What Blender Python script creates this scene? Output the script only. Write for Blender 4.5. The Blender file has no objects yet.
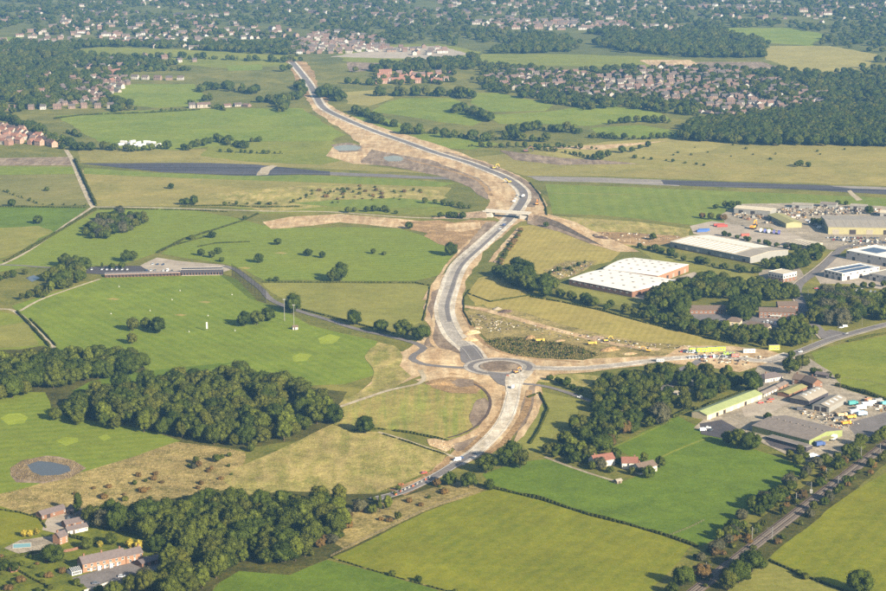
import bpy, math, random
import numpy as np
from mathutils import Vector, Matrix
rnd = random.Random(7)
scene = bpy.context.scene
COL = scene.collection
R = math.radians
# ------------------------------------------------------------------ camera
CAM_H, PITCH, FPX = 400.0, R(12.5), 2000.0
cam_d = bpy.data.cameras.new('camera'); cam = bpy.data.objects.new('camera', cam_d); COL.objects.link(cam)
cam.location = (0, 0, CAM_H); cam.rotation_euler = (R(90) - PITCH, 0, 0)
cam_d.sensor_width = 36.0; cam_d.lens = FPX * 36.0 / 886.0
cam_d.clip_start = 1.0; cam_d.clip_end = 60000.0
scene.camera = cam
# ------------------------------------------------------------------ sky, sun, exposure
SUN_EL, SUN_AZ = R(24), R(140)      # azimuth clockwise from +Y: the sun stands behind the camera, to its right
w = bpy.data.worlds.new('World'); scene.world = w; w.use_nodes = True
nt = w.node_tree; nt.nodes.clear()
sky = nt.nodes.new('ShaderNodeTexSky'); sky.sky_type = 'NISHITA'; sky.sun_disc = False
sky.sun_elevation = SUN_EL; sky.sun_rotation = SUN_AZ; sky.air_density = 1.0; sky.dust_density = 1.6; sky.ozone_density = 1.0
bg = nt.nodes.new('ShaderNodeBackground'); bg.inputs['Strength'].default_value = 0.06
wo = nt.nodes.new('ShaderNodeOutputWorld')
nt.links.new(sky.outputs[0], bg.inputs[0]); nt.links.new(bg.outputs[0], wo.inputs[0])
sd = bpy.data.lights.new('sun', 'SUN'); sd.energy = 5.0; sd.angle = R(0.5); sd.color = (1.0, 0.89, 0.70)
sun = bpy.data.objects.new('sun', sd); COL.objects.link(sun)
sdir = Vector((math.sin(SUN_AZ) * math.cos(SUN_EL), math.cos(SUN_AZ) * math.cos(SUN_EL), math.sin(SUN_EL)))
sun.rotation_euler = (-sdir).to_track_quat('-Z', 'Y').to_euler(); sun.location = (300, -200, 700)
vs = scene.view_settings
vs.view_transform = 'Standard'; vs.look = 'None'; vs.exposure = 1.68; vs.gamma = 1.0; vs.use_curve_mapping = False
cy = scene.cycles
cy.use_denoising = False
try: cy.denoiser = 'OPENIMAGEDENOISE'; cy.denoising_input_passes = 'RGB_ALBEDO_NORMAL'
except Exception: pass
cy.max_bounces = 5; cy.diffuse_bounces = 2; cy.glossy_bounces = 2; cy.transmission_bounces = 2; cy.volume_bounces = 1
cy.transparent_max_bounces = 8; cy.use_adaptive_sampling = True; cy.adaptive_threshold = 0.01
cy.caustics_reflective = False; cy.caustics_refractive = False

# ------------------------------------------------------------------ helpers
def G(px, py, z=0.0):
    """point on the ground (height z) seen at photo position px, py"""
    x = (px - 443.0) / FPX; y = (295.5 - py) / FPX
    dy = math.cos(PITCH) + y * math.sin(PITCH); dz = -math.sin(PITCH) + y * math.cos(PITCH)
    t = (z - CAM_H) / dz
    return Vector((x * t, dy * t, z))
def mpp(px, py):
    """metres per photo pixel across the view at that ground point"""
    p = G(px, py); return math.sqrt(p.y * p.y + CAM_H ** 2) / FPX
def lin(c): return tuple(((v / 255.0) / 12.92 if v <= 10 else (((v / 255.0) + 0.055) / 1.055) ** 2.4) for v in c)
def tag(o, label=None, cat=None, group=None, kind=None):
    if label: o['label'] = label
    if cat: o['category'] = cat
    if group: o['group'] = group
    if kind: o['kind'] = kind
    return o
def empty(name, loc, rz=0.0, parent=None):
    o = bpy.data.objects.new(name, None); COL.objects.link(o); o.location = loc; o.rotation_euler = (0, 0, rz); o.parent = parent
    o.empty_display_size = 1.0
    return o
def link(name, me, parent=None, loc=None, rz=None, sc=None):
    o = bpy.data.objects.new(name, me); COL.objects.link(o)
    if parent: o.parent = parent
    if loc is not None: o.location = loc
    if rz is not None: o.rotation_euler = (0, 0, rz)
    if sc is not None: o.scale = sc if hasattr(sc, '__len__') else (sc, sc, sc)
    return o
def mesh_np(name, V, Q, mats, smooth=False, tri=None):
    """mesh from numpy quads (and triangles)"""
    me = bpy.data.meshes.new(name)
    nq = 0 if Q is None else len(Q); ntr = 0 if tri is None else len(tri)
    me.vertices.add(len(V)); me.vertices.foreach_set('co', np.asarray(V, dtype=np.float32).ravel())
    idx = []; st = []; tot = []
    if nq: idx.append(np.asarray(Q, dtype=np.int32).ravel()); st.append(np.arange(nq) * 4); tot.append(np.full(nq, 4))
    if ntr: idx.append(np.asarray(tri, dtype=np.int32).ravel()); st.append(nq * 4 + np.arange(ntr) * 3); tot.append(np.full(ntr, 3))
    idx = np.concatenate(idx)
    me.loops.add(len(idx)); me.loops.foreach_set('vertex_index', idx)
    me.polygons.add(nq + ntr)
    me.polygons.foreach_set('loop_start', np.concatenate(st).astype(np.int32))
    try: me.polygons.foreach_set('loop_total', np.concatenate(tot).astype(np.int32))
    except Exception: pass
    for m in (mats if isinstance(mats, (list, tuple)) else [mats]): me.materials.append(m)
    if smooth: me.polygons.foreach_set('use_smooth', np.ones(nq + ntr, dtype=bool))
    me.update(calc_edges=True)
    return me
class MB:
    """collects shapes for ONE mesh"""
    def __init__(s): s.v = []; s.f = []; s.m = []
    def face(s, pts, m=0):
        n = len(s.v); s.v += [tuple(p) for p in pts]; s.f.append(list(range(n, n + len(pts)))); s.m.append(m); return s
    def hexa(s, p, m=0):      # 8 points: bottom ring then top ring
        n = len(s.v); s.v += [tuple(q) for q in p]
        for f in ((3, 2, 1, 0), (4, 5, 6, 7), (0, 1, 5, 4), (1, 2, 6, 5), (2, 3, 7, 6), (3, 0, 4, 7)):
            s.f.append([n + i for i in f]); s.m.append(m)
        return s
    def box(s, x0, x1, y0, y1, z0, z1, m=0, tx=0, ty=0):   # tx, ty: taper of the top
        return s.hexa([(x0, y0, z0), (x1, y0, z0), (x1, y1, z0), (x0, y1, z0),
                       (x0 + tx, y0 + ty, z1), (x1 - tx, y0 + ty, z1), (x1 - tx, y1 - ty, z1), (x0 + tx, y1 - ty, z1)], m)
    def prism(s, prof, a, b, axis='x', m=0):
        """profile (u,z) extruded along axis from a to b"""
        n = len(s.v); k = len(prof)
        for t in (a, b):
            for u, z in prof: s.v.append((t, u, z) if axis == 'x' else (u, t, z))
        for i in range(k):
            j = (i + 1) % k; q = [n + i, n + j, n + k + j, n + k + i]
            s.f.append(q if axis == 'y' else q[::-1]); s.m.append(m)
        e0 = [n + i for i in range(k)]; e1 = [n + k + i for i in range(k)]
        s.f.append(e0 if axis == 'x' else e0[::-1]); s.m.append(m)
        s.f.append(e1[::-1] if axis == 'x' else e1); s.m.append(m)
        return s
    def tube(s, p, q, r0, r1=None, n=7, m=0):
        p = Vector(p); q = Vector(q); r1 = r0 if r1 is None else r1
        d = (q - p).normalized(); a = d.orthogonal().normalized(); b = d.cross(a); k = len(s.v)
        for c, r in ((p, r0), (q, r1)):
            for i in range(n):
                t = 2 * math.pi * i / n; s.v.append(tuple(c + a * (math.cos(t) * r) + b * (math.sin(t) * r)))
        for i in range(n):
            j = (i + 1) % n; s.f.append([k + i, k + j, k + n + j, k + n + i]); s.m.append(m)
        s.f.append([k + i for i in range(n)][::-1]); s.m.append(m)
        s.f.append([k + n + i for i in range(n)]); s.m.append(m)
        return s
    def bar(s, p, q, wd, ht, m=0):
        p = Vector(p); q = Vector(q); d = (q - p).normalized(); u = Vector((0, 0, 1)) if abs(d.z) < .95 else Vector((1, 0, 0))
        a = d.cross(u).normalized() * wd / 2; b = a.cross(d).normalized() * ht / 2
        return s.hexa([p - a - b, p + a - b, q + a - b, q - a - b, p - a + b, p + a + b, q + a + b, q - a + b], m)
    def mesh(s, name, mats, smooth=False):
        me = bpy.data.meshes.new(name); me.from_pydata(s.v, [], s.f)
        for m in (mats if isinstance(mats, (list, tuple)) else [mats]): me.materials.append(m)
        me.polygons.foreach_set('material_index', np.array(s.m, dtype=np.int32))
        if smooth: me.polygons.foreach_set('use_smooth', np.ones(len(s.f), dtype=bool))
        me.update(); return me
    def build(s, name, mats, parent=None, loc=None, rz=None, smooth=False): return link(name, s.mesh(name, mats, smooth), parent, loc, rz)

# ------------------------------------------------------------------ materials
def new_mat(name):
    m = bpy.data.materials.new(name); m.use_nodes = True; t = m.node_tree; t.nodes.clear()
    return m, t, t.nodes.new, t.links.new
def mixc(N, Lk, fac, a, b, mode='MIX'):
    n = N('ShaderNodeMix'); n.data_type = 'RGBA'; n.blend_type = mode
    for sock, v in ((n.inputs[0], fac), (n.inputs[6], a), (n.inputs[7], b)):
        if hasattr(v, 'is_output') and v.is_output: Lk(v, sock)
        elif isinstance(v, (int, float)): sock.default_value = v
        else: sock.default_value = (v[0], v[1], v[2], 1)
    return n.outputs[2]
def noise(N, Lk, vec, scale, detail=3, rough=0.55, dist=0.0):
    n = N('ShaderNodeTexNoise'); n.inputs['Scale'].default_value = scale; n.inputs['Detail'].default_value = detail
    n.inputs['Roughness'].default_value = rough; n.inputs['Distortion'].default_value = dist
    if vec is not None: Lk(vec, n.inputs['Vector'])
    return n.outputs['Fac']
def ramp(N, Lk, fac, lo, hi):
    n = N('ShaderNodeMapRange'); n.inputs[1].default_value = lo; n.inputs[2].default_value = hi; Lk(fac, n.inputs[0]); return n.outputs[0]
def rotmap(N, Lk, vec, rz, sx=1, sy=1):
    n = N('ShaderNodeMapping'); n.inputs['Rotation'].default_value = (0, 0, rz); n.inputs['Scale'].default_value = (sx, sy, 1); Lk(vec, n.inputs['Vector']); return n.outputs[0]
KALB = 0.54
def alb(c, k=None):
    k = KALB if k is None else k
    return tuple(min(0.9, v * k) for v in lin(c))
def ground_mat(name, c, c2=None, c3=None, big=0.006, mid=0.035, fine=0.32, stripes=None, bump=0.0, streak=None, patch=(0.52, 0.68), amount=.5, speck=0.35, rough=0.95):
    """c main colour, c2 blotches, c3 fine flecks (photo-like sRGB); noise laid out in world metres"""
    m, t, N, Lk = new_mat(name)
    geo = N('ShaderNodeNewGeometry'); pos = geo.outputs['Position']
    A = alb(c); B = alb(c2 or [v * .86 for v in c]); Cc = alb(c3 or [v * 1.15 for v in c])
    if c[1] > c[0] or c[2] < c[0] * .62:      # grass: sunburnt late-summer tint, and livelier blotches
        wr = (1.30, 1.07, .60) if c[1] > c[0] else (1.03, 1.0, .88)
        A, B, Cc = [tuple(x * y for x, y in zip(v, wr)) for v in (A, B, Cc)]
        B = tuple(b - (a - b) * .9 if a > b else b for a, b in zip(A, B))
    col = mixc(N, Lk, ramp(N, Lk, noise(N, Lk, pos, big, 4, .6, .4), .35, .65), A, tuple(.5 * (a + b) for a, b in zip(A, B)))
    col = mixc(N, Lk, ramp(N, Lk, noise(N, Lk, pos, mid, 5, .62, .6), patch[0] - .14, patch[1] + .05), col, B)
    if streak is not None:
        sv = rotmap(N, Lk, pos, streak[0], streak[1], streak[2])
        col = mixc(N, Lk, ramp(N, Lk, noise(N, Lk, sv, 1.0, 3, .5, .3), .42, .68), col, Cc)
    f = noise(N, Lk, pos, fine, 4, .7)
    mm = N('ShaderNodeMath'); mm.operation = 'MULTIPLY'; Lk(ramp(N, Lk, f, .42, .75), mm.inputs[0]); mm.inputs[1].default_value = speck * 1.6
    col = mixc(N, Lk, mm.outputs[0], col, Cc)
    if stripes is not None:     # mowing or drill lines: (angle, metres per pair, strength)
        sv = rotmap(N, Lk, pos, stripes[0])
        wv = N('ShaderNodeTexWave'); wv.inputs['Scale'].default_value = 0.314 / stripes[1]; wv.inputs['Distortion'].default_value = 1.2
        wv.inputs['Detail'].default_value = 2; wv.inputs['Detail Scale'].default_value = .25; Lk(sv, wv.inputs['Vector'])
        mm = N('ShaderNodeMath'); mm.operation = 'MULTIPLY'; Lk(wv.outputs['Fac'], mm.inputs[0]); mm.inputs[1].default_value = stripes[2]
        col = mixc(N, Lk, mm.outputs[0], col, Cc)
    for sc_, am in ((.016, .5), (.09, .6), (.7, .8)):      # uneven growth and wear
        v_ = N('ShaderNodeMapRange'); Lk(noise(N, Lk, pos, sc_, 5, .7, .5), v_.inputs[0]); v_.inputs[1].default_value = .3; v_.inputs[2].default_value = .7
        v_.inputs[3].default_value = 1 - am * amount * .5; v_.inputs[4].default_value = 1 + am * amount * .5
        col = mixc(N, Lk, 1.0, col, v_.outputs[0], 'MULTIPLY')
    b = N('ShaderNodeBsdfPrincipled'); Lk(col, b.inputs['Base Color']); b.inputs['Roughness'].default_value = rough
    b.inputs['Specular IOR Level'].default_value = 0.1
    if bump:
        bn = N('ShaderNodeBump'); bn.inputs['Strength'].default_value = 1.0; bn.inputs['Distance'].default_value = bump
        Lk(noise(N, Lk, pos, .28, 5, .7), bn.inputs['Height']); Lk(bn.outputs[0], b.inputs['Normal'])
    o = N('ShaderNodeOutputMaterial'); Lk(b.outputs[0], o.inputs[0])
    return m
def plain(name, c, rough=0.7, var=0.12, scale=0.6, metal=0.0, spec=0.3, streaks=0.0, k=None):
    """painted or built surface with some grime in object space"""
    m, t, N, Lk = new_mat(name)
    tc = N('ShaderNodeTexCoord'); A = alb(c, k); B = tuple(v * (1 - 2 * var) for v in A)
    col = mixc(N, Lk, ramp(N, Lk, noise(N, Lk, tc.outputs['Object'], scale, 5, .65), .4, .72), A, B)
    if streaks:
        sv = rotmap(N, Lk, tc.outputs['Object'], 0, 1.2, .06)
        col = mixc(N, Lk, ramp(N, Lk, noise(N, Lk, sv, 1.0, 3, .5), .5, .75), col, tuple(v * (1 - streaks) for v in A))
    b = N('ShaderNodeBsdfPrincipled'); Lk(col, b.inputs['Base Color']); b.inputs['Roughness'].default_value = rough
    b.inputs['Metallic'].default_value = metal; b.inputs['Specular IOR Level'].default_value = spec
    o = N('ShaderNodeOutputMaterial'); Lk(b.outputs[0], o.inputs[0]); return m
def by_object(name, rough=0.35, spec=.5):
    """paint that takes the object's own colour"""
    m, t, N, Lk = new_mat(name)
    oi = N('ShaderNodeObjectInfo'); b = N('ShaderNodeBsdfPrincipled'); Lk(oi.outputs['Color'], b.inputs['Base Color'])
    b.inputs['Roughness'].default_value = rough; b.inputs['Specular IOR Level'].default_value = spec
    o = N('ShaderNodeOutputMaterial'); Lk(b.outputs[0], o.inputs[0]); return m
def by_random(name, cols, rough=.85, k=None):
    m, t, N, Lk = new_mat(name)
    oi = N('ShaderNodeObjectInfo'); cr = N('ShaderNodeValToRGB'); cr.color_ramp.interpolation = 'CONSTANT'
    el = cr.color_ramp.elements
    while len(el) < len(cols): el.new(.5)
    for i, c in enumerate(cols): el[i].position = i / len(cols); el[i].color = (*alb(c, k), 1)
    Lk(oi.outputs['Random'], cr.inputs[0])
    geo = N('ShaderNodeNewGeometry'); 
    col = mixc(N, Lk, ramp(N, Lk, noise(N, Lk, geo.outputs['Position'], .5, 3), .4, .8), cr.outputs[0], tuple(.6 * v for v in alb(cols[0], k)))
    b = N('ShaderNodeBsdfPrincipled'); Lk(col, b.inputs['Base Color']); b.inputs['Roughness'].default_value = rough; b.inputs['Specular IOR Level'].default_value = .2
    o = N('ShaderNodeOutputMaterial'); Lk(b.outputs[0], o.inputs[0]); return m
def leaf_mat(name, a, b2, c, tr=.12):
    """foliage: tints differ from tree to tree and from leaf clump to leaf clump"""
    m, t, N, Lk = new_mat(name)
    oi = N('ShaderNodeObjectInfo'); geo = N('ShaderNodeNewGeometry')
    col = mixc(N, Lk, oi.outputs['Random'], tuple(v * .66 for v in a), tuple(v * f for v, f in zip(b2, (1.6, 1.42, 1.2))))
    mm = N('ShaderNodeMath'); mm.operation = 'POWER'; Lk(geo.outputs['Random Per Island'], mm.inputs[0]); mm.inputs[1].default_value = 2.2
    col = mixc(N, Lk, mm.outputs[0], col, c)
    d = N('ShaderNodeBsdfDiffuse'); Lk(col, d.inputs[0]); tl = N('ShaderNodeBsdfTranslucent'); Lk(col, tl.inputs[0])
    mx = N('ShaderNodeMixShader'); mx.inputs[0].default_value = tr; Lk(d.outputs[0], mx.inputs[1]); Lk(tl.outputs[0], mx.inputs[2])
    o = N('ShaderNodeOutputMaterial'); Lk(mx.outputs[0], o.inputs[0]); return m
def glass_mat(name, c=(.02, .03, .04)):
    m, t, N, Lk = new_mat(name); b = N('ShaderNodeBsdfPrincipled'); b.inputs['Base Color'].default_value = (*c, 1)
    b.inputs['Roughness'].default_value = .12; b.inputs['Specular IOR Level'].default_value = .6
    o = N('ShaderNodeOutputMaterial'); Lk(b.outputs[0], o.inputs[0]); return m
M = {}
# ------------------------------------------------------------------ the materials of this place
M['base'] = ground_mat('rough_land', (122, 128, 74), (96, 108, 56), (150, 144, 92), big=.004, mid=.02)
M['far_base'] = ground_mat('far_land', (104, 114, 72), (84, 98, 58), (132, 132, 90), big=.002, mid=.012)
M['pasture'] = ground_mat('pasture', (118, 130, 44), (106, 122, 38), (134, 140, 54), bump=.12, big=.004, mid=.022, fine=.22, stripes=(R(28), 9, .2))
M['pasture_deep'] = ground_mat('deep_green_pasture', (96, 126, 42), (86, 116, 36), (112, 134, 50), bump=.10, big=.006, mid=.03, fine=.3)
M['pasture_pale'] = ground_mat('pale_pasture', (120, 138, 58), (106, 128, 50), (138, 146, 70), bump=.10, mid=.02, stripes=(R(60), 8, .12))
M['mown'] = ground_mat('mown_range', (110, 136, 50), (100, 128, 44), (128, 146, 64), mid=.02, stripes=(R(-32), 10, .26), bump=.04)
M['fairway'] = ground_mat('fairway', (114, 138, 54), (102, 128, 48), (132, 146, 70), mid=.016, stripes=(R(75), 11, .26), bump=.05)
M['golf_green'] = ground_mat('golf_green', (136, 160, 64), (126, 152, 58), (146, 166, 74), stripes=(R(20), 3, .4))
M['meadow'] = ground_mat('meadow', (144, 142, 68), (132, 134, 60), (158, 150, 84), mid=.02, stripes=(R(78), 7, .25), bump=.08)
M['stubble'] = ground_mat('cut_hay', (168, 152, 82), (156, 144, 74), (182, 166, 100), mid=.03, stripes=(R(12), 6, .35), bump=.1)
M['straw'] = ground_mat('straw_grass', (158, 148, 84), (138, 136, 68), (182, 166, 108), mid=.05, fine=.4, bump=.35, streak=(R(25), .12, .03), speck=.5, amount=1.0)
M['tussock'] = ground_mat('tussock_grass', (178, 158, 104), (148, 134, 82), (200, 178, 126), mid=.06, fine=.3, bump=.55, speck=.5, patch=(.48, .6), amount=1.0)
M['reedy'] = ground_mat('strip_grass', (162, 150, 86), (172, 152, 92), (138, 144, 66), mid=.05, bump=.3, streak=(R(80), .2, .012), speck=.4, amount=1.0)
M['airfield'] = ground_mat('airfield_grass', (160, 148, 84), (142, 136, 72), (174, 160, 100), big=.003, mid=.014, fine=.2, bump=.1, stripes=(R(88), 14, .2))
M['airfield_green'] = ground_mat('airfield_green', (112, 134, 64), (104, 128, 58), (124, 142, 76), big=.003, mid=.012, stripes=(R(2), 16, .3))
M['arable'] = ground_mat('tan_green_crop', (138, 132, 74), (122, 122, 64), (150, 142, 88), stripes=(R(86), 12, .3), mid=.012)
M['far_field'] = ground_mat('far_pasture', (126, 138, 66), (112, 128, 58), (142, 148, 80), big=.004, mid=.01, fine=.1, bump=.1)
M['far_lush'] = ground_mat('far_lush_pasture', (122, 142, 62), (108, 132, 52), (136, 148, 76), big=.004, mid=.012, fine=.1, bump=.1)
M['far_straw'] = ground_mat('far_straw_field', (168, 158, 92), (156, 148, 84), (180, 166, 108), big=.004, mid=.01, fine=.1)
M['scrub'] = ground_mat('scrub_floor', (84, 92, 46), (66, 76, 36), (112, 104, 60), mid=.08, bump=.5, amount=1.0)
M['wood_floor'] = ground_mat('wood_floor', (66, 72, 38), (54, 60, 30), (84, 80, 48), mid=.1, bump=.3)
M['dirt'] = ground_mat('tan_earth', (200, 168, 124), (172, 138, 98), (220, 194, 152), mid=.05, fine=.3, bump=.25, streak=(R(20), .16, .02), speck=.4, amount=1.0)
M['dirt_brown'] = ground_mat('brown_topsoil', (142, 122, 102), (122, 102, 82), (168, 148, 124), mid=.06, fine=.3, bump=.3, streak=(R(-30), .15, .02), speck=.3, amount=1.0)
M['dirt_orange'] = ground_mat('orange_subsoil', (186, 154, 114), (158, 128, 92), (206, 178, 140), mid=.06, fine=.35, bump=.3, speck=.4, amount=1.0)
M['dirt_dark'] = ground_mat('dark_peaty_soil', (104, 84, 74), (82, 68, 58), (136, 116, 98), mid=.1, fine=.4, bump=.3, amount=1.0)
M['stone_pale'] = ground_mat('crushed_stone', (216, 202, 178), (194, 178, 152), (232, 222, 204), mid=.06, fine=.5, streak=(R(5), .3, .03), speck=.4, amount=1.0)
M['sub_base'] = ground_mat('grey_sub_base', (188, 178, 164), (168, 158, 144), (206, 198, 186), mid=.05, fine=.5, speck=.35, amount=1.0)
M['asphalt_new'] = ground_mat('new_asphalt', (136, 128, 124), (120, 114, 110), (164, 154, 146), mid=.06, fine=.6, speck=.3, rough=.8)
M['asphalt'] = ground_mat('old_asphalt', (136, 128, 124), (118, 112, 108), (156, 148, 142), mid=.06, fine=.6, speck=.3, rough=.85)
M['asphalt_dark'] = ground_mat('dark_asphalt', (92, 86, 88), (78, 74, 76), (116, 108, 106), mid=.05, fine=.6, speck=.3, rough=.85)
M['runway'] = ground_mat('runway_asphalt', (74, 72, 76), (64, 62, 66), (104, 100, 104), mid=.02, fine=.2, streak=(R(2), .003, .08), speck=.3)
M['runway_pale'] = ground_mat('worn_runway', (150, 142, 134), (128, 120, 114), (178, 168, 154), mid=.02, fine=.2, streak=(R(2), .003, .09), speck=.4)
M['concrete'] = ground_mat('yard_concrete', (192, 178, 158), (166, 152, 134), (210, 198, 182), mid=.06, fine=.5, speck=.3)
M['yard'] = ground_mat('farmyard_hardstanding', (176, 162, 140), (148, 136, 116), (196, 184, 162), mid=.06, fine=.5, speck=.4, amount=1.0)
M['track'] = ground_mat('farm_track', (186, 168, 138), (164, 150, 116), (204, 190, 164), mid=.08, fine=.5, streak=(R(0), .3, .05), speck=.4)
M['garden'] = ground_mat('garden_lawn', (112, 128, 48), (86, 104, 40), (136, 140, 62), mid=.1, fine=.5, bump=.2)
M['ballast'] = ground_mat('ballast', (126, 108, 94), (104, 88, 76), (150, 132, 116), mid=.2, fine=1.2, speck=.4, bump=.1)
M['sand'] = ground_mat('bunker_sand', (214, 192, 150), (200, 178, 138), (226, 206, 168))
M['white_line'] = plain('road_paint', (226, 222, 212), .7, .1, .4)
m, t, N, Lk = new_mat('pond_water'); b_ = N('ShaderNodeBsdfPrincipled'); b_.inputs['Base Color'].default_value = (.055, .052, .045, 1); b_.inputs['Roughness'].default_value = .3; b_.inputs['Specular IOR Level'].default_value = .25
bn = N('ShaderNodeBump'); bn.inputs['Distance'].default_value = .05; g_ = N('ShaderNodeNewGeometry'); Lk(noise(N, Lk, g_.outputs['Position'], .5, 3), bn.inputs['Height']); Lk(bn.outputs[0], b_.inputs['Normal'])
o_ = N('ShaderNodeOutputMaterial'); Lk(b_.outputs[0], o_.inputs[0]); M['water'] = m
M['silt'] = ground_mat('silty_water', (150, 146, 120), (136, 134, 108), (166, 160, 136), rough=.3)
M['pool'] = plain('pool_water', (138, 180, 172), .1, .05, .5, spec=.6)
# leaves: linear base colours
M['leaf_dark'] = leaf_mat('leaf_dark_green', (0.0168, 0.0280, 0.0049), (0.0237, 0.0350, 0.0056), (0.0524, 0.0673, 0.0114))
M['leaf_mid'] = leaf_mat('leaf_mid_green', (0.0237, 0.0366, 0.0056), (0.0329, 0.0428, 0.0070), (0.0708, 0.0817, 0.0145))
M['leaf_olive'] = leaf_mat('leaf_olive', (0.0294, 0.0381, 0.0070), (0.0391, 0.0451, 0.0077), (0.0830, 0.0880, 0.0178))
M['leaf_light'] = leaf_mat('leaf_light_green', (0.0342, 0.0522, 0.0077), (0.0461, 0.0599, 0.0084), (0.0927, 0.1068, 0.0178))
M['leaf_gold'] = leaf_mat('leaf_golden', (.15, .135, .02), (.20, .17, .025), (.27, .22, .04))
M['leaf_brown'] = leaf_mat('leaf_autumn', (0.060, 0.044, 0.016), (0.078, 0.053, 0.018), (0.111, 0.074, 0.032))
M['leaf_grey'] = leaf_mat('leaf_grey_green', (0.0339, 0.0369, 0.0194), (0.0429, 0.0450, 0.0255), (0.0745, 0.0712, 0.0426))
M['hedge'] = leaf_mat('hedge_leaf', (0.0224, 0.0319, 0.0049), (0.0294, 0.0381, 0.0070), (0.0653, 0.0691, 0.0145))
M['reed'] = leaf_mat('reed_blade', (.13, .10, .045), (.17, .135, .062), (.26, .20, .10))
M['sedge'] = leaf_mat('sedge_blade', (.060, .062, .020), (.080, .074, .026), (.13, .10, .045))
M['bark'] = plain('bark', (98, 84, 66), .95, .2, 2)
# buildings
M['brick'] = plain('red_brick', (142, 104, 82), .9, .14, 1.2)
M['brick_pink'] = plain('orange_brick', (170, 128, 100), .9, .12, 1.2)
M['slate'] = plain('slate_roof', (118, 106, 104), .8, .14, .7, streaks=.18)
M['tile_brown'] = plain('brown_roof_tiles', (122, 104, 90), .85, .14, .8, streaks=.15)
M['tile_red'] = plain('red_roof_tiles', (146, 98, 82), .85, .14, .8)
M['render'] = plain('white_render', (232, 222, 206), .85, .07, .5)
M['cream'] = plain('cream_render', (222, 204, 168), .85, .08, .5)
M['roof_white'] = plain('white_roof_sheet', (244, 238, 226), .6, .06, .12, streaks=.12, k=.6)
M['roof_cream'] = plain('cream_roof_sheet', (222, 208, 180), .7, .08, .15, streaks=.16)
M['roof_grey'] = plain('grey_roof_sheet', (172, 162, 146), .75, .10, .2, streaks=.2)
M['roof_fibre'] = plain('weathered_fibre_cement', (146, 134, 124), .9, .16, .3, streaks=.28)
M['roof_green'] = plain('pale_green_roof_sheet', (168, 178, 118), .75, .10, .2, streaks=.16)
M['roof_yellow'] = plain('lichen_yellow_roof', (170, 164, 108), .85, .12, .3, streaks=.16)
M['clad_green'] = plain('lime_green_cladding', (150, 160, 100), .7, .08, .3)
M['clad_grey'] = plain('grey_cladding', (158, 156, 150), .6, .08, .3, streaks=.1)
M['clad_dark'] = plain('dark_timber_cladding', (70, 66, 74), .8, .12, .4)
M['clad_yellow'] = plain('straw_yellow_cladding', (176, 168, 124), .7, .08, .3)
M['clad_white'] = plain('white_cladding', (230, 222, 210), .6, .07, .3)
M['clad_blue'] = plain('blue_steel', (60, 96, 166), .5, .1, .4)
M['rooflight'] = plain('rooflight_sheet', (236, 234, 224), .35, .05, .4, spec=.5)
M['solar'] = plain('solar_cell', (52, 54, 78), .25, .08, .5, spec=.6)
M['glass'] = glass_mat('window_glass')
M['frame_white'] = plain('white_frame', (238, 234, 226), .6, .05, .6)
M['door_dark'] = plain('dark_door', (62, 52, 50), .7, .1, .6)
M['concrete_wall'] = plain('cast_concrete', (214, 206, 192), .85, .09, .25, streaks=.12)
M['steel'] = plain('galvanised_steel', (168, 166, 160), .5, .08, .6, metal=.2)
M['dark_steel'] = plain('dark_steel', (70, 68, 66), .6, .1, .6)
M['rail'] = plain('rail_steel', (140, 118, 104), .4, .15, 1, metal=.5)
M['timber'] = plain('fence_timber', (140, 126, 104), .9, .12, 1)
M['sleeper'] = plain('concrete_sleeper', (158, 146, 132), .9, .1, 1)
M['tyre'] = plain('tyre_rubber', (36, 36, 36), .9, .1, 1)
M['paint'] = by_object('vehicle_paint', .3)
M['matte'] = by_object('matte_sheet', .75, .25)
M['house_wall'] = by_random('house_wall', [(170, 144, 128), (220, 214, 204), (156, 130, 116), (198, 188, 172), (166, 140, 124), (226, 222, 214), (152, 126, 112), (204, 196, 184)], k=.44)
M['house_roof'] = by_random('house_roof', [(134, 112, 102), (118, 108, 104), (142, 112, 100), (108, 104, 103), (148, 122, 110), (128, 114, 106)], k=.44)
M['estate_wall'] = by_random('estate_wall', [(176, 136, 118), (166, 124, 106), (188, 156, 136), (206, 196, 180)])
M['estate_roof'] = by_random('estate_roof', [(152, 110, 94), (124, 110, 106), (160, 114, 96), (138, 114, 102)])
m, t, N, Lk = new_mat('ball_net'); tr_ = N('ShaderNodeBsdfTransparent'); df_ = N('ShaderNodeBsdfDiffuse'); df_.inputs[0].default_value = (.03, .045, .04, 1)
mx_ = N('ShaderNodeMixShader'); mx_.inputs[0].default_value = .42; Lk(tr_.outputs[0], mx_.inputs[1]); Lk(df_.outputs[0], mx_.inputs[2]); o_ = N('ShaderNodeOutputMaterial'); Lk(mx_.outputs[0], o_.inputs[0]); M['net'] = m
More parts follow.
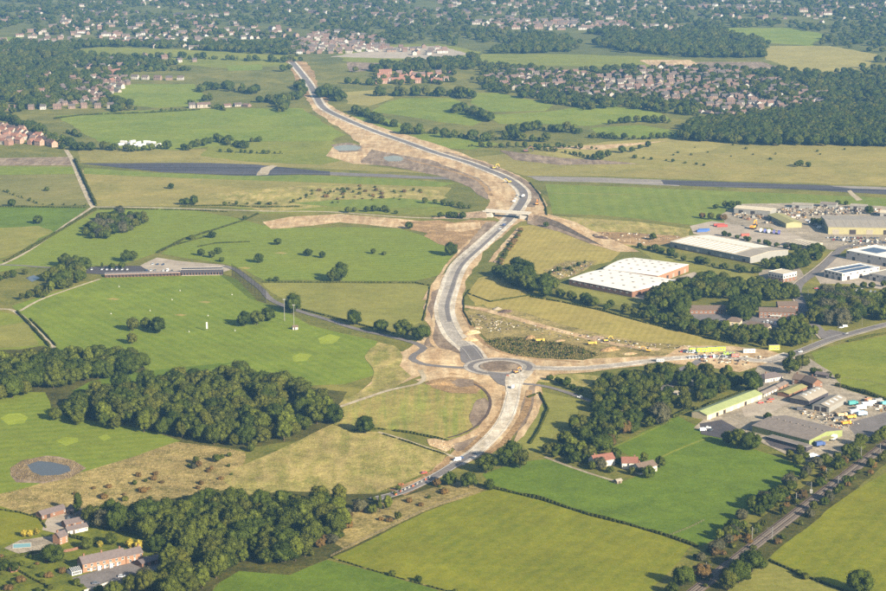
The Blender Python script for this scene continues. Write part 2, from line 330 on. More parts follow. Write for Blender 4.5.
# ------------------------------------------------------------------ the ground and everything laid flat on it
SHEETS = []
def lay(o, layer, ring):
    """remember a flat piece; settle() stacks overlapping pieces 12 mm apart"""
    xs_ = [p[0] for p in ring]; ys_ = [p[1] for p in ring]
    SHEETS.append([layer, len(SHEETS), o, (min(xs_), max(xs_), min(ys_), max(ys_)), ring, 0.0])
def settle():
    SHEETS.sort(key=lambda s: (s[0], s[1]))
    for i, s in enumerate(SHEETS):
        z = 0.03; b = s[3]
        for q in SHEETS[:i]:
            c = q[3]
            if b[0] < c[1] and c[0] < b[1] and b[2] < c[3] and c[2] < b[3]: z = max(z, q[5] + .012)
        s[5] = z
    for s in SHEETS:
        pz = next((q[5] for q in SHEETS if q[2] is s[2].parent), 0.0) if s[2].parent else 0.0
        s[2].location.z = s[5] - pz
def inside(x, y, ring):
    c = False; n = len(ring); j = n - 1
    for i in range(n):
        xi, yi = ring[i][0], ring[i][1]; xj, yj = ring[j][0], ring[j][1]
        if (yi > y) != (yj > y) and x < (xj - xi) * (y - yi) / (yj - yi) + xi: c = not c
        j = i
    return c
def ground_z(x, y):
    for s in reversed(SHEETS):
        b = s[3]
        if b[0] <= x <= b[1] and b[2] <= y <= b[3] and inside(x, y, s[4]): return s[5]
    return 0.0
def catmull(P, closed, step):
    n = len(P); out = []
    rng = range(n) if closed else range(n - 1)
    for i in rng:
        p0 = P[(i - 1) % n] if closed or i > 0 else P[0] * 2 - P[1]
        p1 = P[i]; p2 = P[(i + 1) % n]
        p3 = P[(i + 2) % n] if closed or i + 2 < n else P[-1] * 2 - P[-2]
        k = max(1, min(40, int((p2 - p1).length / step)))
        for j in range(k):
            t = j / k
            out.append(0.5 * ((2 * p1) + (p2 - p0) * t + (2 * p0 - 5 * p1 + 4 * p2 - p3) * t * t + (3 * p1 - p0 - 3 * p2 + p3) * t * t * t))
    if not closed: out.append(P[-1].copy())
    return out
def straight(P, closed, step):
    n = len(P); out = []
    for i in (range(n) if closed else range(n - 1)):
        a = P[i]; b = P[(i + 1) % n]; k = max(1, min(60, int((b - a).length / step)))
        for j in range(k): out.append(a + (b - a) * (j / k))
    if not closed: out.append(P[-1].copy())
    return out
from mathutils import noise as mn
def wob(p, amp):
    v = mn.noise_vector(Vector((p.x * .03, p.y * .03, 3.1))) + .5 * mn.noise_vector(Vector((p.x * .11, p.y * .11, 8.3)))
    return Vector((p.x + v.x * amp, p.y + v.y * amp, p.z))
def outline(poly, smooth, amp, step=12):
    P = [G(*p) for p in poly]
    P = catmull(P, True, step) if smooth else straight(P, True, step)
    return [wob(p, amp) for p in P]
def sheet(name, poly, mat, layer, label, smooth=False, amp=1.5, parent=None, cat=None, kind='structure', step=12):
    pts = outline(poly, smooth, amp, step); z = 0.0
    me = bpy.data.meshes.new(name); me.from_pydata([(p.x, p.y, z) for p in pts], [], [list(range(len(pts)))])
    me.materials.append(M[mat]); me.update()
    if me.polygons[0].normal.z < 0: me.flip_normals()
    o = link(name, me, parent); lay(o, layer, [(p.x, p.y) for p in pts])
    if parent is None: tag(o, label, cat or name.replace('_', ' '), kind=kind)
    return o
def path_pts(line, step=8, smooth=True):
    P = [p if isinstance(p, Vector) else G(*p) for p in line]
    return catmull(P, False, step) if smooth else straight(P, False, step)
def offs(pts, d):
    out = []
    for i, p in enumerate(pts):
        a = pts[max(0, i - 1)]; b = pts[min(len(pts) - 1, i + 1)]; t = (b - a); t.z = 0; t.normalize()
        out.append(Vector((p.x - t.y * d, p.y + t.x * d, p.z)))
    return out
def ribbon(name, line, width, mat, layer, label, amp=0.0, parent=None, side=0.0, step=8, kind='structure', smooth=True, raise_=None):
    """strip along a line; width may be (start, end); side shifts it to the line's left"""
    pts = path_pts(line, step, smooth); z = 0.0
    n = len(pts); w0, w1 = (width if isinstance(width, tuple) else (width, width))
    V = []; 
    for i, p in enumerate(pts):
        a = pts[max(0, i - 1)]; b = pts[min(n - 1, i + 1)]; t = (b - a); t.z = 0; t.normalize(); nrm = Vector((-t.y, t.x, 0))
        wd = w0 + (w1 - w0) * i / max(1, n - 1)
        e1 = p + nrm * (side - wd / 2); e2 = p + nrm * (side + wd / 2)
        if amp: e1 = wob(e1, amp); e2 = wob(e2, amp)
        V += [(e1.x, e1.y, z), (e2.x, e2.y, z)]
    F_ = [(2 * i, 2 * i + 2, 2 * i + 3, 2 * i + 1) for i in range(n - 1)]
    ring = [(v[0], v[1]) for v in V[0::2]] + [(v[0], v[1]) for v in V[1::2]][::-1]
    me = bpy.data.meshes.new(name)
    if raise_:        # a real kerb: extruded strip
        k = len(V); V = [(x, y, z - .1) for x, y, _ in V] + [(x, y, z + raise_) for x, y, _ in V]
        F2 = [tuple(k + j for j in f) for f in F_]
        for i in range(n - 1):
            F2.append((2 * i, 2 * i + 2, k + 2 * i + 2, k + 2 * i)); F2.append((2 * i + 3, 2 * i + 1, k + 2 * i + 1, k + 2 * i + 3))
        F_ = F2
    me.from_pydata(V, [], F_); me.materials.append(M[mat]); me.update()
    o = link(name, me, parent); lay(o, layer, ring)
    if parent is None: tag(o, label, name.replace('_', ' '), kind=kind)
    return o
def disc(name, c, r, mat, layer, label, parent=None, dome=0.0, r_in=0.0, kind='structure'):
    z = 0.0; n = 64; V = []; F_ = []
    if r_in:
        for i in range(n):
            t = 2 * math.pi * i / n; V += [(c.x + r_in * math.cos(t), c.y + r_in * math.sin(t), z), (c.x + r * math.cos(t), c.y + r * math.sin(t), z + dome)]
        F_ = [(2 * i, 2 * i + 1, (2 * i + 3) % (2 * n), (2 * i + 2) % (2 * n)) for i in range(n)]
    else:
        rings = [(1, 0), (.93, .5), (.7, .85), (.35, 1)] if dome else [(1, 0)]
        for f, hgt in rings:
            for i in range(n): t = 2 * math.pi * i / n; V.append((c.x + r * f * math.cos(t), c.y + r * f * math.sin(t), z + dome * hgt))
        for k in range(len(rings) - 1):
            for i in range(n): j = (i + 1) % n; F_.append((k * n + i, k * n + j, (k + 1) * n + j, (k + 1) * n + i))
        F_.append([(len(rings) - 1) * n + i for i in range(n)])
    me = bpy.data.meshes.new(name); me.from_pydata(V, [], F_); me.materials.append(M[mat]); me.update()
    o = link(name, me, parent); lay(o, layer, [(c.x + r * math.cos(i * .2), c.y + r * math.sin(i * .2)) for i in range(31)])
    if parent is None: tag(o, label, name.replace('_', ' '), kind=kind)
    return o
# --- base land to the horizon
V = []; Q = []; nx, ny = 40, 48
xs = np.linspace(-14000, 14000, nx + 1); ys = np.concatenate([np.linspace(-2500, 6000, 30), np.linspace(6800, 26000, ny - 29)])
for yv in ys:
    for xv in xs: V.append((xv, yv, 0))
for j in range(ny):
    for i in range(nx): a = j * (nx + 1) + i; Q.append((a, a + 1, a + nx + 2, a + nx + 1))
tag(link('ground', mesh_np('ground', np.array(V), np.array(Q), M['base'])), 'rough green and tan countryside reaching to the horizon', 'ground', kind='structure')
sheet('terrain', [(-160, 78), (60, 68), (300, 62), (480, 66), (700, 58), (1050, 66), (1300, -60), (-400, -60)], 'far_base', .25, 'wooded plain under the distant town', amp=20, step=150, cat='terrain')
# --- fields, front to back:   (polygon in photo pixels on flat ground)
F1 = [(331, 557), (380, 535), (425, 511), (473, 493), (493, 489), (540, 500), (590, 516), (630, 526), (667, 537), (690, 546), (680, 562), (655, 584), (630, 640), (520, 650), (436, 588), (380, 572)]
F3 = [(483, 474), (520, 462), (547, 459), (590, 473), (620, 482), (655, 470), (613, 447), (677, 416), (700, 428), (730, 440), (762, 452), (806, 467), (790, 485), (762, 506), (735, 523), (721, 537), (700, 547), (667, 537), (613, 521), (586, 515), (540, 500), (493, 489)]
sheet('field', F1, 'pasture', 1, 'large yellow-green pasture at the front between hedge and wood', amp=1)
sheet('field', [(200, 640), (205, 600), (225, 575), (240, 569), (290, 573), (327, 560), (380, 573), (436, 590), (520, 655)], 'pasture_deep', 1, 'green pasture below the dark riverside wood', amp=1)
sheet('field', F3, 'pasture_deep', 1, 'deep green pasture between white cottage and railway', amp=1)
sheet('field', [(960, 440), (886, 473), (877, 477), (843, 497), (803, 527), (769, 558), (800, 572), (843, 588), (880, 602), (1000, 640), (1050, 500)], 'pasture', 1, 'sunlit pasture on the far side of the railway', amp=1)
sheet('field', [(765, 562), (735, 580), (700, 610), (690, 650), (940, 650), (843, 591), (800, 574)], 'meadow', 1, 'tan-green meadow corner below the railway hedge', amp=1)
sheet('field', [(810, 353), (850, 342), (886, 335), (1000, 316), (1020, 420), (886, 397), (860, 389), (837, 383), (818, 366)], 'pasture_pale', 1, 'bright green field between main road and farmyard', amp=2)
sheet('field', [(-90, 375), (20, 392), (45, 392), (54, 414), (100, 422), (142, 429), (182, 441), (150, 452), (120, 462), (60, 480), (0, 495), (-90, 515)], 'fairway', 1, 'striped golf fairway around the small pond', amp=1.5)
sheet('field', [(-90, 515), (0, 494), (60, 479), (120, 461), (179, 442), (215, 447), (245, 452), (240, 478), (222, 490), (180, 497), (120, 507), (40, 520), (0, 509), (-90, 530)], 'tussock', 1.2, 'strip of tussocky straw-coloured grass beside the golf fairway', amp=3)
sheet('field', [(222, 480), (237, 467), (300, 441), (331, 424), (352, 432), (378, 432), (446, 452), (442, 465), (410, 480), (375, 494), (340, 494), (290, 491), (240, 496)], 'straw', 1.4, 'straw-coloured rough meadow beside the new road', amp=2)
sheet('field', [(338, 412), (352, 402), (375, 394), (405, 386), (440, 382), (478, 383), (496, 392), (497, 404), (488, 422), (470, 436), (448, 440), (410, 432), (378, 428), (350, 430), (332, 424)], 'reedy', 1.4, 'rough field with green strip inside the road bend', amp=2)
sheet('field', [(-90, 520), (0, 506), (37, 518), (46, 530), (20, 540), (0, 545), (-90, 560)], 'pasture', 1.3, 'small bright paddock above the swimming pool', amp=1)
sheet('field', [(-90, 550), (0, 543), (46, 530), (75, 520), (120, 528), (165, 545), (165, 575), (120, 640), (-90, 650)], 'garden', 1, 'lawns and gardens around the brick terrace', amp=1)
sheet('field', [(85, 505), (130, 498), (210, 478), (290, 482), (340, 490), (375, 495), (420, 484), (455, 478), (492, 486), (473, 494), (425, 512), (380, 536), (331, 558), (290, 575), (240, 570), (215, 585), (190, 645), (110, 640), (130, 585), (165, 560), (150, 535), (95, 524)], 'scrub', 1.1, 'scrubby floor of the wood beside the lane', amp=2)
sheet('field', [(350, 512), (390, 501), (425, 489), (455, 481), (488, 488), (473, 494), (425, 511), (378, 534), (345, 550), (333, 544)], 'tussock', 1.3, 'brown rough bank between lane and front pasture', amp=3)
DR = [(12, 306), (68, 288), (102, 278), (223, 275), (237, 279), (257, 301), (281, 309), (310, 325), (340, 333), (378, 341), (373, 350), (366, 357), (372, 368), (376, 375), (345, 384), (300, 386), (270, 375), (240, 372), (190, 377), (150, 374), (142, 364), (90, 360), (51, 354), (30, 325)]
sheet('field', DR, 'mown', 1, 'mown golf driving range with faint stripes', amp=1)
sheet('field', [(-60, 312), (0, 311), (22, 317), (46, 345), (20, 350), (-60, 350)], 'pasture_pale', 1, 'small green field west of the driving range lane', amp=1)
sheet('field', [(-60, 330), (0, 326), (28, 322), (40, 345), (0, 349), (-60, 352)], 'meadow', 1.2, 'tan corner of the field by the driving range lane', amp=3)
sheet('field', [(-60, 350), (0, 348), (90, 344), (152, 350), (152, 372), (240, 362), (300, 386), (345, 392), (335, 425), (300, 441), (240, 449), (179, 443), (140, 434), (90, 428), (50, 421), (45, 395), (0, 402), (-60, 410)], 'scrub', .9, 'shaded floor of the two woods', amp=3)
sheet('field', [(118, 374), (140, 372), (215, 364), (238, 362), (200, 372), (150, 379), (100, 388), (70, 392), (90, 382)], 'pasture_deep', 1.3, 'narrow grass ride between the two woods', amp=2)
sheet('field', [(0, 262), (7, 261), (51, 236), (98, 210), (180, 208), (244, 219), (183, 240), (156, 253), (129, 263), (81, 268), (34, 266), (-60, 282), (-60, 270)], 'fairway', 1, 'green field around the willow pond', amp=1.5)
sheet('field', [(160, 254), (183, 240), (244, 220), (262, 225), (290, 228), (350, 227), (402, 229), (430, 238), (455, 250), (452, 262), (440, 275), (415, 281), (350, 281), (290, 280), (264, 281), (245, 270), (225, 264), (190, 259)], 'fairway', 1, 'broad green fairway with scattered oaks', amp=1.5)
sheet('field', [(262, 283), (290, 283), (415, 284), (430, 286), (427, 300), (422, 322), (400, 331), (371, 326), (330, 315), (300, 308), (285, 300), (270, 292)], 'meadow', 1, 'yellow-green hay meadow beside the road cutting', amp=1)
sheet('field', [(-60, 206), (0, 206), (87, 208), (62, 228), (30, 245), (5, 258), (-60, 275)], 'pasture_deep', 1, 'green field west of the straight track', amp=1)
sheet('field', [(-60, 232), (0, 228), (40, 226), (52, 232), (30, 245), (5, 258), (-60, 275)], 'meadow', 1.2, 'tan strip at the foot of the green western field', amp=4)
sheet('field', [(-60, 166), (0, 166), (74, 166), (80, 178), (90, 205), (0, 205), (-60, 205)], 'arable', 1, 'grey-green crop beside the straight track', amp=1)
sheet('field', [(-60, 167), (0, 166.5), (75, 167), (78, 174), (0, 175), (-60, 176)], 'far_lush', 1.2, 'bright grass strip at the runway end', amp=1)
sheet('field', [(-60, 158), (0, 158), (68, 157), (74, 165.5), (0, 165.5), (-60, 166)], 'dirt_brown', 1.1, 'brown bare strip by the new estate', amp=2)
sheet('field', [(82, 170), (180, 176), (300, 180), (420, 183), (452, 188), (440, 202), (350, 205), (250, 207), (97, 206)], 'airfield', 1, 'tan airfield grass south of the runway', amp=2)
sheet('field', [(84, 168), (160, 173), (237, 176), (300, 175), (400, 179), (455, 183), (440, 187), (300, 182), (180, 178), (84, 174)], 'airfield_green', 1.2, 'green strip along the old runway', amp=1)
sheet('field', [(78, 150), (170, 149), (300, 150), (370, 166), (440, 174), (300, 168), (180, 163), (80, 163)], 'airfield', 1.0, 'tan grass strip north of the old runway', amp=2)
sheet('field', [(230, 207), (300, 206), (400, 204), (447, 205), (462, 212), (440, 216), (330, 212), (262, 214)], 'far_field', 1.1, 'narrow pale green paddock by the hedge', amp=1)
sheet('field', [(205, 195), (300, 186), (360, 186), (440, 190), (446, 198), (400, 203), (330, 206), (262, 212)], 'straw', 1.15, 'rough straw scrubland north of the fairway', amp=6)
sheet('field', [(290, 203), (340, 200), (400, 198), (450, 203), (440, 207), (360, 209)], 'airfield_green', 1.3, 'green strip beside the scrubland', amp=2)
sheet('field', [(545, 184), (600, 186), (700, 190), (800, 194), (886, 198), (1000, 203), (1000, 222), (886, 211), (830, 203), (735, 204), (724, 224), (700, 226), (640, 219), (600, 215), (553, 214)], 'airfield_green', 1, 'flat green airfield grass behind the industrial estate', amp=1)
sheet('field', [(470, 158), (540, 150), (640, 142), (760, 144), (886, 144), (1000, 146), (1000, 190), (886, 186), (700, 180), (600, 176), (525, 176), (500, 168)], 'airfield', 1, 'tan airfield grass north of the runway', amp=3)
sheet('field', [(545, 152), (590, 144), (650, 138), (740, 141), (700, 152), (620, 158), (570, 160)], 'far_straw', 1.2, 'paler straw patch on the airfield grass', amp=8)
sheet('field', [(520, 215), (552, 216), (600, 219), (640, 222), (690, 229), (690, 240), (660, 246), (620, 246), (560, 222)], 'straw', 1.05, 'straw bank between airfield and warehouses', amp=2)
sheet('field', [(520, 226), (545, 224), (575, 232), (600, 242), (622, 250), (610, 262), (580, 268), (560, 276), (520, 272), (500, 264), (508, 245)], 'stubble', 1.1, 'yellow rough paddock beside the overbridge', amp=2)
sheet('field', [(466, 293), (480, 278), (500, 272), (520, 285), (530, 296), (500, 302), (475, 306)], 'stubble', 1.25, 'green-tan bank beside the new carriageway', amp=2)
sheet('field', [(480, 303), (530, 296), (560, 301), (600, 309), (645, 322), (690, 333), (735, 344), (745, 350), (700, 349), (650, 345), (600, 335), (560, 327), (510, 314), (490, 309)], 'stubble', 1.3, 'long mown hay strip below the tree belt', amp=1.5)
sheet('field', [(555, 280), (575, 287), (633, 299), (650, 293), (665, 300), (640, 308), (600, 303), (562, 294)], 'meadow', 1.1, 'grass verge in front of the white warehouse', amp=1)
sheet('field', [(525, 400), (545, 392), (580, 400), (575, 420), (555, 435), (535, 450), (520, 458), (516, 440), (525, 420)], 'meadow', 1.2, 'rough paddock in the corner of the old lane', amp=2)
sheet('field', [(528, 372), (580, 374), (610, 377), (580, 388), (556, 383), (535, 381)], 'straw', 1.4, 'dry grass triangle beside the roundabout', amp=2)
sheet('field', [(640, 250), (700, 262), (760, 278), (700, 290), (690, 272), (655, 262)], 'meadow', 1.0, 'grass bank between the two warehouses', amp=2)
# upper fields
sheet('field', [(108, 84), (193, 84), (206, 96), (200, 106), (160, 108), (135, 106), (112, 98)], 'far_lush', 1, 'far green field below the white row of houses', amp=5)
sheet('field', [(55, 116), (110, 112), (190, 109), (300, 108), (345, 135), (330, 141), (250, 142), (180, 150), (110, 148), (78, 130)], 'far_lush', 1.05, 'far rolling pasture crossed by a hedge', amp=5)
sheet('field', [(210, 146), (260, 142), (330, 141), (365, 155), (320, 165), (250, 162), (200, 156)], 'far_field', 1.1, 'far tan-green field above the runway', amp=4)
sheet('field', [(371, 112), (384, 103), (402, 98), (452, 98), (470, 107), (485, 119), (474, 126), (440, 122), (405, 116)], 'far_lush', 1, 'far green field between the tree lines', amp=3)
sheet('field', [(345, 118), (371, 113), (402, 124), (420, 130), (396, 137), (370, 131)], 'far_lush', 1.1, 'far sloping field beside the new road', amp=3)
sheet('field', [(405, 136), (440, 132), (475, 139), (500, 144), (470, 150), (440, 148)], 'far_lush', 1.2, 'far bright patch of pasture beside the earthworks', amp=2)
sheet('field', [(473, 93), (500, 93), (554, 105), (545, 111), (490, 112), (470, 103)], 'far_lush', 1, 'far green field under the estate tree belt', amp=3)
sheet('field', [(488, 115), (545, 112), (600, 104), (660, 112), (672, 120), (620, 122), (590, 126), (540, 124), (500, 124)], 'far_lush', 1.1, 'far green field by the reservoir trees', amp=3)
sheet('field', [(590, 128), (640, 125), (684, 132), (680, 138), (640, 138), (600, 136)], 'far_lush', 1.2, 'far yellow-green field against the big wood', amp=3)
sheet('field', [(480, 54), (560, 54), (660, 57), (700, 62), (640, 67), (560, 66), (480, 64)], 'far_field', 1, 'distant grass strip in front of the hazy wood', amp=5)
sheet('field', [(330, 46), (440, 44), (480, 52), (470, 58), (400, 64), (345, 62)], 'far_field', 1, 'distant rough ground around the building site', amp=8)
sheet('field', [(721, 28), (790, 28), (830, 35), (810, 46), (770, 43), (735, 36)], 'far_lush', 1, 'distant green field at the edge of the haze', amp=10)
sheet('field', [(770, 46), (830, 46), (876, 54), (870, 66), (830, 74), (790, 70), (760, 56)], 'far_straw', 1, 'distant straw field in the haze', amp=8)
sheet('field', [(0, 37), (22, 37), (22, 43), (0, 43), (-60, 44), (-60, 36)], 'far_lush', 1, 'distant pasture at the edge of the hazy town', amp=6)
sheet('field', [(60, 52), (100, 47), (190, 50), (296, 56), (296, 66), (220, 68), (130, 60)], 'far_field', 1, 'distant level pastures beyond the village', amp=8)
sheet('field', [(225, 66), (262, 64), (262, 70), (228, 71)], 'far_lush', 1.2, 'distant yellow-green paddock among trees', amp=4)
# --- earthworks of the new road
sheet('dirt_ground', [(296, 66), (306, 66), (312, 84), (322, 100), (345, 114), (380, 127), (420, 139), (455, 151), (490, 164), (520, 176), (536, 188), (547, 205), (545, 216), (520, 222), (500, 221), (486, 212), (488, 200), (474, 186), (456, 178), (430, 170), (398, 166), (352, 164), (326, 156), (334, 147), (362, 146), (345, 132), (316, 113), (303, 94), (296, 78)], 'dirt', 2, 'tan earthworks of the new road climbing to the far town', amp=4)
sheet('dirt_ground', [(372, 150), (430, 160), (478, 178), (492, 190), (486, 200), (470, 187), (440, 176), (400, 168), (360, 163)], 'dirt_brown', 2.2, 'brown graded slope beside the far carriageway', amp=3)
sheet('dirt_ground', [(332, 145), (348, 142.5), (364, 146), (362, 151), (340, 152.5)], 'dirt_brown', 2.3, 'dark bank around the upper drainage basin', amp=4)
sheet('dirt_ground', [(505, 221), (520, 222), (503, 235), (486, 250), (474, 268), (466, 282), (462, 298), (464, 318), (474, 332), (494, 346), (527, 356), (560, 360), (600, 358), (650, 352), (690, 346), (740, 350), (770, 352), (775, 362), (740, 372), (700, 366), (660, 364), (620, 368), (590, 372), (560, 374), (540, 380), (530, 394), (524, 420), (512, 440), (490, 452), (468, 462), (440, 478), (420, 482), (438, 466), (452, 452), (470, 440), (490, 424), (498, 402), (494, 388), (478, 378), (440, 380), (420, 376), (400, 384), (375, 394), (345, 402), (375, 380), (376, 370), (368, 357), (380, 345), (402, 352), (420, 340), (432, 334), (424, 320), (427, 293), (439, 278), (455, 262), (459, 250), (470, 240), (480, 228)], 'dirt', 2.0, 'tan earthworks round the new roundabout', amp=3)
sheet('dirt_ground', [(424, 236), (440, 226), (470, 220), (495, 221), (484, 236), (470, 246), (458, 250), (440, 244)], 'dirt_orange', 2.3, 'orange graded slope beside the overbridge', amp=3)
sheet('dirt_ground', [(486, 222), (500, 222), (482, 240), (468, 256), (456, 274), (448, 290), (441, 282), (450, 266), (462, 250), (476, 234)], 'dirt_brown', 2.4, 'brown topsoil verge of the cutting', amp=1)
sheet('dirt_ground', [(432, 292), (441, 288), (440, 306), (446, 324), (458, 340), (466, 352), (440, 358), (420, 352), (428, 338), (434, 328), (428, 310)], 'dirt_brown', 2.4, 'brown graded ground inside the road curve', amp=2)
sheet('dirt_ground', [(420, 345), (450, 350), (468, 358), (464, 364), (430, 364), (418, 358)], 'dirt', 2.45, 'pale earth wedge by the west arm', amp=2)
sheet('dirt_ground', [(428, 378), (450, 373), (478, 378), (488, 386), (478, 394), (450, 393), (432, 388)], 'dirt_orange', 2.5, 'orange soil mound beside the roundabout', amp=3)
sheet('dirt_ground', [(458, 379), (474, 380), (476, 386), (462, 388), (452, 384)], 'dirt_brown', 2.6, 'brown core of the orange soil mound', amp=2)
sheet('dirt_ground', [(478, 400), (486, 398), (492, 408), (486, 420), (474, 428), (470, 420)], 'dirt_brown', 2.4, 'dark earth bank inside the road bend', True, 2)
sheet('dirt_ground', [(522, 404), (530, 386), (536, 386), (534, 404), (526, 424), (514, 436), (518, 424)], 'dirt_brown', 2.5, 'brown drainage trench beside the south arm', amp=1)
sheet('dirt_ground', [(530, 384), (541, 384), (544, 398), (536, 418), (524, 436), (512, 446), (522, 424), (532, 404)], 'dirt', 2.35, 'tan strip beyond the drainage trench', amp=1)
sheet('dirt_ground', [(452, 440), (468, 434), (480, 436), (472, 448), (456, 452)], 'dirt_brown', 2.5, 'dark disturbed soil by the lane end', True, 2)
sheet('dirt_ground', [(428, 440), (444, 438), (456, 446), (446, 452), (430, 446)], 'dirt', 2.6, 'pale stone patch beside the parked van', amp=2)
sheet('dirt_ground', [(390, 490), (420, 478), (440, 466), (446, 456), (456, 458), (450, 470), (430, 482), (404, 496)], 'dirt_orange', 2.3, 'orange roadworks strip along the lane', amp=2)
sheet('dirt_ground', [(365, 357), (378, 342), (396, 346), (404, 356), (398, 366), (412, 376), (400, 384), (380, 392), (352, 404), (330, 412), (344, 400), (372, 384), (376, 372)], 'straw', 2.1, 'dry rough strip between range and roundabout', amp=3)
sheet('dirt_ground', [(446, 224), (480, 222), (482, 228), (462, 232), (446, 231)], 'dirt', 2.5, 'pale earth shelf by the bridge ramp', amp=2)
sheet('dirt_ground', [(262, 222), (290, 217), (340, 214), (400, 219), (440, 223), (448, 232), (400, 228), (340, 222), (290, 228), (270, 229)], 'dirt', 1.5, 'tan haul track strip above the fairway', amp=3)
sheet('dirt_ground', [(400, 222), (440, 220), (462, 224), (440, 236), (412, 230)], 'dirt_orange', 1.6, 'orange stripped ground above the fairway', amp=3)
sheet('dirt_ground', [(530, 216), (548, 214), (575, 222), (600, 234), (625, 245), (640, 252), (618, 252), (590, 244), (565, 232), (540, 225)], 'dirt', 2.2, 'tan haul ramp from overbridge to warehouses', amp=1.5)
sheet('dirt_ground', [(527, 217), (545, 217), (570, 226), (594, 238), (606, 245), (588, 243), (560, 232), (536, 226), (527, 224)], 'dirt_brown', 2.4, 'brown ramp slope east of the overbridge', amp=1)
sheet('dirt_ground', [(500, 150), (560, 158), (600, 160), (640, 164), (560, 165), (515, 160)], 'dirt_brown', 1.6, 'brown stripped strip on the airfield', amp=3)
sheet('dirt_ground', [(540, 148), (600, 145), (668, 141), (600, 150)], 'dirt', 1.5, 'thin tan strip along the airfield hedge', amp=2)
sheet('dirt_ground', [(480, 306), (520, 312), (560, 324), (600, 334), (650, 343), (690, 346), (690, 356), (640, 357), (600, 358), (560, 356), (520, 352), (494, 344), (474, 328), (466, 312)], 'tussock', 2.15, 'rough tan construction ground below the hay strip', amp=3)
sheet('marsh_ground', [(484, 341), (500, 338), (514, 337), (548, 341), (580, 346), (602, 355), (584, 359), (530, 358), (505, 352)], 'scrub', 2.5, 'dark sedge marsh between roundabout and hay strip', True, 6)
sheet('dirt_ground', [(330, 57), (390, 47), (440, 46), (468, 54), (440, 60), (380, 58)], 'concrete', 1.4, 'distant pale building site ground', amp=8)
sheet('dirt_ground', [(345, 62), (380, 63), (376, 70), (350, 72)], 'dirt_brown', 1.3, 'distant brown stripped ground by the estate', amp=6)
sheet('dirt_ground', [(345, 92), (380, 90), (395, 98), (370, 106), (348, 104)], 'far_straw', 1.3, 'far tan rough ground beside the new road', amp=5)
sheet('dirt_ground', [(640, 60), (690, 60), (705, 66), (690, 70), (650, 66)], 'dirt', 1.4, 'distant sand-coloured earthworks', amp=6)
sheet('dirt_ground', [(690, 62), (760, 62), (790, 70), (740, 71), (700, 68)], 'dirt_brown', 1.3, 'distant brown bank beside the estate', amp=6)
ribbon('dirt_track', [(418, 381), (448, 376), (476, 379), (493, 389), (498, 404), (491, 420), (474, 434), (452, 443), (436, 440)], 9, 'dirt', 2.55, 'curved bare haul track round the rough field', amp=2)
ribbon('dirt_track', [(450, 381), (474, 384), (487, 392), (491, 404), (485, 418), (468, 431), (448, 438)], 2.2, 'dirt_dark', 2.58, 'dark ditch inside the curved haul track', amp=1.2)
ribbon('dirt_track', [(519, 392), (518, 408), (508, 424), (494, 440), (478, 454)], 5, 'dirt_orange', 2.9, 'orange verge of the south arm', amp=1, side=-10)
ribbon('dirt_track', [(515, 390), (513, 404), (504, 422), (490, 440), (472, 452)], 5, 'dirt_orange', 2.9, 'orange soil strip inside the south arm', amp=1, side=11)
sheet('dirt_ground', [(286, 60), (306, 62), (314, 72), (320, 92), (330, 100), (322, 104), (306, 96), (298, 84), (292, 72)], 'dirt_orange', 2.05, 'far orange earth where the new road meets the town', amp=4)
ribbon('dirt_track', [(424, 300), (434, 284), (450, 262), (470, 240)], 3, 'dirt', 2.6, 'pale wheel track along the cutting top', amp=1)
ribbon('dirt_track', [(446, 356), (432, 340), (434, 316), (440, 296)], 3.5, 'dirt', 2.65, 'pale wheel track inside the road curve', amp=1.5)
ribbon('dirt_track', [(462, 308), (474, 332), (496, 350), (530, 358), (580, 362)], 4, 'dirt_orange', 2.66, 'orange wheel track skirting the marsh', amp=1.5)
ribbon('dirt_track', [(400, 158), (440, 168), (476, 180), (492, 196)], 5, 'dirt_orange', 2.5, 'orange haul track on the far graded slope', amp=2)
# --- water
sheet('pond', [(8, 468), (20, 461), (45, 456), (76, 460), (86, 468), (76, 478), (45, 484), (15, 482)], 'dirt_brown', 1.5, 'brown reedy bank of the golf pond', True, 4, cat='bank').name = 'pond_bank'
sheet('pond_water', [(27, 465), (38, 461), (51, 462), (69, 466), (71, 471), (60, 475), (41, 476), (32, 472)], 'water', 1.8, 'dark golf pond ringed with reeds', True, .5)
sheet('pond_water', [(93, 233), (104, 226), (109, 228), (104, 234), (98, 237)], 'water', 1.8, 'narrow pond among willows', True, .5)
sheet('pond_water', [(25, 278), (34, 275), (40, 278), (32, 282)], 'water', 1.8, 'little pond beside the club gardens', True, .5)
sheet('pond_water', [(334, 147), (348, 145), (361, 147), (356, 150.5), (340, 151)], 'silt', 2.8, 'upper silty drainage basin by the new road', True, 1)
sheet('pond_water', [(384, 157), (394, 155.5), (403, 158), (400, 161.5), (388, 161.5)], 'silt', 2.8, 'lower silty drainage basin by the new road', True, 1)
sheet('dirt_ground', [(381, 156), (394, 154), (407, 158), (404, 163), (388, 163)], 'dirt_brown', 2.6, 'dark rim of the lower drainage basin', True, 1)
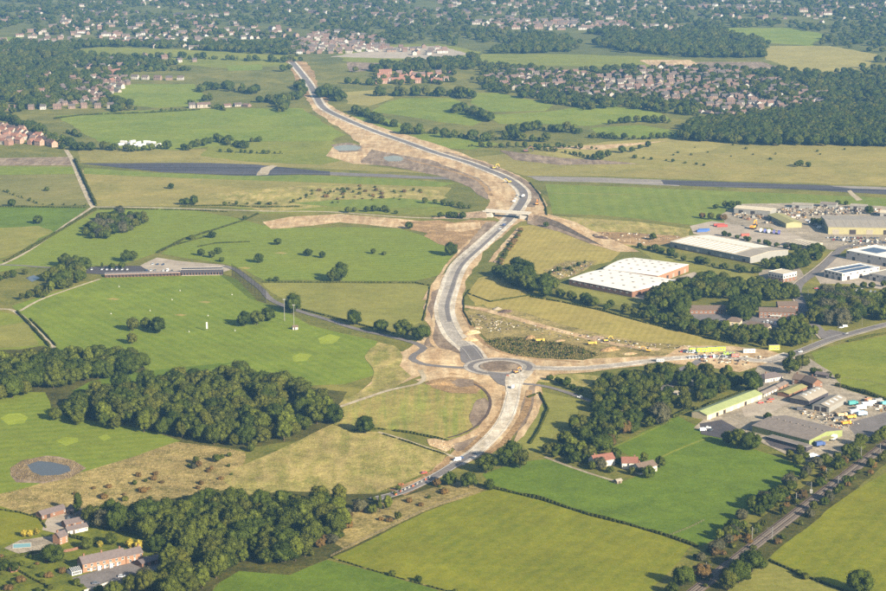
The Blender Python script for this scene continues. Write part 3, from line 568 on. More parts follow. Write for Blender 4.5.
# --- runway
sheet('runway', [(81, 163.6), (150, 163), (210, 163), (255, 164.5), (300, 169), (330, 171.5), (330, 175.5), (300, 174.5), (262, 176), (237, 175.5), (160, 172)], 'runway', 1.6, 'dark western length of the old runway')
sheet('runway', [(326, 172), (380, 174), (458, 178), (458, 180), (380, 177), (326, 175)], 'asphalt', 1.55, 'thin fading end of the old runway beside the earthworks', amp=2)
sheet('runway', [(256, 175.5), (262, 168), (272, 165), (277, 166), (270, 171), (268, 175)], 'track', 1.8, 'pale crossing on the old runway', amp=2)
sheet('runway', [(527, 176), (600, 177.5), (680, 180.5), (680, 186), (600, 182.5), (540, 181)], 'runway_pale', 1.6, 'pale worn length of the old runway')
sheet('runway', [(660, 180), (700, 181), (800, 184.5), (886, 187.5), (1000, 191.5), (1000, 197.5), (886, 194.5), (800, 189.5), (700, 186.5), (664, 184.5)], 'runway', 1.7, 'dark eastern length of the old runway')
sheet('runway', [(830, 186), (870, 186.5), (900, 188), (900, 190), (850, 188.5)], 'runway_pale', 1.85, 'pale patch on the eastern runway', amp=2)
sheet('track', [(847, 191), (851, 190), (862, 200), (856, 201)], 'track', 1.9, 'short pale track across the airfield grass')
ribbon('track', [(550, 193), (600, 194), (640, 195)], 2.5, 'airfield', 1.5, 'thin tan mown line on the airfield')
# --- tracks and lanes
ribbon('lane', [(66, 150), (72, 160), (80, 180), (88, 198), (93, 207)], 6, 'track', 1.9, 'straight pale track running up to the estate')
ribbon('lane', [(93, 207), (120, 207), (180, 208.5), (260, 211), (330, 212), (400, 217), (470, 219)], 5, 'track', 1.75, 'pale track along the hedge to the overbridge', amp=1)
ribbon('lane', [(93, 207), (70, 222), (45, 240), (12, 260), (-40, 280)], 3.5, 'track', 1.8, 'narrow lane running down from the straight track', amp=.6)
ribbon('lane', [(-60, 268), (0, 265), (40, 267), (80, 270), (105, 272)], 4.5, 'asphalt', 1.85, 'thin lane to the driving range car park')
ribbon('lane', [(-60, 310), (0, 309), (14, 311), (26, 320), (40, 334), (54, 348)], 4.5, 'track', 1.85, 'curving lane beside the driving range')
ribbon('lane', [(20, 311), (40, 300), (70, 289), (100, 279)], 3, 'track', 1.7, 'path along the top of the driving range')
ribbon('lane', [(224, 266), (236, 270), (248, 279), (261, 289), (270, 299), (284, 306), (300, 311.5), (325, 319), (358, 329.5), (392, 337), (414, 343), (424, 348.5), (416, 354), (412, 359), (422, 364), (440, 366.5), (462, 368), (480, 369)], 6.2, 'asphalt', 3.0, 'grey lane from driving range to roundabout')
ribbon('lane', [(331, 410), (360, 400), (390, 390), (418, 384), (424, 378), (420, 370)], 4, 'track', 2.7, 'sandy path curving below the roundabout', amp=.5)
ribbon('lane', [(378, 432), (405, 440), (430, 449), (446, 454), (456, 458)], 2.5, 'track', 2.4, 'narrow path edging the straw meadow', amp=.5)
ribbon('lane', [(458, 306), (480, 309), (510, 317), (545, 327), (580, 336), (620, 345), (660, 350)], 9, 'dirt', 2.9, 'sandy haul track below the hay strip', amp=.6)
ribbon('lane', [(490, 262), (500, 250), (512, 236), (520, 228)], 5, 'dirt', 2.3, 'sandy track beside the dark thorn hedge', amp=1.2)
ribbon('lane', [(613, 447.5), (645, 433), (672, 420)], 2.2, 'pasture_pale', 1.6, 'upper faint mown path across the pasture', amp=.3)
ribbon('lane', [(640, 469), (672, 452), (715, 435), (722, 431)], 2.4, 'pasture_pale', 1.6, 'lower faint mown path across the pasture', amp=.3)
ribbon('lane', [(331, 556), (375, 535), (425, 511), (473, 493.5)], .9, 'tussock', 1.7, 'pale margin of the front pasture', amp=.5)
ribbon('lane', [(331, 557.5), (380, 572.5), (436, 588), (480, 600)], 1.3, 'tussock', 1.7, 'pale fence margin of the front pasture', amp=.4)
ribbon('lane', [(618, 482), (590, 473.5), (560, 463), (545, 457)], 2.6, 'track', 1.9, 'pale drive behind the white cottage')
# --- the new road: sub-base, asphalt, kerbs
ROAD_S = [(372, 500), (402, 492), (436, 476), (456, 464), (474, 453), (493, 436), (506, 418), (512.5, 398), (514, 386), (515, 377)]
ROAD_N = [(478, 361), (469, 349), (456, 338), (447, 322), (444.5, 307), (449, 290), (459, 266), (480, 246), (507, 221.5), (519, 207), (524, 196), (520, 188), (507, 178.5), (490, 171), (466, 162), (436, 153), (405, 142), (375, 131.5), (347, 120), (325, 109), (317, 98), (310, 85), (301, 73), (292, 62)]
ROAD_E = [(522, 367), (545, 368.5), (580, 368.5), (620, 365), (660, 360), (700, 357), (735, 358), (765, 361), (790, 354)]
ROAD_O = [(522, 384), (542, 386), (565, 392), (590, 401), (615, 408)]
for line, wd, lb in ((ROAD_N, (19, 17), 'northern carriageway of the new road'), (ROAD_S[3:], 11.5, 'southern carriageway of the new road'), (ROAD_E, 13, 'eastern arm of the new roundabout')):
    ribbon('road', line, wd, 'stone_pale', 3.0, 'pale stone formation under the ' + lb, amp=.4)
NORTH_A = ROAD_N[:9]; NORTH_B = ROAD_N[8:]
r_ = ribbon('road', NORTH_A, 9.5, 'sub_base', 3.6, 'grey half-built carriageway between roundabout and overbridge')
for s_ in (-4.9, 4.9): ribbon('kerb', NORTH_A, .35, 'concrete_wall', 3.6, None, parent=r_, side=s_, raise_=.12)
ribbon('road_strip', NORTH_A[3:], 3.6, 'asphalt_new', 3.9, None, parent=r_, side=-2.2)
r_ = ribbon('road', NORTH_B, 9.5, 'asphalt_new', 3.6, 'dark new asphalt carriageway beyond the overbridge')
for s_ in (-4.9, 4.9): ribbon('kerb', NORTH_B, .35, 'concrete_wall', 3.6, None, parent=r_, side=s_, raise_=.12)
ribbon('road', NORTH_B[1:8], 9, 'dirt_brown', 3.2, 'brown verge beside the far carriageway', side=-14, amp=1)
r_ = ribbon('road', ROAD_S[:5], 8, 'asphalt', 3.7, 'grey lane tying into the south arm')
ribbon('road_marking', ROAD_S[:5], .5, 'white_line', 4.2, None, parent=r_, side=3.4)
ribbon('road_marking', ROAD_S[:5], .5, 'white_line', 4.2, None, parent=r_, side=-3.4)
r_ = ribbon('road', ROAD_S[4:], 8, 'stone_pale', 3.7, 'pale unsurfaced south arm of the roundabout')
for s_ in (-4.2, 4.2): ribbon('kerb', ROAD_S[4:], .35, 'concrete_wall', 3.7, None, parent=r_, side=s_, raise_=.12)
ribbon('road', ROAD_E, 7.5, 'sub_base', 3.7, 'grey eastern arm of the roundabout')
ribbon('lane', ROAD_O, 5, 'asphalt', 3.8, 'old lane leaving the roundabout towards the trees')
RC = G(500, 367)
ra = disc('roundabout', RC, 29, 'sub_base', 4.3, 'new grey roundabout with bare earth island')
disc('asphalt_ring', RC, 26, 'asphalt_new', 4.45, None, parent=ra, r_in=21.5)
kb = disc('island_kerb', RC, 18.2, 'concrete_wall', 4.6, None, parent=ra, r_in=17.3, dome=.02)
disc('island', RC, 17.3, 'dirt_brown', 4.7, None, parent=ra, dome=1.0)
sheet('road', [(461, 347), (474, 345), (484, 360), (470, 366), (462, 362)], 'asphalt_new', 4.0, 'dark north entry of the roundabout', True, .5)
sheet('road', [(488, 372), (505, 374), (516, 380), (510, 388), (498, 384)], 'asphalt_new', 4.55, 'dark south entry of the roundabout', True, .5)
sheet('road', [(506, 376), (522, 370), (534, 372), (524, 382), (519, 394), (508, 394)], 'stone_pale', 4.65, 'pale stone fan at the south arm', True, .5)
# --- roads and yards of the industrial estate
MAIN = [(1000, 300), (940, 312), (886, 324.5), (857, 332), (829, 340), (806, 349), (785, 357), (765, 362)]
r_ = ribbon('road', MAIN, 9, 'asphalt', 3.2, 'old main road curving past the bright green field')
ribbon('road_marking', MAIN, .45, 'white_line', 4.0, None, parent=r_, side=4.0)
ribbon('road_marking', MAIN, .45, 'white_line', 4.0, None, parent=r_, side=-4.0)
ribbon('pavement', MAIN[1:], 2.0, 'concrete', 3.3, 'pale footway beside the old main road', side=6.2)
ESTATE = [(827, 339), (818, 329), (806, 314), (802, 304), (797, 293), (800, 284), (812, 275), (826, 264), (838, 252), (846, 247), (870, 244), (900, 243)]
r_ = ribbon('road', ESTATE, 8.5, 'asphalt', 3.4, 'estate road climbing between the factory units')
ribbon('pavement', ESTATE[:9], 1.8, 'concrete', 3.5, 'footway of the estate road', side=5.6)
sheet('road', [(818, 336), (830, 330), (846, 333), (830, 341)], 'asphalt', 3.6, 'junction mouth of the estate road', True, .3)
sheet('yard_ground', [(690, 226), (712, 221), (760, 228), (800, 236), (815, 246), (790, 250), (760, 244), (720, 238), (694, 234)], 'concrete', 2.2, 'pale concrete lorry yard behind the grey warehouse', amp=1)
sheet('yard_ground', [(722, 214), (740, 204), (800, 203), (880, 206), (1000, 216), (1000, 250), (886, 248), (830, 250), (800, 240), (770, 228), (725, 226)], 'yard', 2.0, 'grimy hardstanding of the scrap and timber yards', amp=2)
sheet('yard_ground', [(812, 270), (840, 256), (886, 264), (1000, 276), (1000, 300), (886, 290), (850, 284), (820, 284)], 'concrete', 2.1, 'pale forecourt around the solar-roofed units', amp=1)
sheet('yard_ground', [(758, 270), (800, 268), (806, 280), (790, 290), (762, 288)], 'yard', 2.1, 'forecourt of the small office block', amp=1)
sheet('yard_ground', [(684, 314), (740, 312), (800, 314), (806, 326), (760, 328), (700, 324)], 'asphalt', 2.1, 'car park round the brick office blocks', amp=1)
sheet('yard_ground', [(632, 297), (660, 283), (694, 272), (706, 276), (672, 292), (646, 300)], 'concrete', 2.2, 'concrete apron beside the white warehouse', amp=1)
sheet('yard_ground', [(543, 270), (566, 261), (598, 261), (580, 274), (560, 280)], 'tussock', 2.1, 'cluttered scrap ground behind the white warehouse', amp=2)
sheet('yard_ground', [(590, 232), (620, 232), (680, 236), (690, 242), (640, 246), (610, 242)], 'dirt_orange', 1.7, 'dumping ground beside the airfield', amp=3)
sheet('yard_ground', [(684, 346), (730, 346), (768, 350), (786, 356), (760, 366), (720, 366), (690, 362), (660, 358)], 'dirt', 2.5, 'contractor compound of compacted earth', amp=2)
ribbon('lane', [(640, 384), (668, 374), (690, 366), (700, 360)], 7, 'asphalt', 2.6, 'tree-hidden parking lane by the compound')
sheet('yard_ground', [(650, 388), (672, 374), (682, 372), (690, 384), (668, 394)], 'asphalt', 2.2, 'car park hidden among trees', amp=1)
sheet('yard_ground', [(762, 358), (800, 352), (830, 372), (846, 390), (886, 402), (1000, 412), (1000, 424), (886, 430), (862, 446), (822, 464), (796, 460), (760, 442), (726, 438), (694, 428), (704, 420), (760, 394), (752, 378)], 'yard', 2.2, 'farmyard hardstanding among barns and machines', amp=1.5)
sheet('yard_ground', [(742, 408), (764, 398), (790, 403), (770, 414), (744, 416)], 'concrete', 2.5, 'pale concrete apron by the long green barn', amp=1)
sheet('yard_ground', [(764, 440), (810, 450), (800, 456), (770, 446)], 'asphalt_dark', 2.6, 'dark apron below the grey shed', amp=.5)
sheet('yard_ground', [(700, 424), (722, 420), (742, 432), (728, 440), (702, 434)], 'asphalt_dark', 2.6, 'dark earth patch by the pasture gate', amp=2)
sheet('yard_ground', [(846, 424), (886, 412), (940, 408), (940, 430), (880, 436), (858, 440)], 'asphalt', 2.4, 'grey hardstanding at the far end of the farmyard', amp=2)
# --- driving range surroundings and farm courtyard
sheet('car_park', [(139, 266), (157, 257.5), (179, 261), (224, 265), (230, 270), (223, 272), (150, 272)], 'concrete', 2.0, 'pale gravel car park behind the driving range', amp=.8)
sheet('car_park', [(78, 268), (110, 266), (140, 266), (150, 272), (108, 275), (80, 273)], 'asphalt_dark', 2.1, 'dark asphalt car park by the range building', amp=.8)
sheet('courtyard', [(47, 519), (62, 512), (78, 515), (92, 522), (84, 532), (60, 534), (42, 530)], 'concrete', 2.0, 'pale gravel courtyard of the farm', amp=.6)
sheet('courtyard', [(72, 578), (112, 566), (146, 556), (170, 556), (160, 568), (120, 584), (92, 592)], 'asphalt', 2.0, 'dark drive in front of the brick terrace', amp=.8)
sheet('courtyard', [(4, 548), (20, 540), (50, 536), (62, 540), (50, 552), (24, 556)], 'yard', 2.0, 'stone terrace round the swimming pool', amp=.5)
# --- golf furniture on the ground
for poly, lb in (([(0, 418), (8, 414), (20, 413), (28, 417), (24, 423), (8, 425)], 'pale putting green near the left wood'.replace('left ', 'smaller ')), ([(55, 441), (66, 437), (78, 438), (78, 442), (66, 446)], 'pale putting green above the pond'), ([(98, 437), (106, 434), (112, 438), (104, 441)], 'tiny pale tee beside the large wood')):
    sheet('putting_green', poly, 'golf_green', 1.7, lb, True, .3)
for poly, lb in (([(292, 357), (300, 353), (312, 355), (306, 361), (294, 362)], 'striped practice green near the range edge'), ([(318, 338), (330, 334), (340, 337), (332, 344), (320, 344)], 'striped practice green by the lane')):
    sheet('putting_green', poly, 'golf_green', 1.7, lb, True, .3)
for cx, cy_, lb in ((113, 299, 'sandy scrape on the range near the pines'), (180, 315, 'sandy scrape in the middle of the range'), (205, 302, 'sandy scrape toward the net'), (170, 271, 'bunker below the fairway'), (245, 268, 'pale bunker near the range net'), (281, 253, 'tan worn hollow on the fairway')):
    if lb == 'bunker below the fairway': continue
    sheet('bunker', [(cx - 7, cy_), (cx, cy_ - 1.1), (cx + 7, cy_), (cx + 2, cy_ + 1.2)], 'stubble' if 'range' in lb else 'far_straw', 1.9, lb, True, .6)
settle()
# ------------------------------------------------------------------ trees, shrubs, hedges
def sphere_grid(nu=8, nv=5):
    V = [(0, 0, 1)]; 
    for j in range(1, nv):
        t = math.pi * j / nv
        for i in range(nu): p = 2 * math.pi * i / nu; V.append((math.sin(t) * math.cos(p), math.sin(t) * math.sin(p), math.cos(t)))
    V.append((0, 0, -1)); T_ = []
    for i in range(nu): T_.append((0, 1 + i, 1 + (i + 1) % nu))
    for j in range(nv - 2):
        for i in range(nu):
            a = 1 + j * nu + i; b = 1 + j * nu + (i + 1) % nu; T_ += [(a, a + nu, b), (b, a + nu, b + nu)]
    l = len(V) - 1; s = 1 + (nv - 2) * nu
    for i in range(nu): T_.append((s + i, l, s + (i + 1) % nu))
    return np.array(V), np.array(T_)
SPV, SPT = sphere_grid()
def cards(P, N_, size, r):
    """small irregular leaf-clump faces at points P facing N_"""
    n = len(P); a = r.normal(size=(n, 3)); u = np.cross(N_, a); u /= np.linalg.norm(u, axis=1)[:, None] + 1e-9
    v = np.cross(N_, u); s = size * r.uniform(.6, 1.35, (n, 1)); s2 = size * r.uniform(.5, 1.2, (n, 1))
    bend = N_ * (size * r.uniform(-.35, .1, (n, 1)))
    V = np.stack([P - u * s, P - v * s2 + bend, P + u * s * r.uniform(.7, 1.2, (n, 1)), P + v * s2 + bend], 1).reshape(-1, 3)
    return V, np.arange(4 * n).reshape(n, 4)
def crown_mesh(name, mat, seed, W, Hh, base, nl, nq, q, shape='round', lobe=(.15, .24)):
    r = np.random.default_rng(seed); C = []; Rr = []
    hz = Hh - base; zc = base + hz * .5
    while len(C) < nl:
        d = r.normal(size=3); d /= np.linalg.norm(d); rad = r.uniform(.25, 1) ** .5
        p = d * rad; zz = p[2]
        if shape == 'cone': k = .95 - .42 * (zz + 1)
        elif shape == 'tall': k = 1 - .25 * max(0, zz) ** 2
        elif shape == 'dome': k = 1.0 - .12 * max(0, zz)
        else: k = 1 - .1 * zz
        lr = W * r.uniform(*lobe) * (1 if shape != 'cone' else max(.45, 1 - .5 * (zz + 1) / 2))
        e = max(.1, .5 * W * k - lr * .75)
        C.append((p[0] * e, p[1] * e, zc + zz * (hz * .5 - lr * .8))); Rr.append(lr)
    C = np.array(C); Rr = np.array(Rr)
    C[:, 0] *= r.uniform(.88, 1.1); C[:, 1] *= r.uniform(.88, 1.1)
    Ps = []; Ns = []
    for i in range(nl):
        d = r.normal(size=(nq, 3)); d[:, 2] += .25; d /= np.linalg.norm(d, axis=1)[:, None]
        p = C[i] + d * (Rr[i] * r.uniform(.8, 1.22, (nq, 1)))
        dist = np.linalg.norm(p[:, None, :] - C[None], axis=2) / Rr[None]; dist[:, i] = 9
        ok = (dist.min(1) > .82) & (p[:, 2] > base * .6)
        nn = d + r.normal(size=d.shape) * .26; nn /= np.linalg.norm(nn, axis=1)[:, None]
        Ps.append(p[ok]); Ns.append(nn[ok])
    V, Q = cards(np.concatenate(Ps), np.concatenate(Ns), q, r)
    k = len(V); VV = [V]; TT = []
    for i in range(nl):
        VV.append(SPV * Rr[i] * .80 + C[i]); TT.append(SPT + k); k += len(SPV)
    return mesh_np(name, np.concatenate(VV), Q, M[mat], tri=np.concatenate(TT))
def trunk_mesh(name, Hh, base, W, seed):
    r = random.Random(seed); b = MB(); tr = .028 * Hh
    top = Vector((r.uniform(-.3, .3), r.uniform(-.3, .3), Hh * .55))
    b.tube((0, 0, -.4), (0, 0, .5), tr * 1.5, tr, 8); b.tube((0, 0, .5), top * .6, tr, tr * .75, 8); b.tube(top * .6, top, tr * .75, tr * .4, 7)
    for i in range(5):
        a = 2 * math.pi * (i + r.random() * .6) / 5; s = top * r.uniform(.35, .9)
        e = s + Vector((math.cos(a) * W * .28, math.sin(a) * W * .28, Hh * r.uniform(.12, .25))); b.tube(s, e, tr * .42, tr * .12, 6)
    return b.mesh(name, M['bark'], True)
PROTO = {}     # kind: (crown mesh, trunk mesh, native height, native width)
def proto(kind, mat, seed, W, Hh, base, nl, nq, q, shape='round', lobe=(.15, .24)):
    PROTO[kind] = (crown_mesh('crown_' + kind, mat, seed, W, Hh, base, nl, nq, q, shape, lobe), trunk_mesh('trunk_' + kind, Hh, base, W, seed), Hh, W)
proto('oak', 'leaf_dark', 1, 18, 15, 1.0, 50, 90, .42, 'dome', (.09, .22))
proto('oak_b', 'leaf_mid', 2, 17, 15, 1.2, 46, 90, .42, 'dome', (.09, .21))
proto('oak_c', 'leaf_olive', 3, 16, 15, 1.0, 46, 90, .42, 'dome', (.09, .22))
proto('ash', 'leaf_light', 4, 12, 16, 1.5, 40, 85, .36, 'tall', (.1, .23))
proto('ash_b', 'leaf_olive', 5, 12, 15, 1.3, 40, 85, .36, 'tall', (.1, .23))
proto('round', 'leaf_dark', 6, 14, 12.5, .7, 42, 90, .36, 'round', (.1, .22))
proto('round_b', 'leaf_mid', 7, 13, 12, .6, 42, 90, .36, 'round', (.1, .22))
proto('poplar', 'leaf_mid', 8, 6.5, 17, .8, 22, 100, .34, 'cone', (.2, .32))
proto('cypress', 'leaf_dark', 9, 8, 17, .4, 24, 110, .36, 'tall', (.2, .3))
proto('autumn', 'leaf_brown', 10, 13, 12, .8, 40, 85, .36, 'round', (.1, .22))
proto('willow', 'leaf_grey', 11, 15, 12, .3, 30, 110, .44, 'dome')
proto('bush', 'leaf_mid', 12, 5.5, 3.6, 0, 12, 80, .28, 'dome', (.2, .3))
proto('bush_b', 'leaf_olive', 13, 5, 3.2, 0, 12, 80, .28, 'dome', (.2, .3))
proto('bush_dark', 'leaf_dark', 14, 6, 4.4, 0, 12, 80, .3, 'dome', (.2, .3))
proto('bush_gold', 'leaf_gold', 15, 5, 5.5, 0, 14, 80, .28, 'tall', (.2, .3))
proto('bush_brown', 'leaf_brown', 16, 5, 2.6, 0, 12, 80, .26, 'dome', (.2, .3))
TREES = []     # x, y, height, kind, label, group, name, solo
def T(px, py, h, kind, label, group=None, solo=True, name=None):
    p = G(px, py); TREES.append((p.x, p.y, h, kind, label, group, name, solo))
TK = ['oak', 'oak_b', 'oak_c', 'ash', 'ash_b', 'round', 'round_b']
def wood(poly, sp, h, kinds, label, group, skip=0.0, solo=False, name=None, seed=1, xy=None):
    r = random.Random(seed * 77 + len(poly)); P = xy or [G(*p) for p in poly]; ring = [(p[0], p[1]) for p in P]
    x0 = min(p[0] for p in ring); x1 = max(p[0] for p in ring); y0 = min(p[1] for p in ring); y1 = max(p[1] for p in ring)
    y = y0; row = 0; n = 0
    while y < y1:
        x = x0 + (sp / 2 if row % 2 else 0)
        while x < x1:
            xx = x + r.uniform(-.4, .4) * sp; yy = y + r.uniform(-.4, .4) * sp
            if inside(xx, yy, ring) and r.random() >= skip:
                TREES.append((xx, yy, r.uniform(*h), r.choice(kinds), label, group, name, solo)); n += 1
            x += sp
        y += sp * .87; row += 1
    return n
def treeline(line, sp, h, kinds, label, group, wid=3, solo=False, name=None, skip=0, seed=1):
    r = random.Random(seed * 31 + int(line[0][0] * 7 + line[0][1])); pts = straight([G(*p) for p in line], False, 4); acc = 0; last = pts[0]; nxt = 0
    for p in pts:
        acc += (p - last).length; last = p
        if acc >= nxt:
            nxt = acc + sp * r.uniform(.65, 1.35)
            if r.random() < skip: continue
            TREES.append((p.x + r.uniform(-wid, wid), p.y + r.uniform(-wid, wid), r.uniform(*h), r.choice(kinds), label, group, name, solo))
# --- woods near the camera
D = ['oak', 'oak_b', 'oak_b', 'round', 'oak_c', 'oak_c', 'ash_b', 'round_b', 'ash']
wood([(52, 420), (84, 397), (140, 390), (200, 385), (245, 377), (300, 391), (336, 410), (318, 428), (290, 440), (240, 448), (200, 446), (140, 434), (90, 428)], 11.5, (9.5, 17), D, 'broadleaf tree in the large wood between golf fairway and straw meadow', 'trees of the large wood', skip=.07, seed=1)
wood([(-40, 366), (0, 366), (60, 363), (110, 360), (148, 363), (151, 371), (130, 375), (90, 384), (60, 389), (40, 394), (0, 404), (-40, 412)], 12, (12, 17), ['oak', 'oak_b', 'oak_b', 'round', 'oak_c', 'ash'], 'broadleaf tree in the wood below the driving range', 'trees of the wood below the range', seed=2)
W3 = [(92, 521), (130, 525), (152, 520), (190, 511), (215, 501), (250, 500), (300, 506), (345, 505), (352, 515), (340, 535), (322, 548), (298, 568), (260, 566), (235, 569), (215, 581), (203, 600), (120, 602), (140, 588), (158, 574), (168, 562), (160, 546), (140, 538), (100, 530)]
wood(W3, 10.5, (8, 17), ['oak', 'oak_b', 'oak_b', 'oak_c', 'ash', 'ash_b', 'round', 'round_b', 'ash'], 'broadleaf tree in the wood between brick terrace and front pasture', 'trees of the wood behind the terrace', skip=.1, seed=3)
wood([(285, 510), (345, 510), (358, 522), (336, 546), (310, 560), (296, 570), (284, 545)], 8, (4, 8), ['autumn', 'round_b', 'ash_b', 'willow'], 'low autumn-tinted tree along the wood edge by the front pasture', 'low trees at the wood edge', skip=.25, seed=4)
wood([(560, 446), (575, 428), (590, 416), (592, 402), (600, 388), (640, 378), (666, 371), (676, 378), (660, 392), (690, 396), (692, 408), (672, 418), (655, 425), (640, 432), (622, 440), (606, 452), (592, 458), (575, 458)], 10.5, (7, 13.5), ['oak', 'oak_b', 'round', 'ash', 'ash_b', 'oak_c', 'round_b'], 'broadleaf tree in the copse between cottage and compound', 'trees of the copse by the compound', skip=.12, seed=5)
for px, py, h, k, lb in ((660, 424, 15, 'willow', 'grey-green willow at the copse corner above the pasture'), (607, 448, 12, 'autumn', 'olive autumn tree at the copse edge near the cottage'), (624, 434, 12, 'autumn', 'brownish tree in the middle of the copse edge')):
    T(px, py, h, k, lb)
wood([(530, 456), (548, 452), (566, 448), (584, 462), (588, 470), (566, 462), (545, 458)], 8, (5, 9), ['round', 'round_b', 'ash_b'], 'small tree in the shelter belt behind the cottage drive', 'shelter belt by the cottage drive', seed=6)
# --- single trees round the lane and pastures
for px, py, h, k, lb in (
    (486, 473, 14, 'oak_b', 'broad green oak where the lane meets the front pasture'),
    (510, 466, 17, 'oak', 'tall dark oak overlooking the south arm of the road'),
    (520, 468, 13, 'oak_c', 'olive tree against the tall dark oak'),
    (449, 485, 9.5, 'round', 'round dark tree beside the parked van'),
    (469, 488, 10.5, 'round', 'round dark tree at the corner of the front pasture'),
    (489, 489, 6, 'bush_dark', 'low thorn at the hedge start of the front pasture'),
    (437, 486, 6, 'autumn', 'small olive thorn beside the lane barrier'),
    (365, 433, 13, 'oak', 'solitary dark oak at the top of the straw meadow'),
    (334, 424, 14, 'oak', 'dark oak at the tip of the large wood'),
    (380, 512, 12, 'poplar', 'pointed pale poplar beside the lane'), (388, 510, 9, 'ash', 'pale ash next to the pointed poplar'),
    (372, 514, 7, 'round_b', 'small round tree below the lane'), (398, 521, 6.5, 'ash_b', 'small olive tree under the lane bank'), (360, 512, 8, 'willow', 'grey willow beside the lane end'),
    (418, 582, 3.4, 'bush_dark', 'dark bush on the fence line of the front pasture'), (392, 576, 3.2, 'bush', 'small pointed bush on the front fence line'), (455, 593, 2.4, 'bush', 'tiny bush at the bottom of the fence line'),
    (78, 516, 15, 'cypress', 'dark cypress behind the farm courtyard'),
    (53, 563, 12.5, 'oak', 'dark round tree beside the swimming pool terrace'),
    (92, 524, 12, 'oak_c', 'olive tree behind the brick terrace roof'), (104, 528, 13, 'willow', 'grey-olive tree behind the brick terrace'), (118, 530, 12, 'ash_b', 'tall olive tree behind the brick terrace'),
    (88, 550, 8, 'round_b', 'green garden tree above the terrace ridge'), (112, 545, 8, 'round_b', 'bright garden tree above the terrace end'),
    (130, 549, 6.5, 'bush_gold', 'golden conifer behind the terrace end'), (139, 551, 6.5, 'bush_gold', 'second golden conifer behind the terrace end'), (100, 548, 4.5, 'bush_gold', 'small golden shrub above the terrace ridge'),
    (30, 537, 5, 'bush_gold', 'golden hedge tree above the swimming pool'), (37, 535, 4.5, 'bush_gold', 'golden shrub next to the courtyard'), (24, 537, 5, 'bush_gold', 'golden shrub near the pool corner'),
    (5, 571, 7, 'round', 'dark garden tree at the pool lawn edge'), (14, 572, 6, 'round_b', 'green garden tree below the pool lawn'),
    (20, 582, 3.2, 'bush_brown', 'russet shrub in the lower garden'), (8, 590, 3, 'bush_brown', 'orange-brown shrub at the garden foot'),
    (130, 592, 11, 'oak_c', 'olive tree in front of the terrace drive'), (152, 590, 12, 'oak_b', 'green tree at the foot of the terrace drive'), (114, 600, 10, 'oak_b', 'tree at the very foot of the terrace garden'), (146, 583, 9, 'willow', 'grey tree beside the drive wall'),
    (156, 552, 10, 'round', 'dark tree at the right end of the terrace'.replace('right', 'garage')),
    (860, 593, 14.5, 'oak', 'large dark oak on the pasture beyond the railway'),
    (683, 586, 13, 'oak', 'dark tree standing at the pasture side of the railway'), (672, 594, 8, 'round_b', 'shrubby tree at the bottom railway fence'),
    (739, 583, 15, 'oak', 'tall dark tree on the railway bank'), (752, 572, 14, 'round', 'round dark tree higher on the railway bank'), (728, 590, 11, 'oak_c', 'olive tree low on the railway bank'), (702, 578, 10, 'autumn', 'brownish tree leaning over the railway'),
    (762, 569, 7, 'round_b', 'small tree at the top of the railway bank'), (716, 600, 5, 'ash', 'pale sapling beside the rails'),
    (806, 579, 3.6, 'bush_b', 'olive bush on the railway meadow hedge'), (798, 575, 3, 'bush', 'green bush on the railway meadow hedge'),
    (752, 392, 17, 'oak', 'large round oak above the long green barn'),
    (790, 374, 14, 'oak_b', 'broad tree beside the compound entrance'), (802, 369, 12, 'oak_c', 'olive tree beside the farmhouse field'),
    (738, 448, 13, 'oak_b', 'green tree in front of the grey shed'), (750, 450, 12, 'oak', 'dark tree at the grey shed corner'), (728, 444, 10, 'round_b', 'smaller tree beside the pasture gate'), (757, 446, 9, 'ash', 'pale tree against the grey shed'),
    (798, 466, 8, 'round_b', 'shrubby tree at the farmyard foot'),
    (712, 398, 8, 'round', 'dark tree behind the long green barn'), (700, 402, 9, 'oak_c', 'olive tree behind the long green barn')):
    T(px, py, h, k, lb)
treeline([(812, 468), (796, 482), (776, 500), (756, 514), (738, 528), (722, 540)], 7, (6, 10), ['round_b', 'ash_b', 'oak_c', 'willow', 'round', 'ash'], 'lineside tree between pasture and railway', 'lineside trees by the pasture', wid=4)
treeline([(852, 462), (826, 480), (800, 500), (772, 522), (748, 541)], 6, (4, 7.5), ['round_b', 'ash_b', 'oak_c', 'round', 'autumn'], 'low lineside tree close to the rails', 'low trees close to the rails', wid=3, skip=.15)
wood([(820, 470), (850, 455), (862, 452), (800, 500), (750, 538), (722, 548), (735, 530), (780, 500)], 8, (1.4, 3.2), ['bush_b', 'bush', 'bush_brown', 'bush_dark'], 'bramble bush on the pasture side of the rails', 'brambles on the pasture side', skip=.25, seed=44)
wood([(872, 474), (843, 494), (803, 524), (770, 552), (762, 548), (800, 516), (850, 478), (880, 458)], 8, (1.4, 3.0), ['bush_b', 'bush', 'bush_brown'], 'bramble bush on the far bank of the rails', 'brambles on the far bank', skip=.3, seed=45)
treeline([(776, 503), (764, 512)], 6, (10, 12), ['oak', 'round'], 'taller lineside tree by the pasture corner', 'taller lineside trees', wid=3)
treeline([(706, 562), (722, 546), (735, 536)], 6, (5, 9), ['autumn', 'willow', 'oak_c'], 'brownish thicket tree where railway and hedge meet', 'thicket at the railway corner', wid=4)
treeline([(886, 436), (866, 446), (850, 456), (836, 464), (820, 468)], 6.5, (6, 9.5), ['round_b', 'ash', 'ash_b', 'oak_b'], 'lineside tree between farmyard and railway', 'lineside trees by the farmyard', wid=4)
treeline([(868, 468), (860, 474), (845, 484), (838, 490), (824, 506), (812, 512), (806, 520)], 8, (4.5, 7), ['round_b', 'round', 'oak_c', 'willow'], 'scrubby tree on the far bank of the railway', 'scrub on the far railway bank', wid=3, skip=.15)
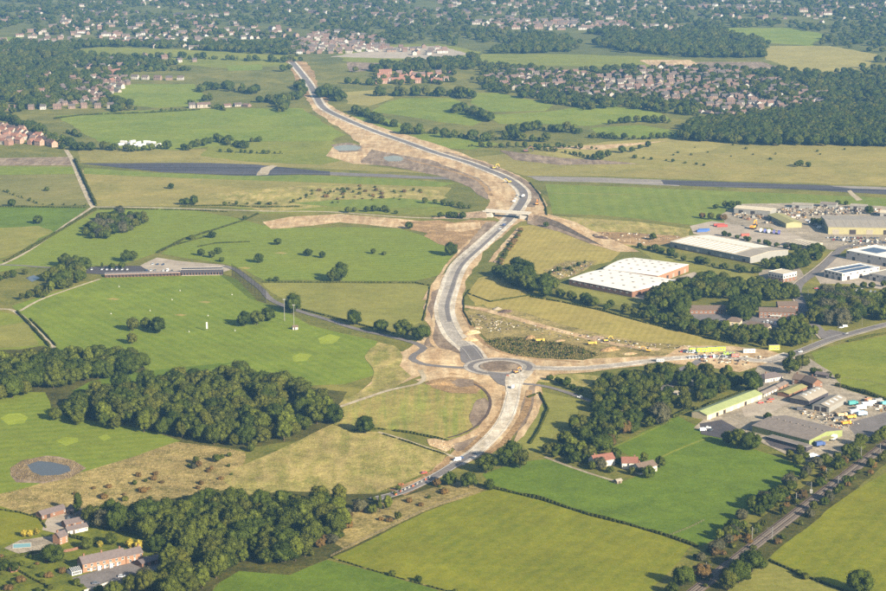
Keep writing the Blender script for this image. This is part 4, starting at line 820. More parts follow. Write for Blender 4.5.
treeline([(930, 420), (890, 452), (880, 462)], 8, (5, 7), ['round', 'oak_c'], 'dark scrub tree by the railway at the picture edge', 'scrub at the railway end', wid=3)
# --- cottage garden
for px, py, h, k, lb in ((600, 469, 8, 'willow', 'silvery garden tree in front of the cottage'), (648, 478, 8, 'round', 'dark garden tree below the cottage wing'), (640, 474, 6, 'round_b', 'green garden tree beside the cottage wing'), (619, 464, 5, 'bush_dark', 'dark shrub between the cottage roofs'), (660, 468, 7.5, 'oak_b', 'round tree past the cottage gable'), (610, 473, 5, 'round_b', 'green shrub tree in front of the white cottage'), (632, 475, 5.5, 'oak_c', 'olive shrub tree before the middle wing'), (592, 470, 6, 'round_b', 'hedge tree at the cottage corner'), (616, 458, 8, 'oak', 'dark tree behind the white cottage roof'), (644, 462, 7, 'ash', 'pale tree behind the brown-roofed wing'), (586, 463, 6, 'round', 'dark tree behind the cottage'), (571, 463, 7, 'ash', 'pale tree above the cottage drive')):
    T(px, py, h, k, lb)
# --- range, fairway and field trees
for px, py, h, k, lb in (
    (133, 331, 13, 'oak_c', 'olive oak heading the clump on the range'), (146, 330, 11, 'oak_b', 'middle oak of the clump on the range'), (158, 333, 14, 'oak', 'dark oak closing the clump on the range'), (132, 344, 10, 'oak_c', 'small olive oak below the range clump'),
    (244, 326, 14, 'oak', 'dark oak at the tip of the net trees'), (257, 325, 13, 'oak_b', 'second oak of the net trees'), (268, 321, 13, 'oak', 'third oak of the net trees'), (293, 313, 17, 'oak', 'large oak beside the lane bend'),
    (340, 281, 17, 'oak', 'large solitary oak on the fairway'), (333, 282, 12, 'oak_b', 'smaller oak joined to the fairway oak'),
    (354, 325, 14, 'oak', 'solitary oak on the hay meadow above the lane'), (381, 333, 11, 'round', 'dark low tree beside the lane'), (403, 338, 15, 'oak_b', 'green oak beside the lane wiggle'), (421, 341, 15, 'oak', 'dark oak at the earthworks edge'),
    (451, 256, 14, 'oak', 'oak at the edge of the stripped ground'), (409, 229, 8, 'round', 'small dark tree on the haul track strip'),
    (308, 256, 8, 'round', 'small tree high on the fairway'), (322, 258, 6.5, 'round', 'smaller tree beside it on the fairway'), (373, 254, 6, 'round_b', 'tiny tree in the middle of the fairway'), (384, 255, 4, 'bush', 'tiny bush on the fairway'),
    (259, 263, 9.5, 'round', 'round dark tree above the range net'), (278, 245, 8, 'round', 'round dark tree on the upper fairway'),
    (212, 238, 8, 'round', 'dark hedgerow tree on the field divide'), (192, 240, 6.5, 'round_b', 'small hedgerow tree on the field divide'),
    (201, 256, 8, 'oak', 'dark tree behind the range car park'), (212, 258, 7, 'oak_b', 'green tree behind the range car park'), (218, 254, 7, 'round', 'round tree behind the range car park'), (222, 262, 5, 'bush_dark', 'bush behind the range car park'),
    (126, 262, 12, 'oak', 'oak at the corner of the range car park'), (133, 261, 10, 'oak_b', 'green tree at the corner of the range car park'), (102, 268, 6.5, 'cypress', 'small dark tree by the club car park'), (112, 269, 6, 'round', 'second small dark tree by the club car park'), (122, 269, 7, 'round', 'third small dark tree by the club car park'),
    (276, 281, 4.5, 'bush', 'bush below the fairway net'), (270, 281, 3.5, 'bush_dark', 'low bush below the fairway net'),
    (38, 224, 10.5, 'round', 'solitary tree on the western green field'), (12, 207, 9, 'round', 'round tree on the hedge of the western field'),
    (187, 205, 9, 'oak', 'dark tree of the trio on the runway hedge'), (194, 205, 11, 'oak', 'tallest tree of the trio on the runway hedge'), (182, 205, 7, 'round', 'smallest tree of the trio on the runway hedge'), (225, 206, 5.5, 'round_b', 'small tree along the runway hedge'),
    (171, 189, 7, 'round', 'solitary tree on the tan airfield grass'), (47, 191, 5, 'bush', 'scrubby tree on the grey-green crop'), (245, 220, 5, 'round', 'small hedge tree at the lane corner'),
    (800, 166, 9, 'oak', 'dark scrub tree out on the airfield'), (797, 167, 8, 'oak_b', 'scrub tree joined to the dark one on the airfield'), (808, 167, 6, 'bush_dark', 'low scrub on the airfield'),
    (600, 160, 12, 'oak', 'dark tree on the airfield hedge'), (608, 157, 10, 'oak_b', 'green tree on the airfield hedge'), (594, 160, 9, 'round', 'round tree on the airfield hedge'), (622, 153, 11, 'oak', 'tree near the airfield bank'), (632, 152, 8, 'round', 'small tree near the airfield bank'), (648, 147, 9, 'oak', 'last tree along the airfield bank'), (640, 149, 7, 'round', 'low tree along the airfield bank'),
    (725, 208, 9, 'oak_b', 'tree beside the cream-roofed unit'), (732, 209, 9, 'oak', 'dark tree beside the cream-roofed unit'), (716, 209, 6, 'round', 'low dark tree on the airfield grass'), (738, 207, 7, 'round', 'round tree by the cream-roofed unit'),
    (869, 214, 9, 'round', 'round dark tree behind the tan depot'), (838, 205, 6, 'round', 'dark tree behind the scrap yard'), (846, 205, 5, 'round', 'low dark tree behind the scrap yard'),
    (546, 227, 5.5, 'round', 'lone small tree by the bridge ramp'), (653, 240, 8, 'round', 'dark tree in the dumping ground')):
    T(px, py, h, k, lb)
wood([(82, 232), (96, 219), (112, 214), (146, 218), (145, 226), (128, 233), (108, 239), (86, 239)], 9, (6, 11), ['willow', 'oak_c', 'round_b', 'oak'], 'willow or oak around the narrow field pond', 'trees round the willow pond', skip=.4, seed=7)
wood([(46, 280), (58, 270), (76, 262), (86, 268), (84, 282), (70, 289), (50, 294)], 10, (9, 14), ['oak_b', 'oak_c', 'ash', 'oak'], 'tree in the clump west of the range building', 'clump west of the range', seed=8)
wood([(15, 300), (46, 286), (50, 296), (24, 304)], 8, (5, 8), ['round_b', 'ash_b'], 'low tree around the club gardens', 'low trees by the club gardens', seed=9, skip=.3)
treeline([(0, 282), (20, 276), (30, 274)], 9, (6, 9), ['round', 'oak_c'], 'dark tree beside the little garden pond', 'trees by the little pond', wid=3)
# --- belt by the white warehouse and the industrial estate
wood([(494, 276), (510, 268), (530, 274), (556, 290), (545, 297), (520, 291)], 11, (10, 16), ['oak', 'oak', 'round', 'oak_b'], 'dark oak in the clump beside the overbridge paddock', 'dark oaks by the paddock', seed=10)
treeline([(555, 297), (600, 307), (645, 320), (690, 331), (735, 343), (765, 347)], 6, (6, 10), ['round', 'oak_b', 'round_b', 'ash_b', 'oak_c'], 'tree in the belt above the hay strip', 'tree belt above the hay strip', wid=6)
treeline([(640, 312), (690, 326), (735, 338), (762, 342)], 8, (8, 12), ['oak', 'oak_b', 'round_b', 'ash'], 'taller tree in the belt above the hay strip', 'tall trees of the hay strip belt', wid=8)
wood([(645, 306), (660, 293), (690, 286), (728, 281), (742, 290), (738, 300), (720, 299), (700, 298), (686, 306), (684, 320), (662, 314)], 11, (10, 15), ['oak', 'oak_b', 'round', 'ash', 'oak_c'], 'tree in the wood between warehouse and brick offices', 'wood between warehouse and offices', seed=11)
wood([(730, 318), (736, 305), (755, 303), (757, 318), (745, 322)], 9, (10, 13), ['oak', 'round'], 'dark tree between the two brick offices', 'trees between the brick offices', seed=12)
wood([(735, 288), (765, 284), (800, 292), (798, 302), (764, 301), (742, 298)], 9, (7, 11), ['round_b', 'oak_b', 'ash'], 'tree behind the two-storey brick office', 'trees behind the brick office', seed=13)
wood([(776, 345), (780, 330), (795, 322), (815, 330), (818, 338), (800, 348), (785, 352)], 10, (9, 13), ['oak_b', 'ash', 'oak_c'], 'tree at the estate road corner', 'trees at the estate road corner', seed=14)
wood([(812, 325), (812, 305), (830, 296), (860, 296), (868, 312), (850, 328), (830, 328)], 11, (11, 16), ['oak_c', 'willow', 'oak_b', 'oak'], 'large olive tree beside the estate road', 'large trees beside the estate road', seed=15)
wood([(866, 322), (866, 305), (890, 298), (960, 300), (960, 312), (890, 322)], 11, (9, 13), ['oak_b', 'ash', 'oak'], 'tree in the belt along the main road', 'tree belt along the main road', seed=16)
treeline([(835, 290), (860, 290), (886, 286), (940, 290)], 8, (6, 9), ['round', 'oak_b'], 'tree in front of the solar-roofed units', 'trees by the solar units', wid=5)
treeline([(640, 247), (660, 253), (690, 262), (720, 268), (750, 274), (765, 272)], 7, (4, 8), ['round', 'round_b', 'bush_dark', 'oak_b'], 'shrubby tree along the front of the grey warehouse', 'shrubs along the grey warehouse', wid=4)
treeline([(800, 268), (815, 258), (822, 250), (800, 262), (790, 272)], 6, (6, 10), ['oak', 'round', 'oak_b'], 'tree between office block and estate road', 'trees beside the office block', wid=6)
treeline([(725, 236), (745, 240), (770, 246), (790, 250), (806, 248)], 7, (3.5, 7), ['round', 'bush_dark', 'round_b'], 'shrub screening the lorry yard', 'shrubs screening the lorry yard', wid=3)
treeline([(812, 226), (820, 227), (828, 228)], 6, (9, 11), ['oak_c', 'ash_b'], 'olive tree at the tan depot corner', 'trees at the depot corner', wid=3)
treeline([(702, 219), (716, 220), (726, 220)], 7, (7, 9), ['oak_c', 'oak_b', 'autumn'], 'olive tree at the airfield end of the lorry yard', 'trees at the lorry yard end', wid=4)
treeline([(766, 420), (790, 352), (806, 370)], 300, (5, 6), ['round'], 'small tree near the farmhouse', 'small farmhouse trees')
treeline([(816, 374), (830, 378), (838, 380)], 6, (4, 7), ['round', 'oak_c'], 'dark garden tree beside the farmhouse field', 'garden trees by the farmhouse', wid=3)
treeline([(800, 452), (790, 463), (806, 460)], 8, (5, 7), ['round_b', 'oak_c'], 'shrubby tree below the grey shed', 'trees below the grey shed', wid=3)
wood([(690, 326), (735, 330), (770, 334), (765, 345), (735, 341), (695, 332)], 9, (7, 11), ['oak', 'oak_b', 'round_b', 'ash'], 'tree screening the brick offices from the hay strip', 'trees screening the brick offices', seed=41)
wood([(668, 374), (700, 369), (726, 374), (742, 384), (724, 395), (700, 404), (692, 394)], 10, (6, 12), ['oak_b', 'oak', 'round', 'ash', 'oak_c'], 'tree in the band between compound and long green barn', 'tree band by the compound', skip=.15, seed=51)
wood([(780, 262), (800, 254), (812, 258), (798, 272), (770, 270), (758, 266)], 9, (5, 9), ['round', 'oak_b', 'round_b'], 'tree between grey warehouse and office block', 'trees behind the office block', skip=.2, seed=52)
# thorn hedges and scrub near the bridge
treeline([(498, 268), (505, 256), (513, 243), (522, 231)], 4.5, (2.2, 3.6), ['bush_brown', 'bush_dark', 'bush_b'], 'dark thorn bush in the row beside the sandy track', 'thorn row by the sandy track', wid=1.5)
treeline([(548, 274), (560, 268), (572, 272), (584, 264)], 9, (2.2, 4.5), ['bush_dark', 'bush_b', 'round'], 'bush among the scrap behind the white warehouse', 'bushes among the scrap', wid=5)
treeline([(350, 213), (375, 211), (398, 214)], 6, (4, 8), ['oak', 'round', 'round_b'], 'dark tree around the ruined barn by the haul track', 'trees by the haul track barn', wid=3)
treeline([(424, 204), (440, 205), (455, 207), (468, 209)], 6, (4, 8), ['oak', 'oak_b', 'round_b'], 'tree near the bridge ramp', 'trees near the bridge ramp', wid=4)
treeline([(440, 218), (452, 218), (466, 219)], 7, (6, 9), ['oak', 'round'], 'dark tree beside the haul track ramp', 'dark trees by the ramp', wid=2)
treeline([(228, 204), (260, 205), (295, 203), (310, 195), (350, 190)], 9, (1.8, 4), ['bush', 'bush_b', 'bush_dark'], 'bush on the scrubland hedge', 'bushes on the scrubland hedge', wid=4)
wood([(300, 190), (360, 186), (430, 192), (400, 200), (330, 204)], 16, (1.5, 3.4), ['bush_b', 'bush_brown', 'bush'], 'low bush scattered over the scrubland', 'bushes over the scrubland', skip=.4, seed=17)
wood([(560, 150), (700, 144), (860, 150), (800, 160), (640, 158)], 40, (1.5, 3.8), ['bush_b', 'bush_dark', 'bush'], 'bush dotted over the tan airfield', 'bushes over the airfield', skip=.45, seed=18)
treeline([(635, 158), (648, 159), (680, 163), (705, 166)], 14, (2.5, 5), ['bush_dark', 'bush', 'round'], 'bush in the row across the airfield', 'bush row on the airfield', wid=3)
wood([(60, 498), (120, 480), (200, 462), (236, 458), (232, 482), (180, 496), (110, 506)], 13, (1.4, 3.2), ['bush_brown', 'bush_brown', 'bush_b', 'bush'], 'brown scrub bush in the tussocky strip', 'scrub in the tussocky strip', skip=.45, seed=19)
treeline([(190, 470), (215, 460), (240, 455), (262, 448)], 6, (3, 7), ['oak_c', 'round_b', 'willow', 'autumn'], 'olive scrub tree between the large wood and the straw', 'scrub trees below the large wood', wid=6)
wood([(345, 500), (380, 494), (430, 484), (470, 486), (440, 500), (390, 524), (350, 540), (345, 520)], 11, (1.5, 3.2), ['bush_brown', 'bush_b', 'bush'], 'low bush on the rough bank below the lane', 'bushes on the lane bank', skip=.4, seed=20)
wood([(0, 558), (60, 550), (72, 575), (50, 592), (0, 592)], 8, (1.2, 3.0), ['bush', 'bush_b', 'bush_dark', 'bush_brown'], 'garden shrub below the swimming pool terrace', 'garden shrubs', skip=.35, seed=21)
treeline([(74, 584), (100, 592), (130, 600)], 5, (2, 4.5), ['round', 'bush_dark', 'bush'], 'shrub edging the terrace drive', 'shrubs edging the drive', wid=2)
wood([(690, 560), (735, 536), (764, 545), (740, 570), (706, 592)], 9, (1.5, 3), ['bush_brown', 'bush_b'], 'brown bramble clump beside the rails', 'brambles beside the rails', skip=.4, seed=22)
wood([(484, 344), (514, 338), (560, 344), (600, 355), (560, 358), (510, 354)], 8, (1.2, 2.4), ['bush_dark', 'bush_dark', 'bush'], 'low sallow bush in the sedge marsh', 'sallows in the marsh', skip=.15, seed=23)
treeline([(548, 380), (565, 386), (580, 392)], 6, (4, 8), ['round', 'oak'], 'dark tree along the old lane', 'dark trees along the old lane', wid=2)
# --- middle distance tree lines
MIDK = ['oak', 'oak', 'oak_b', 'round', 'ash', 'oak_c']
def mid(line, h=(9, 14), sp=9, wid=6, kinds=MIDK):
    treeline(line, sp * 1.1, (h[0] * .4, h[0] * .7), ['round', 'round_b', 'oak_c'], 'distant hedgerow tree', 'distant hedgerow trees', wid * .6, seed=5)
    treeline(line, sp * .85, (h[0] * .75, h[1]), kinds, 'distant hedgerow tree', 'distant hedgerow trees', wid)
mid([(186, 150), (200, 146), (222, 142), (240, 148)], (8, 13), 7, 8); mid([(252, 142), (260, 142)], (8, 9), 6, 2); mid([(222, 152), (262, 154), (285, 154)], (3, 6), 8, 3)
mid([(75, 150), (95, 150), (118, 150), (130, 152), (165, 149)], (7, 13), 7, 8); mid([(0, 118), (30, 128), (55, 142), (75, 150)], (7, 13), 7, 12)
mid([(70, 134), (78, 137)], (8, 10), 6, 4); mid([(112, 112), (125, 110), (134, 110)], (8, 14), 6, 8); mid([(152, 112), (165, 111), (180, 110)], (4, 7), 12, 3); mid([(196, 107), (218, 108), (225, 111)], (6, 10), 8, 5)
mid([(204, 101), (214, 101)], (13, 16), 8, 4); mid([(196, 92), (220, 88), (240, 92), (256, 94)], (11, 17), 9, 14); mid([(262, 102), (276, 104), (286, 100), (280, 112)], (10, 17), 8, 10)
mid([(320, 98), (330, 94), (340, 102)], (13, 20), 8, 10); mid([(346, 84), (360, 84), (378, 86)], (9, 14), 8, 8); mid([(294, 100), (304, 94), (298, 86)], (10, 14), 8, 8)
mid([(378, 96), (410, 96), (445, 96), (470, 99)], (13, 20), 8, 10); mid([(452, 113), (468, 112), (485, 120), (492, 122)], (10, 16), 8, 8); mid([(354, 112), (366, 116), (380, 124), (400, 128)], (8, 15), 9, 6)
mid([(402, 134), (420, 134), (436, 134)], (12, 18), 8, 8); mid([(442, 138), (460, 138), (476, 140)], (10, 16), 8, 6); mid([(480, 142), (510, 140), (545, 142)], (10, 16), 8, 9); mid([(508, 134), (530, 130), (560, 132), (580, 134)], (10, 18), 8, 10)
mid([(470, 147), (500, 148), (545, 147), (590, 149)], (5, 9), 9, 4); mid([(548, 104), (570, 106), (592, 108)], (7, 13), 8, 6); mid([(588, 110), (620, 106), (660, 112), (700, 116)], (10, 16), 8, 12); mid([(614, 124), (640, 122), (672, 124)], (9, 14), 8, 8)
mid([(590, 138), (640, 140), (690, 136)], (7, 11), 9, 5); mid([(540, 150), (570, 154), (590, 158)], (5, 9), 10, 4); mid([(480, 66), (520, 70), (560, 74)], (9, 14), 9, 8); mid([(510, 82), (470, 80)], (8, 12), 9, 6)
mid([(0, 190), (40, 205), (85, 206)], (2, 4), 12, 2); mid([(100, 70), (140, 72), (190, 70)], (9, 14), 9, 12); mid([(60, 62), (160, 58), (290, 62)], (9, 14), 10, 16); mid([(190, 104), (200, 104)], (6, 9), 8, 4)
wood([(678, 140), (690, 126), (740, 120), (800, 114), (886, 112), (1010, 114), (1010, 144), (886, 147), (830, 146), (760, 146), (700, 142)], 13, (12, 17), ['oak', 'oak_b', 'oak', 'oak_c', 'round'], 'distant hedgerow tree', 'distant hedgerow trees', seed=30)
# ------------------------------------------------------------------ put the trees in place
ANCH = {
 'trees of the large wood': [(70, 415, 'at the golf end of the large wood'), (140, 430, 'on the fairway edge of the large wood'), (140, 395, 'on the range side of the large wood'), (220, 445, 'above the tussocky strip in the large wood'), (220, 395, 'behind the middle of the large wood'), (290, 438, 'above the straw meadow in the large wood'), (310, 405, 'at the roundabout end of the large wood')],
 'trees of the wood below the range': [(10, 385, 'above the putting green in the wood below the range'), (60, 375, 'in the middle of the wood below the range'), (130, 367, 'at the range clump end of the wood below the range'), (20, 368, 'on the lane side of the wood below the range')],
 'trees of the wood behind the terrace': [(120, 530, 'behind the brick terrace roof'), (150, 560, 'beside the terrace garage'), (150, 595, 'at the foot of the terrace drive'), (200, 515, 'below the tussocky strip'), (215, 570, 'at the lower wood corner by the green pasture'), (260, 505, 'at the top of the wood under the straw meadow'), (260, 560, 'on the pasture edge of the lower wood'), (330, 510, 'at the lane end of the lower wood'), (310, 545, 'beside the front pasture fence'), (210, 545, 'in the heart of the lower wood')],
 'trees of the copse by the compound': [(580, 440, 'at the cottage end of the copse'), (600, 400, 'on the old lane side of the copse'), (660, 380, 'at the compound end of the copse'), (655, 420, 'on the pasture edge of the copse')],
}
LOOK = {'oak': 'dark green spreading', 'oak_b': 'mid-green spreading', 'oak_c': 'olive spreading', 'ash': 'pale green upright', 'ash_b': 'olive upright', 'round': 'dark green round', 'round_b': 'mid-green round', 'willow': 'grey-green', 'autumn': 'brownish'}
TOP = {}
for t in TREES:
    if not t[7] and t[5]: a_, b2_ = TOP.get(t[5], (99, 0)); TOP[t[5]] = (min(a_, t[2]), max(b2_, t[2]))
def own_label(t):
    if t[7] or t[5] not in ANCH or t[3] not in LOOK: return t[4]
    lo, hi = TOP[t[5]]; f = (t[2] - lo) / (hi - lo + 1e-6); size = 'tall' if f > .7 else 'low' if f < .3 else 'middling'
    best = min(ANCH[t[5]], key=lambda a: (G(a[0], a[1]) - Vector((t[0], t[1], 0))).length)
    return '%s %s tree %s' % (size, LOOK[t[3]], best[2])
SHRUBS = {'bush', 'bush_b', 'bush_dark', 'bush_gold', 'bush_brown'}
NAMES = {'oak': 'broadleaf_tree', 'oak_b': 'broadleaf_tree', 'oak_c': 'broadleaf_tree', 'round': 'broadleaf_tree', 'round_b': 'broadleaf_tree', 'ash': 'broadleaf_tree', 'ash_b': 'broadleaf_tree', 'autumn': 'broadleaf_tree', 'poplar': 'poplar_tree', 'cypress': 'cypress_tree', 'willow': 'willow_tree'}
def stand(t):
    x, y, h, k, lb, gr, nm, solo = t; cm, tm, nh, nw = PROTO[k]; s = h / nh; z = ground_z(x, y)
    s_ = 1 if solo else rnd.uniform(.82, 1.22); sc = (s * s_ * rnd.uniform(.9, 1.12), s * s_ * rnd.uniform(.9, 1.12), s * rnd.uniform(.92, 1.12)); lb = own_label(t)
    if k in SHRUBS:
        o = link('bush', cm, None, (x, y, z - .1), rnd.uniform(0, 6.28), sc); tag(o, lb, 'bush', gr); return o
    e = empty(nm or NAMES[k], (x, y, z - .1), rnd.uniform(0, 6.28)); e.scale = sc; tag(e, lb, 'tree', gr)
    link('trunk', tm, e); link('crown', cm, e); return e
def appar(t): return t[2] / math.hypot(t[1], CAM_H)
VIS = [t for t in TREES if abs(t[0]) < t[1] * .30 + 60]
tr_solo = [t for t in VIS if t[3] not in SHRUBS and t[7]]; tr_rest = sorted([t for t in VIS if t[3] not in SHRUBS and not t[7]], key=appar, reverse=True)
sh_solo = [t for t in VIS if t[3] in SHRUBS and t[7]]; sh_rest = sorted([t for t in VIS if t[3] in SHRUBS and not t[7]], key=appar, reverse=True)
inview = lambda t: abs(t[0]) < t[1] * .235
k_ = 296 - len(tr_solo); ind = [t for t in tr_rest if inview(t) and t[4] != 'distant hedgerow tree'][:k_]; ids = set(map(id, ind)); left = [t for t in tr_rest if id(t) not in ids]
for t in tr_solo + ind: stand(t)
k_ = 290 - len(sh_solo); ind = [t for t in sh_rest if inview(t)][:k_]; ids = set(map(id, ind)); left_s = [t for t in sh_rest if id(t) not in ids]
for t in sh_solo + ind: stand(t)
print('TREES', len(TREES), 'solo', len(tr_solo), 'rest', len(left), 'shrubs', len(sh_solo), len(sh_rest))
# --- masses nobody could count: instances of the crowns on points
def scatter(name, label, cat, rows, kinds, meshes):
    """rows: x, y, z, rot, sx, sy, sz, index"""
    A = np.array(rows, dtype=np.float32); me = bpy.data.meshes.new(name); me.vertices.add(len(A)); me.vertices.foreach_set('co', A[:, :3].ravel())
    for nm, colm in (('rot', A[:, 3]), ('idx', A[:, 7])):
        at = me.attributes.new(nm, 'FLOAT' if nm == 'rot' else 'INT', 'POINT'); at.data.foreach_set('value', colm.astype(np.float32 if nm == 'rot' else np.int32))
    at = me.attributes.new('scl', 'FLOAT_VECTOR', 'POINT'); at.data.foreach_set('vector', A[:, 4:7].ravel())
    o = link(name, me); tag(o, label, cat, kind='stuff')
    ng = bpy.data.node_groups.new(name + '_scatter', 'GeometryNodeTree')
    ng.interface.new_socket('Geometry', in_out='INPUT', socket_type='NodeSocketGeometry'); ng.interface.new_socket('Geometry', in_out='OUTPUT', socket_type='NodeSocketGeometry')
    N = ng.nodes.new; L_ = ng.links.new; gi = N('NodeGroupInput'); go = N('NodeGroupOutput'); iop = N('GeometryNodeInstanceOnPoints'); jn = N('GeometryNodeJoinGeometry')
    for src in reversed(meshes):       # objects whose shape is repeated
        oi = N('GeometryNodeObjectInfo'); oi.inputs['Object'].default_value = src; oi.inputs['As Instance'].default_value = False; oi.transform_space = 'ORIGINAL'
        g2 = N('GeometryNodeGeometryToInstance'); L_(oi.outputs['Geometry'], g2.inputs[0]); L_(g2.outputs[0], jn.inputs[0])
    def attr(nm, ty):
        a = N('GeometryNodeInputNamedAttribute'); a.data_type = ty; a.inputs['Name'].default_value = nm; return a.outputs['Attribute']
    cx = N('ShaderNodeCombineXYZ'); L_(attr('rot', 'FLOAT'), cx.inputs['Z'])
    L_(gi.outputs[0], iop.inputs['Points']); L_(jn.outputs[0], iop.inputs['Instance']); iop.inputs['Pick Instance'].default_value = True
    L_(attr('idx', 'INT'), iop.inputs['Instance Index']); L_(cx.outputs[0], iop.inputs['Rotation']); L_(attr('scl', 'FLOAT_VECTOR'), iop.inputs['Scale']); L_(iop.outputs[0], go.inputs[0])
    md = o.modifiers.new('scatter', 'NODES'); md.node_group = ng
    return o
def source(me_):      # an object already standing in the scene that carries this mesh
    return next(o for o in COL.objects if o.type == 'MESH' and o.data is me_)
def tree_rows(ts, kinds):
    out = []
    for t in ts:
        s = t[2] / PROTO[t[3]][2]; out.append((t[0], t[1], 0, rnd.uniform(0, 6.28), s * rnd.uniform(.9, 1.12), s * rnd.uniform(.9, 1.12), s, kinds.index(t[3])))
    return out
tk = [k for k in PROTO if k not in SHRUBS and any(o.data is PROTO[k][0] for o in COL.objects if o.type == 'MESH')]
left = [t for t in left if t[3] in tk]
scatter('woodland', 'remaining broadleaf trees of woods, belts and far hedgerows', 'trees', tree_rows(left, tk), tk, [source(PROTO[k][0]) for k in tk])
if left_s:
    sk = sorted({t[3] for t in left_s}); sk = [k for k in sk if any(o.data is PROTO[k][0] for o in COL.objects if o.type == 'MESH')]
    scatter('shrubbery', 'remaining low bushes over scrubland and banks', 'bushes', tree_rows([t for t in left_s if t[3] in sk], sk), sk, [source(PROTO[k][0]) for k in sk])
# --- hedges
def hedge(line, h, wd, mat, label, smooth=False, dens=1.0, gap=0.0, seed=0):
    r = np.random.default_rng(seed + int(line[0][0])); pts = path_pts(line, 3, smooth); P = []; Nn = []; b = MB()
    for i in range(len(pts) - 1):
        a, c = pts[i], pts[i + 1]; t = (c - a); l = t.length; t.normalize(); nr = Vector((-t.y, t.x, 0))
        q_ = mn.noise(Vector((a.x * .07, a.y * .07, .5))); hh = h * (1 + .45 * q_ + r.uniform(-.06, .06)); ww = wd * (1 + .35 * q_)
        if r.random() < gap: continue
        b.hexa([a - nr * ww * .32, c - nr * ww * .32, c + nr * ww * .32, a + nr * ww * .32] + [q + Vector((0, 0, hh * .8)) for q in (a - nr * ww * .25, c - nr * ww * .25, c + nr * ww * .25, a + nr * ww * .25)])
        for _ in range(max(3, int(l * dens * (h + wd) * 1.7))):
            u = r.random(); th = r.uniform(-.25, math.pi + .25); y_ = math.cos(th); z_ = max(.02, math.sin(th))
            p = a + t * (u * l) + nr * (y_ * ww * .5 * (.8 + .35 * r.random())); z = hh * (.25 + .75 * z_) * (.8 + .3 * r.random()) if z_ > .1 else hh * r.uniform(.05, .5)
            P.append((p.x, p.y, z)); n_ = nr * y_ + Vector((0, 0, z_)) + t * float(r.normal() * .4); n_.normalize(); Nn.append(tuple(n_))
    V, Q = cards(np.array(P), np.array(Nn), .34 * min(1.3, max(.8, h / 2)), r); k = len(V)
    Qb = np.array(b.f) + k
    o = link('hedge', mesh_np('hedge', np.concatenate([V, np.array(b.v)]), np.concatenate([Q, Qb]), M[mat])); o.location.z = .1
    return tag(o, label, 'hedge')
hedge([(493, 488.5), (540, 499.5), (590, 515.5), (630, 525.5), (667, 536.5), (697, 547)], 2.0, 2.2, 'hedge', 'clipped hedge between the two front pastures', dens=1.2)
hedge([(769, 561), (806, 577.5), (843, 591), (870, 602)], 1.5, 1.6, 'hedge', 'low hedge below the railway pasture', gap=0.07)
hedge([(331, 558), (380, 573), (436, 588.5), (470, 598)], .8, .9, 'hedge', 'sparse fence-line growth below the front pasture', gap=0.19)
hedge([(5, 262), (30, 249), (60, 231), (96, 209)], 2.2, 3.0, 'hedge', 'hedge along the narrow lane to the straight track', gap=0.02)
hedge([(75, 160), (84, 180), (96, 206)], 3.0, 3.5, 'hedge', 'dark hedge beside the straight track')
hedge([(156, 253.5), (183, 240), (215, 230), (244, 220.5), (258, 214)], 1.8, 2.2, 'hedge', 'hedge dividing pond field and fairway', gap=0.02)
hedge([(100, 209), (140, 209.6), (180, 210), (230, 212)], 1.2, 1.4, 'hedge', 'thin hedge along the pale track', gap=0.07)
hedge([(262, 282.5), (320, 282.5), (380, 282.6), (415, 283), (430, 286)], 1.2, 1.3, 'hedge', 'thin hedge above the hay meadow', gap=0.09)
hedge([(430, 287), (428, 300), (423, 321)], 1.0, 1.2, 'hedge', 'thin hedge between meadow and earthworks', gap=0.07)
hedge([(302, 310), (330, 317), (371, 328), (395, 334)], 1.6, 1.8, 'hedge', 'hedge beside the lane to the roundabout', gap=0.07)
hedge([(380, 433.5), (405, 441.5), (430, 450), (446, 455)], 1.1, 1.3, 'hedge', 'low hedge along the straw meadow path', gap=0.12)
hedge([(352, 431), (378, 429), (410, 433), (448, 441)], 1.4, 2.6, 'hedge', 'dark rough bank hedge above the straw meadow', gap=0.03)
hedge([(836, 386), (856, 391), (886, 400), (1000, 420)], 2.6, 4.0, 'hedge', 'dark hedge between farmyard and bright field')
hedge([(848, 342), (868, 337), (900, 331), (960, 320)], 1.8, 2.4, 'hedge', 'roadside hedge along the bright field')
hedge([(17, 312), (30, 325), (50, 347)], 1.8, 2.4, 'hedge', 'hedge on the field side of the range lane')
hedge([(30, 319), (44, 333), (56, 346)], 1.4, 1.6, 'hedge', 'hedge on the range side of the lane', gap=0.03)
hedge([(0, 207), (40, 207.5), (86, 208)], 1.8, 2.2, 'hedge', 'hedge north of the western green field', gap=0.03)
hedge([(180, 206.5), (230, 206), (260, 207.5), (300, 207)], 1.8, 2.4, 'hedge', 'scrubby hedge under the airfield', gap=0.03)
hedge([(170, 247), (190, 241), (211, 236)], 1.4, 1.6, 'hedge', 'hedge spur on the field divide', gap=0.07)
hedge([(198, 247), (215, 243.5), (226, 243), (250, 242)], 1.3, 1.8, 'hedge', 'curved dark hedge on the upper fairway')
hedge([(54, 119), (80, 115.5), (101, 114.5), (150, 113), (200, 110)], 2.2, 3, 'hedge', 'far hedge crossing the rolling pasture', gap=0.03)
hedge([(350, 117), (371, 113), (385, 120)], 2, 3, 'hedge', 'far hedge by the new road', gap=0.03)
hedge([(530, 297), (560, 302), (600, 310.5), (645, 323), (690, 334), (735, 345)], 1.4, 1.8, 'hedge', 'low scrub hedge edging the hay strip', gap=0.05)
hedge([(528, 398), (540, 393), (548, 410), (538, 432), (530, 444)], 1.6, 2.0, 'hedge', 'hedge round the lane corner paddock', gap=0.03)
hedge([(470, 290), (464, 298), (464, 312), (472, 326)], 1.2, 1.5, 'hedge', 'dark fence-line scrub beside the carriageway', gap=0.07)
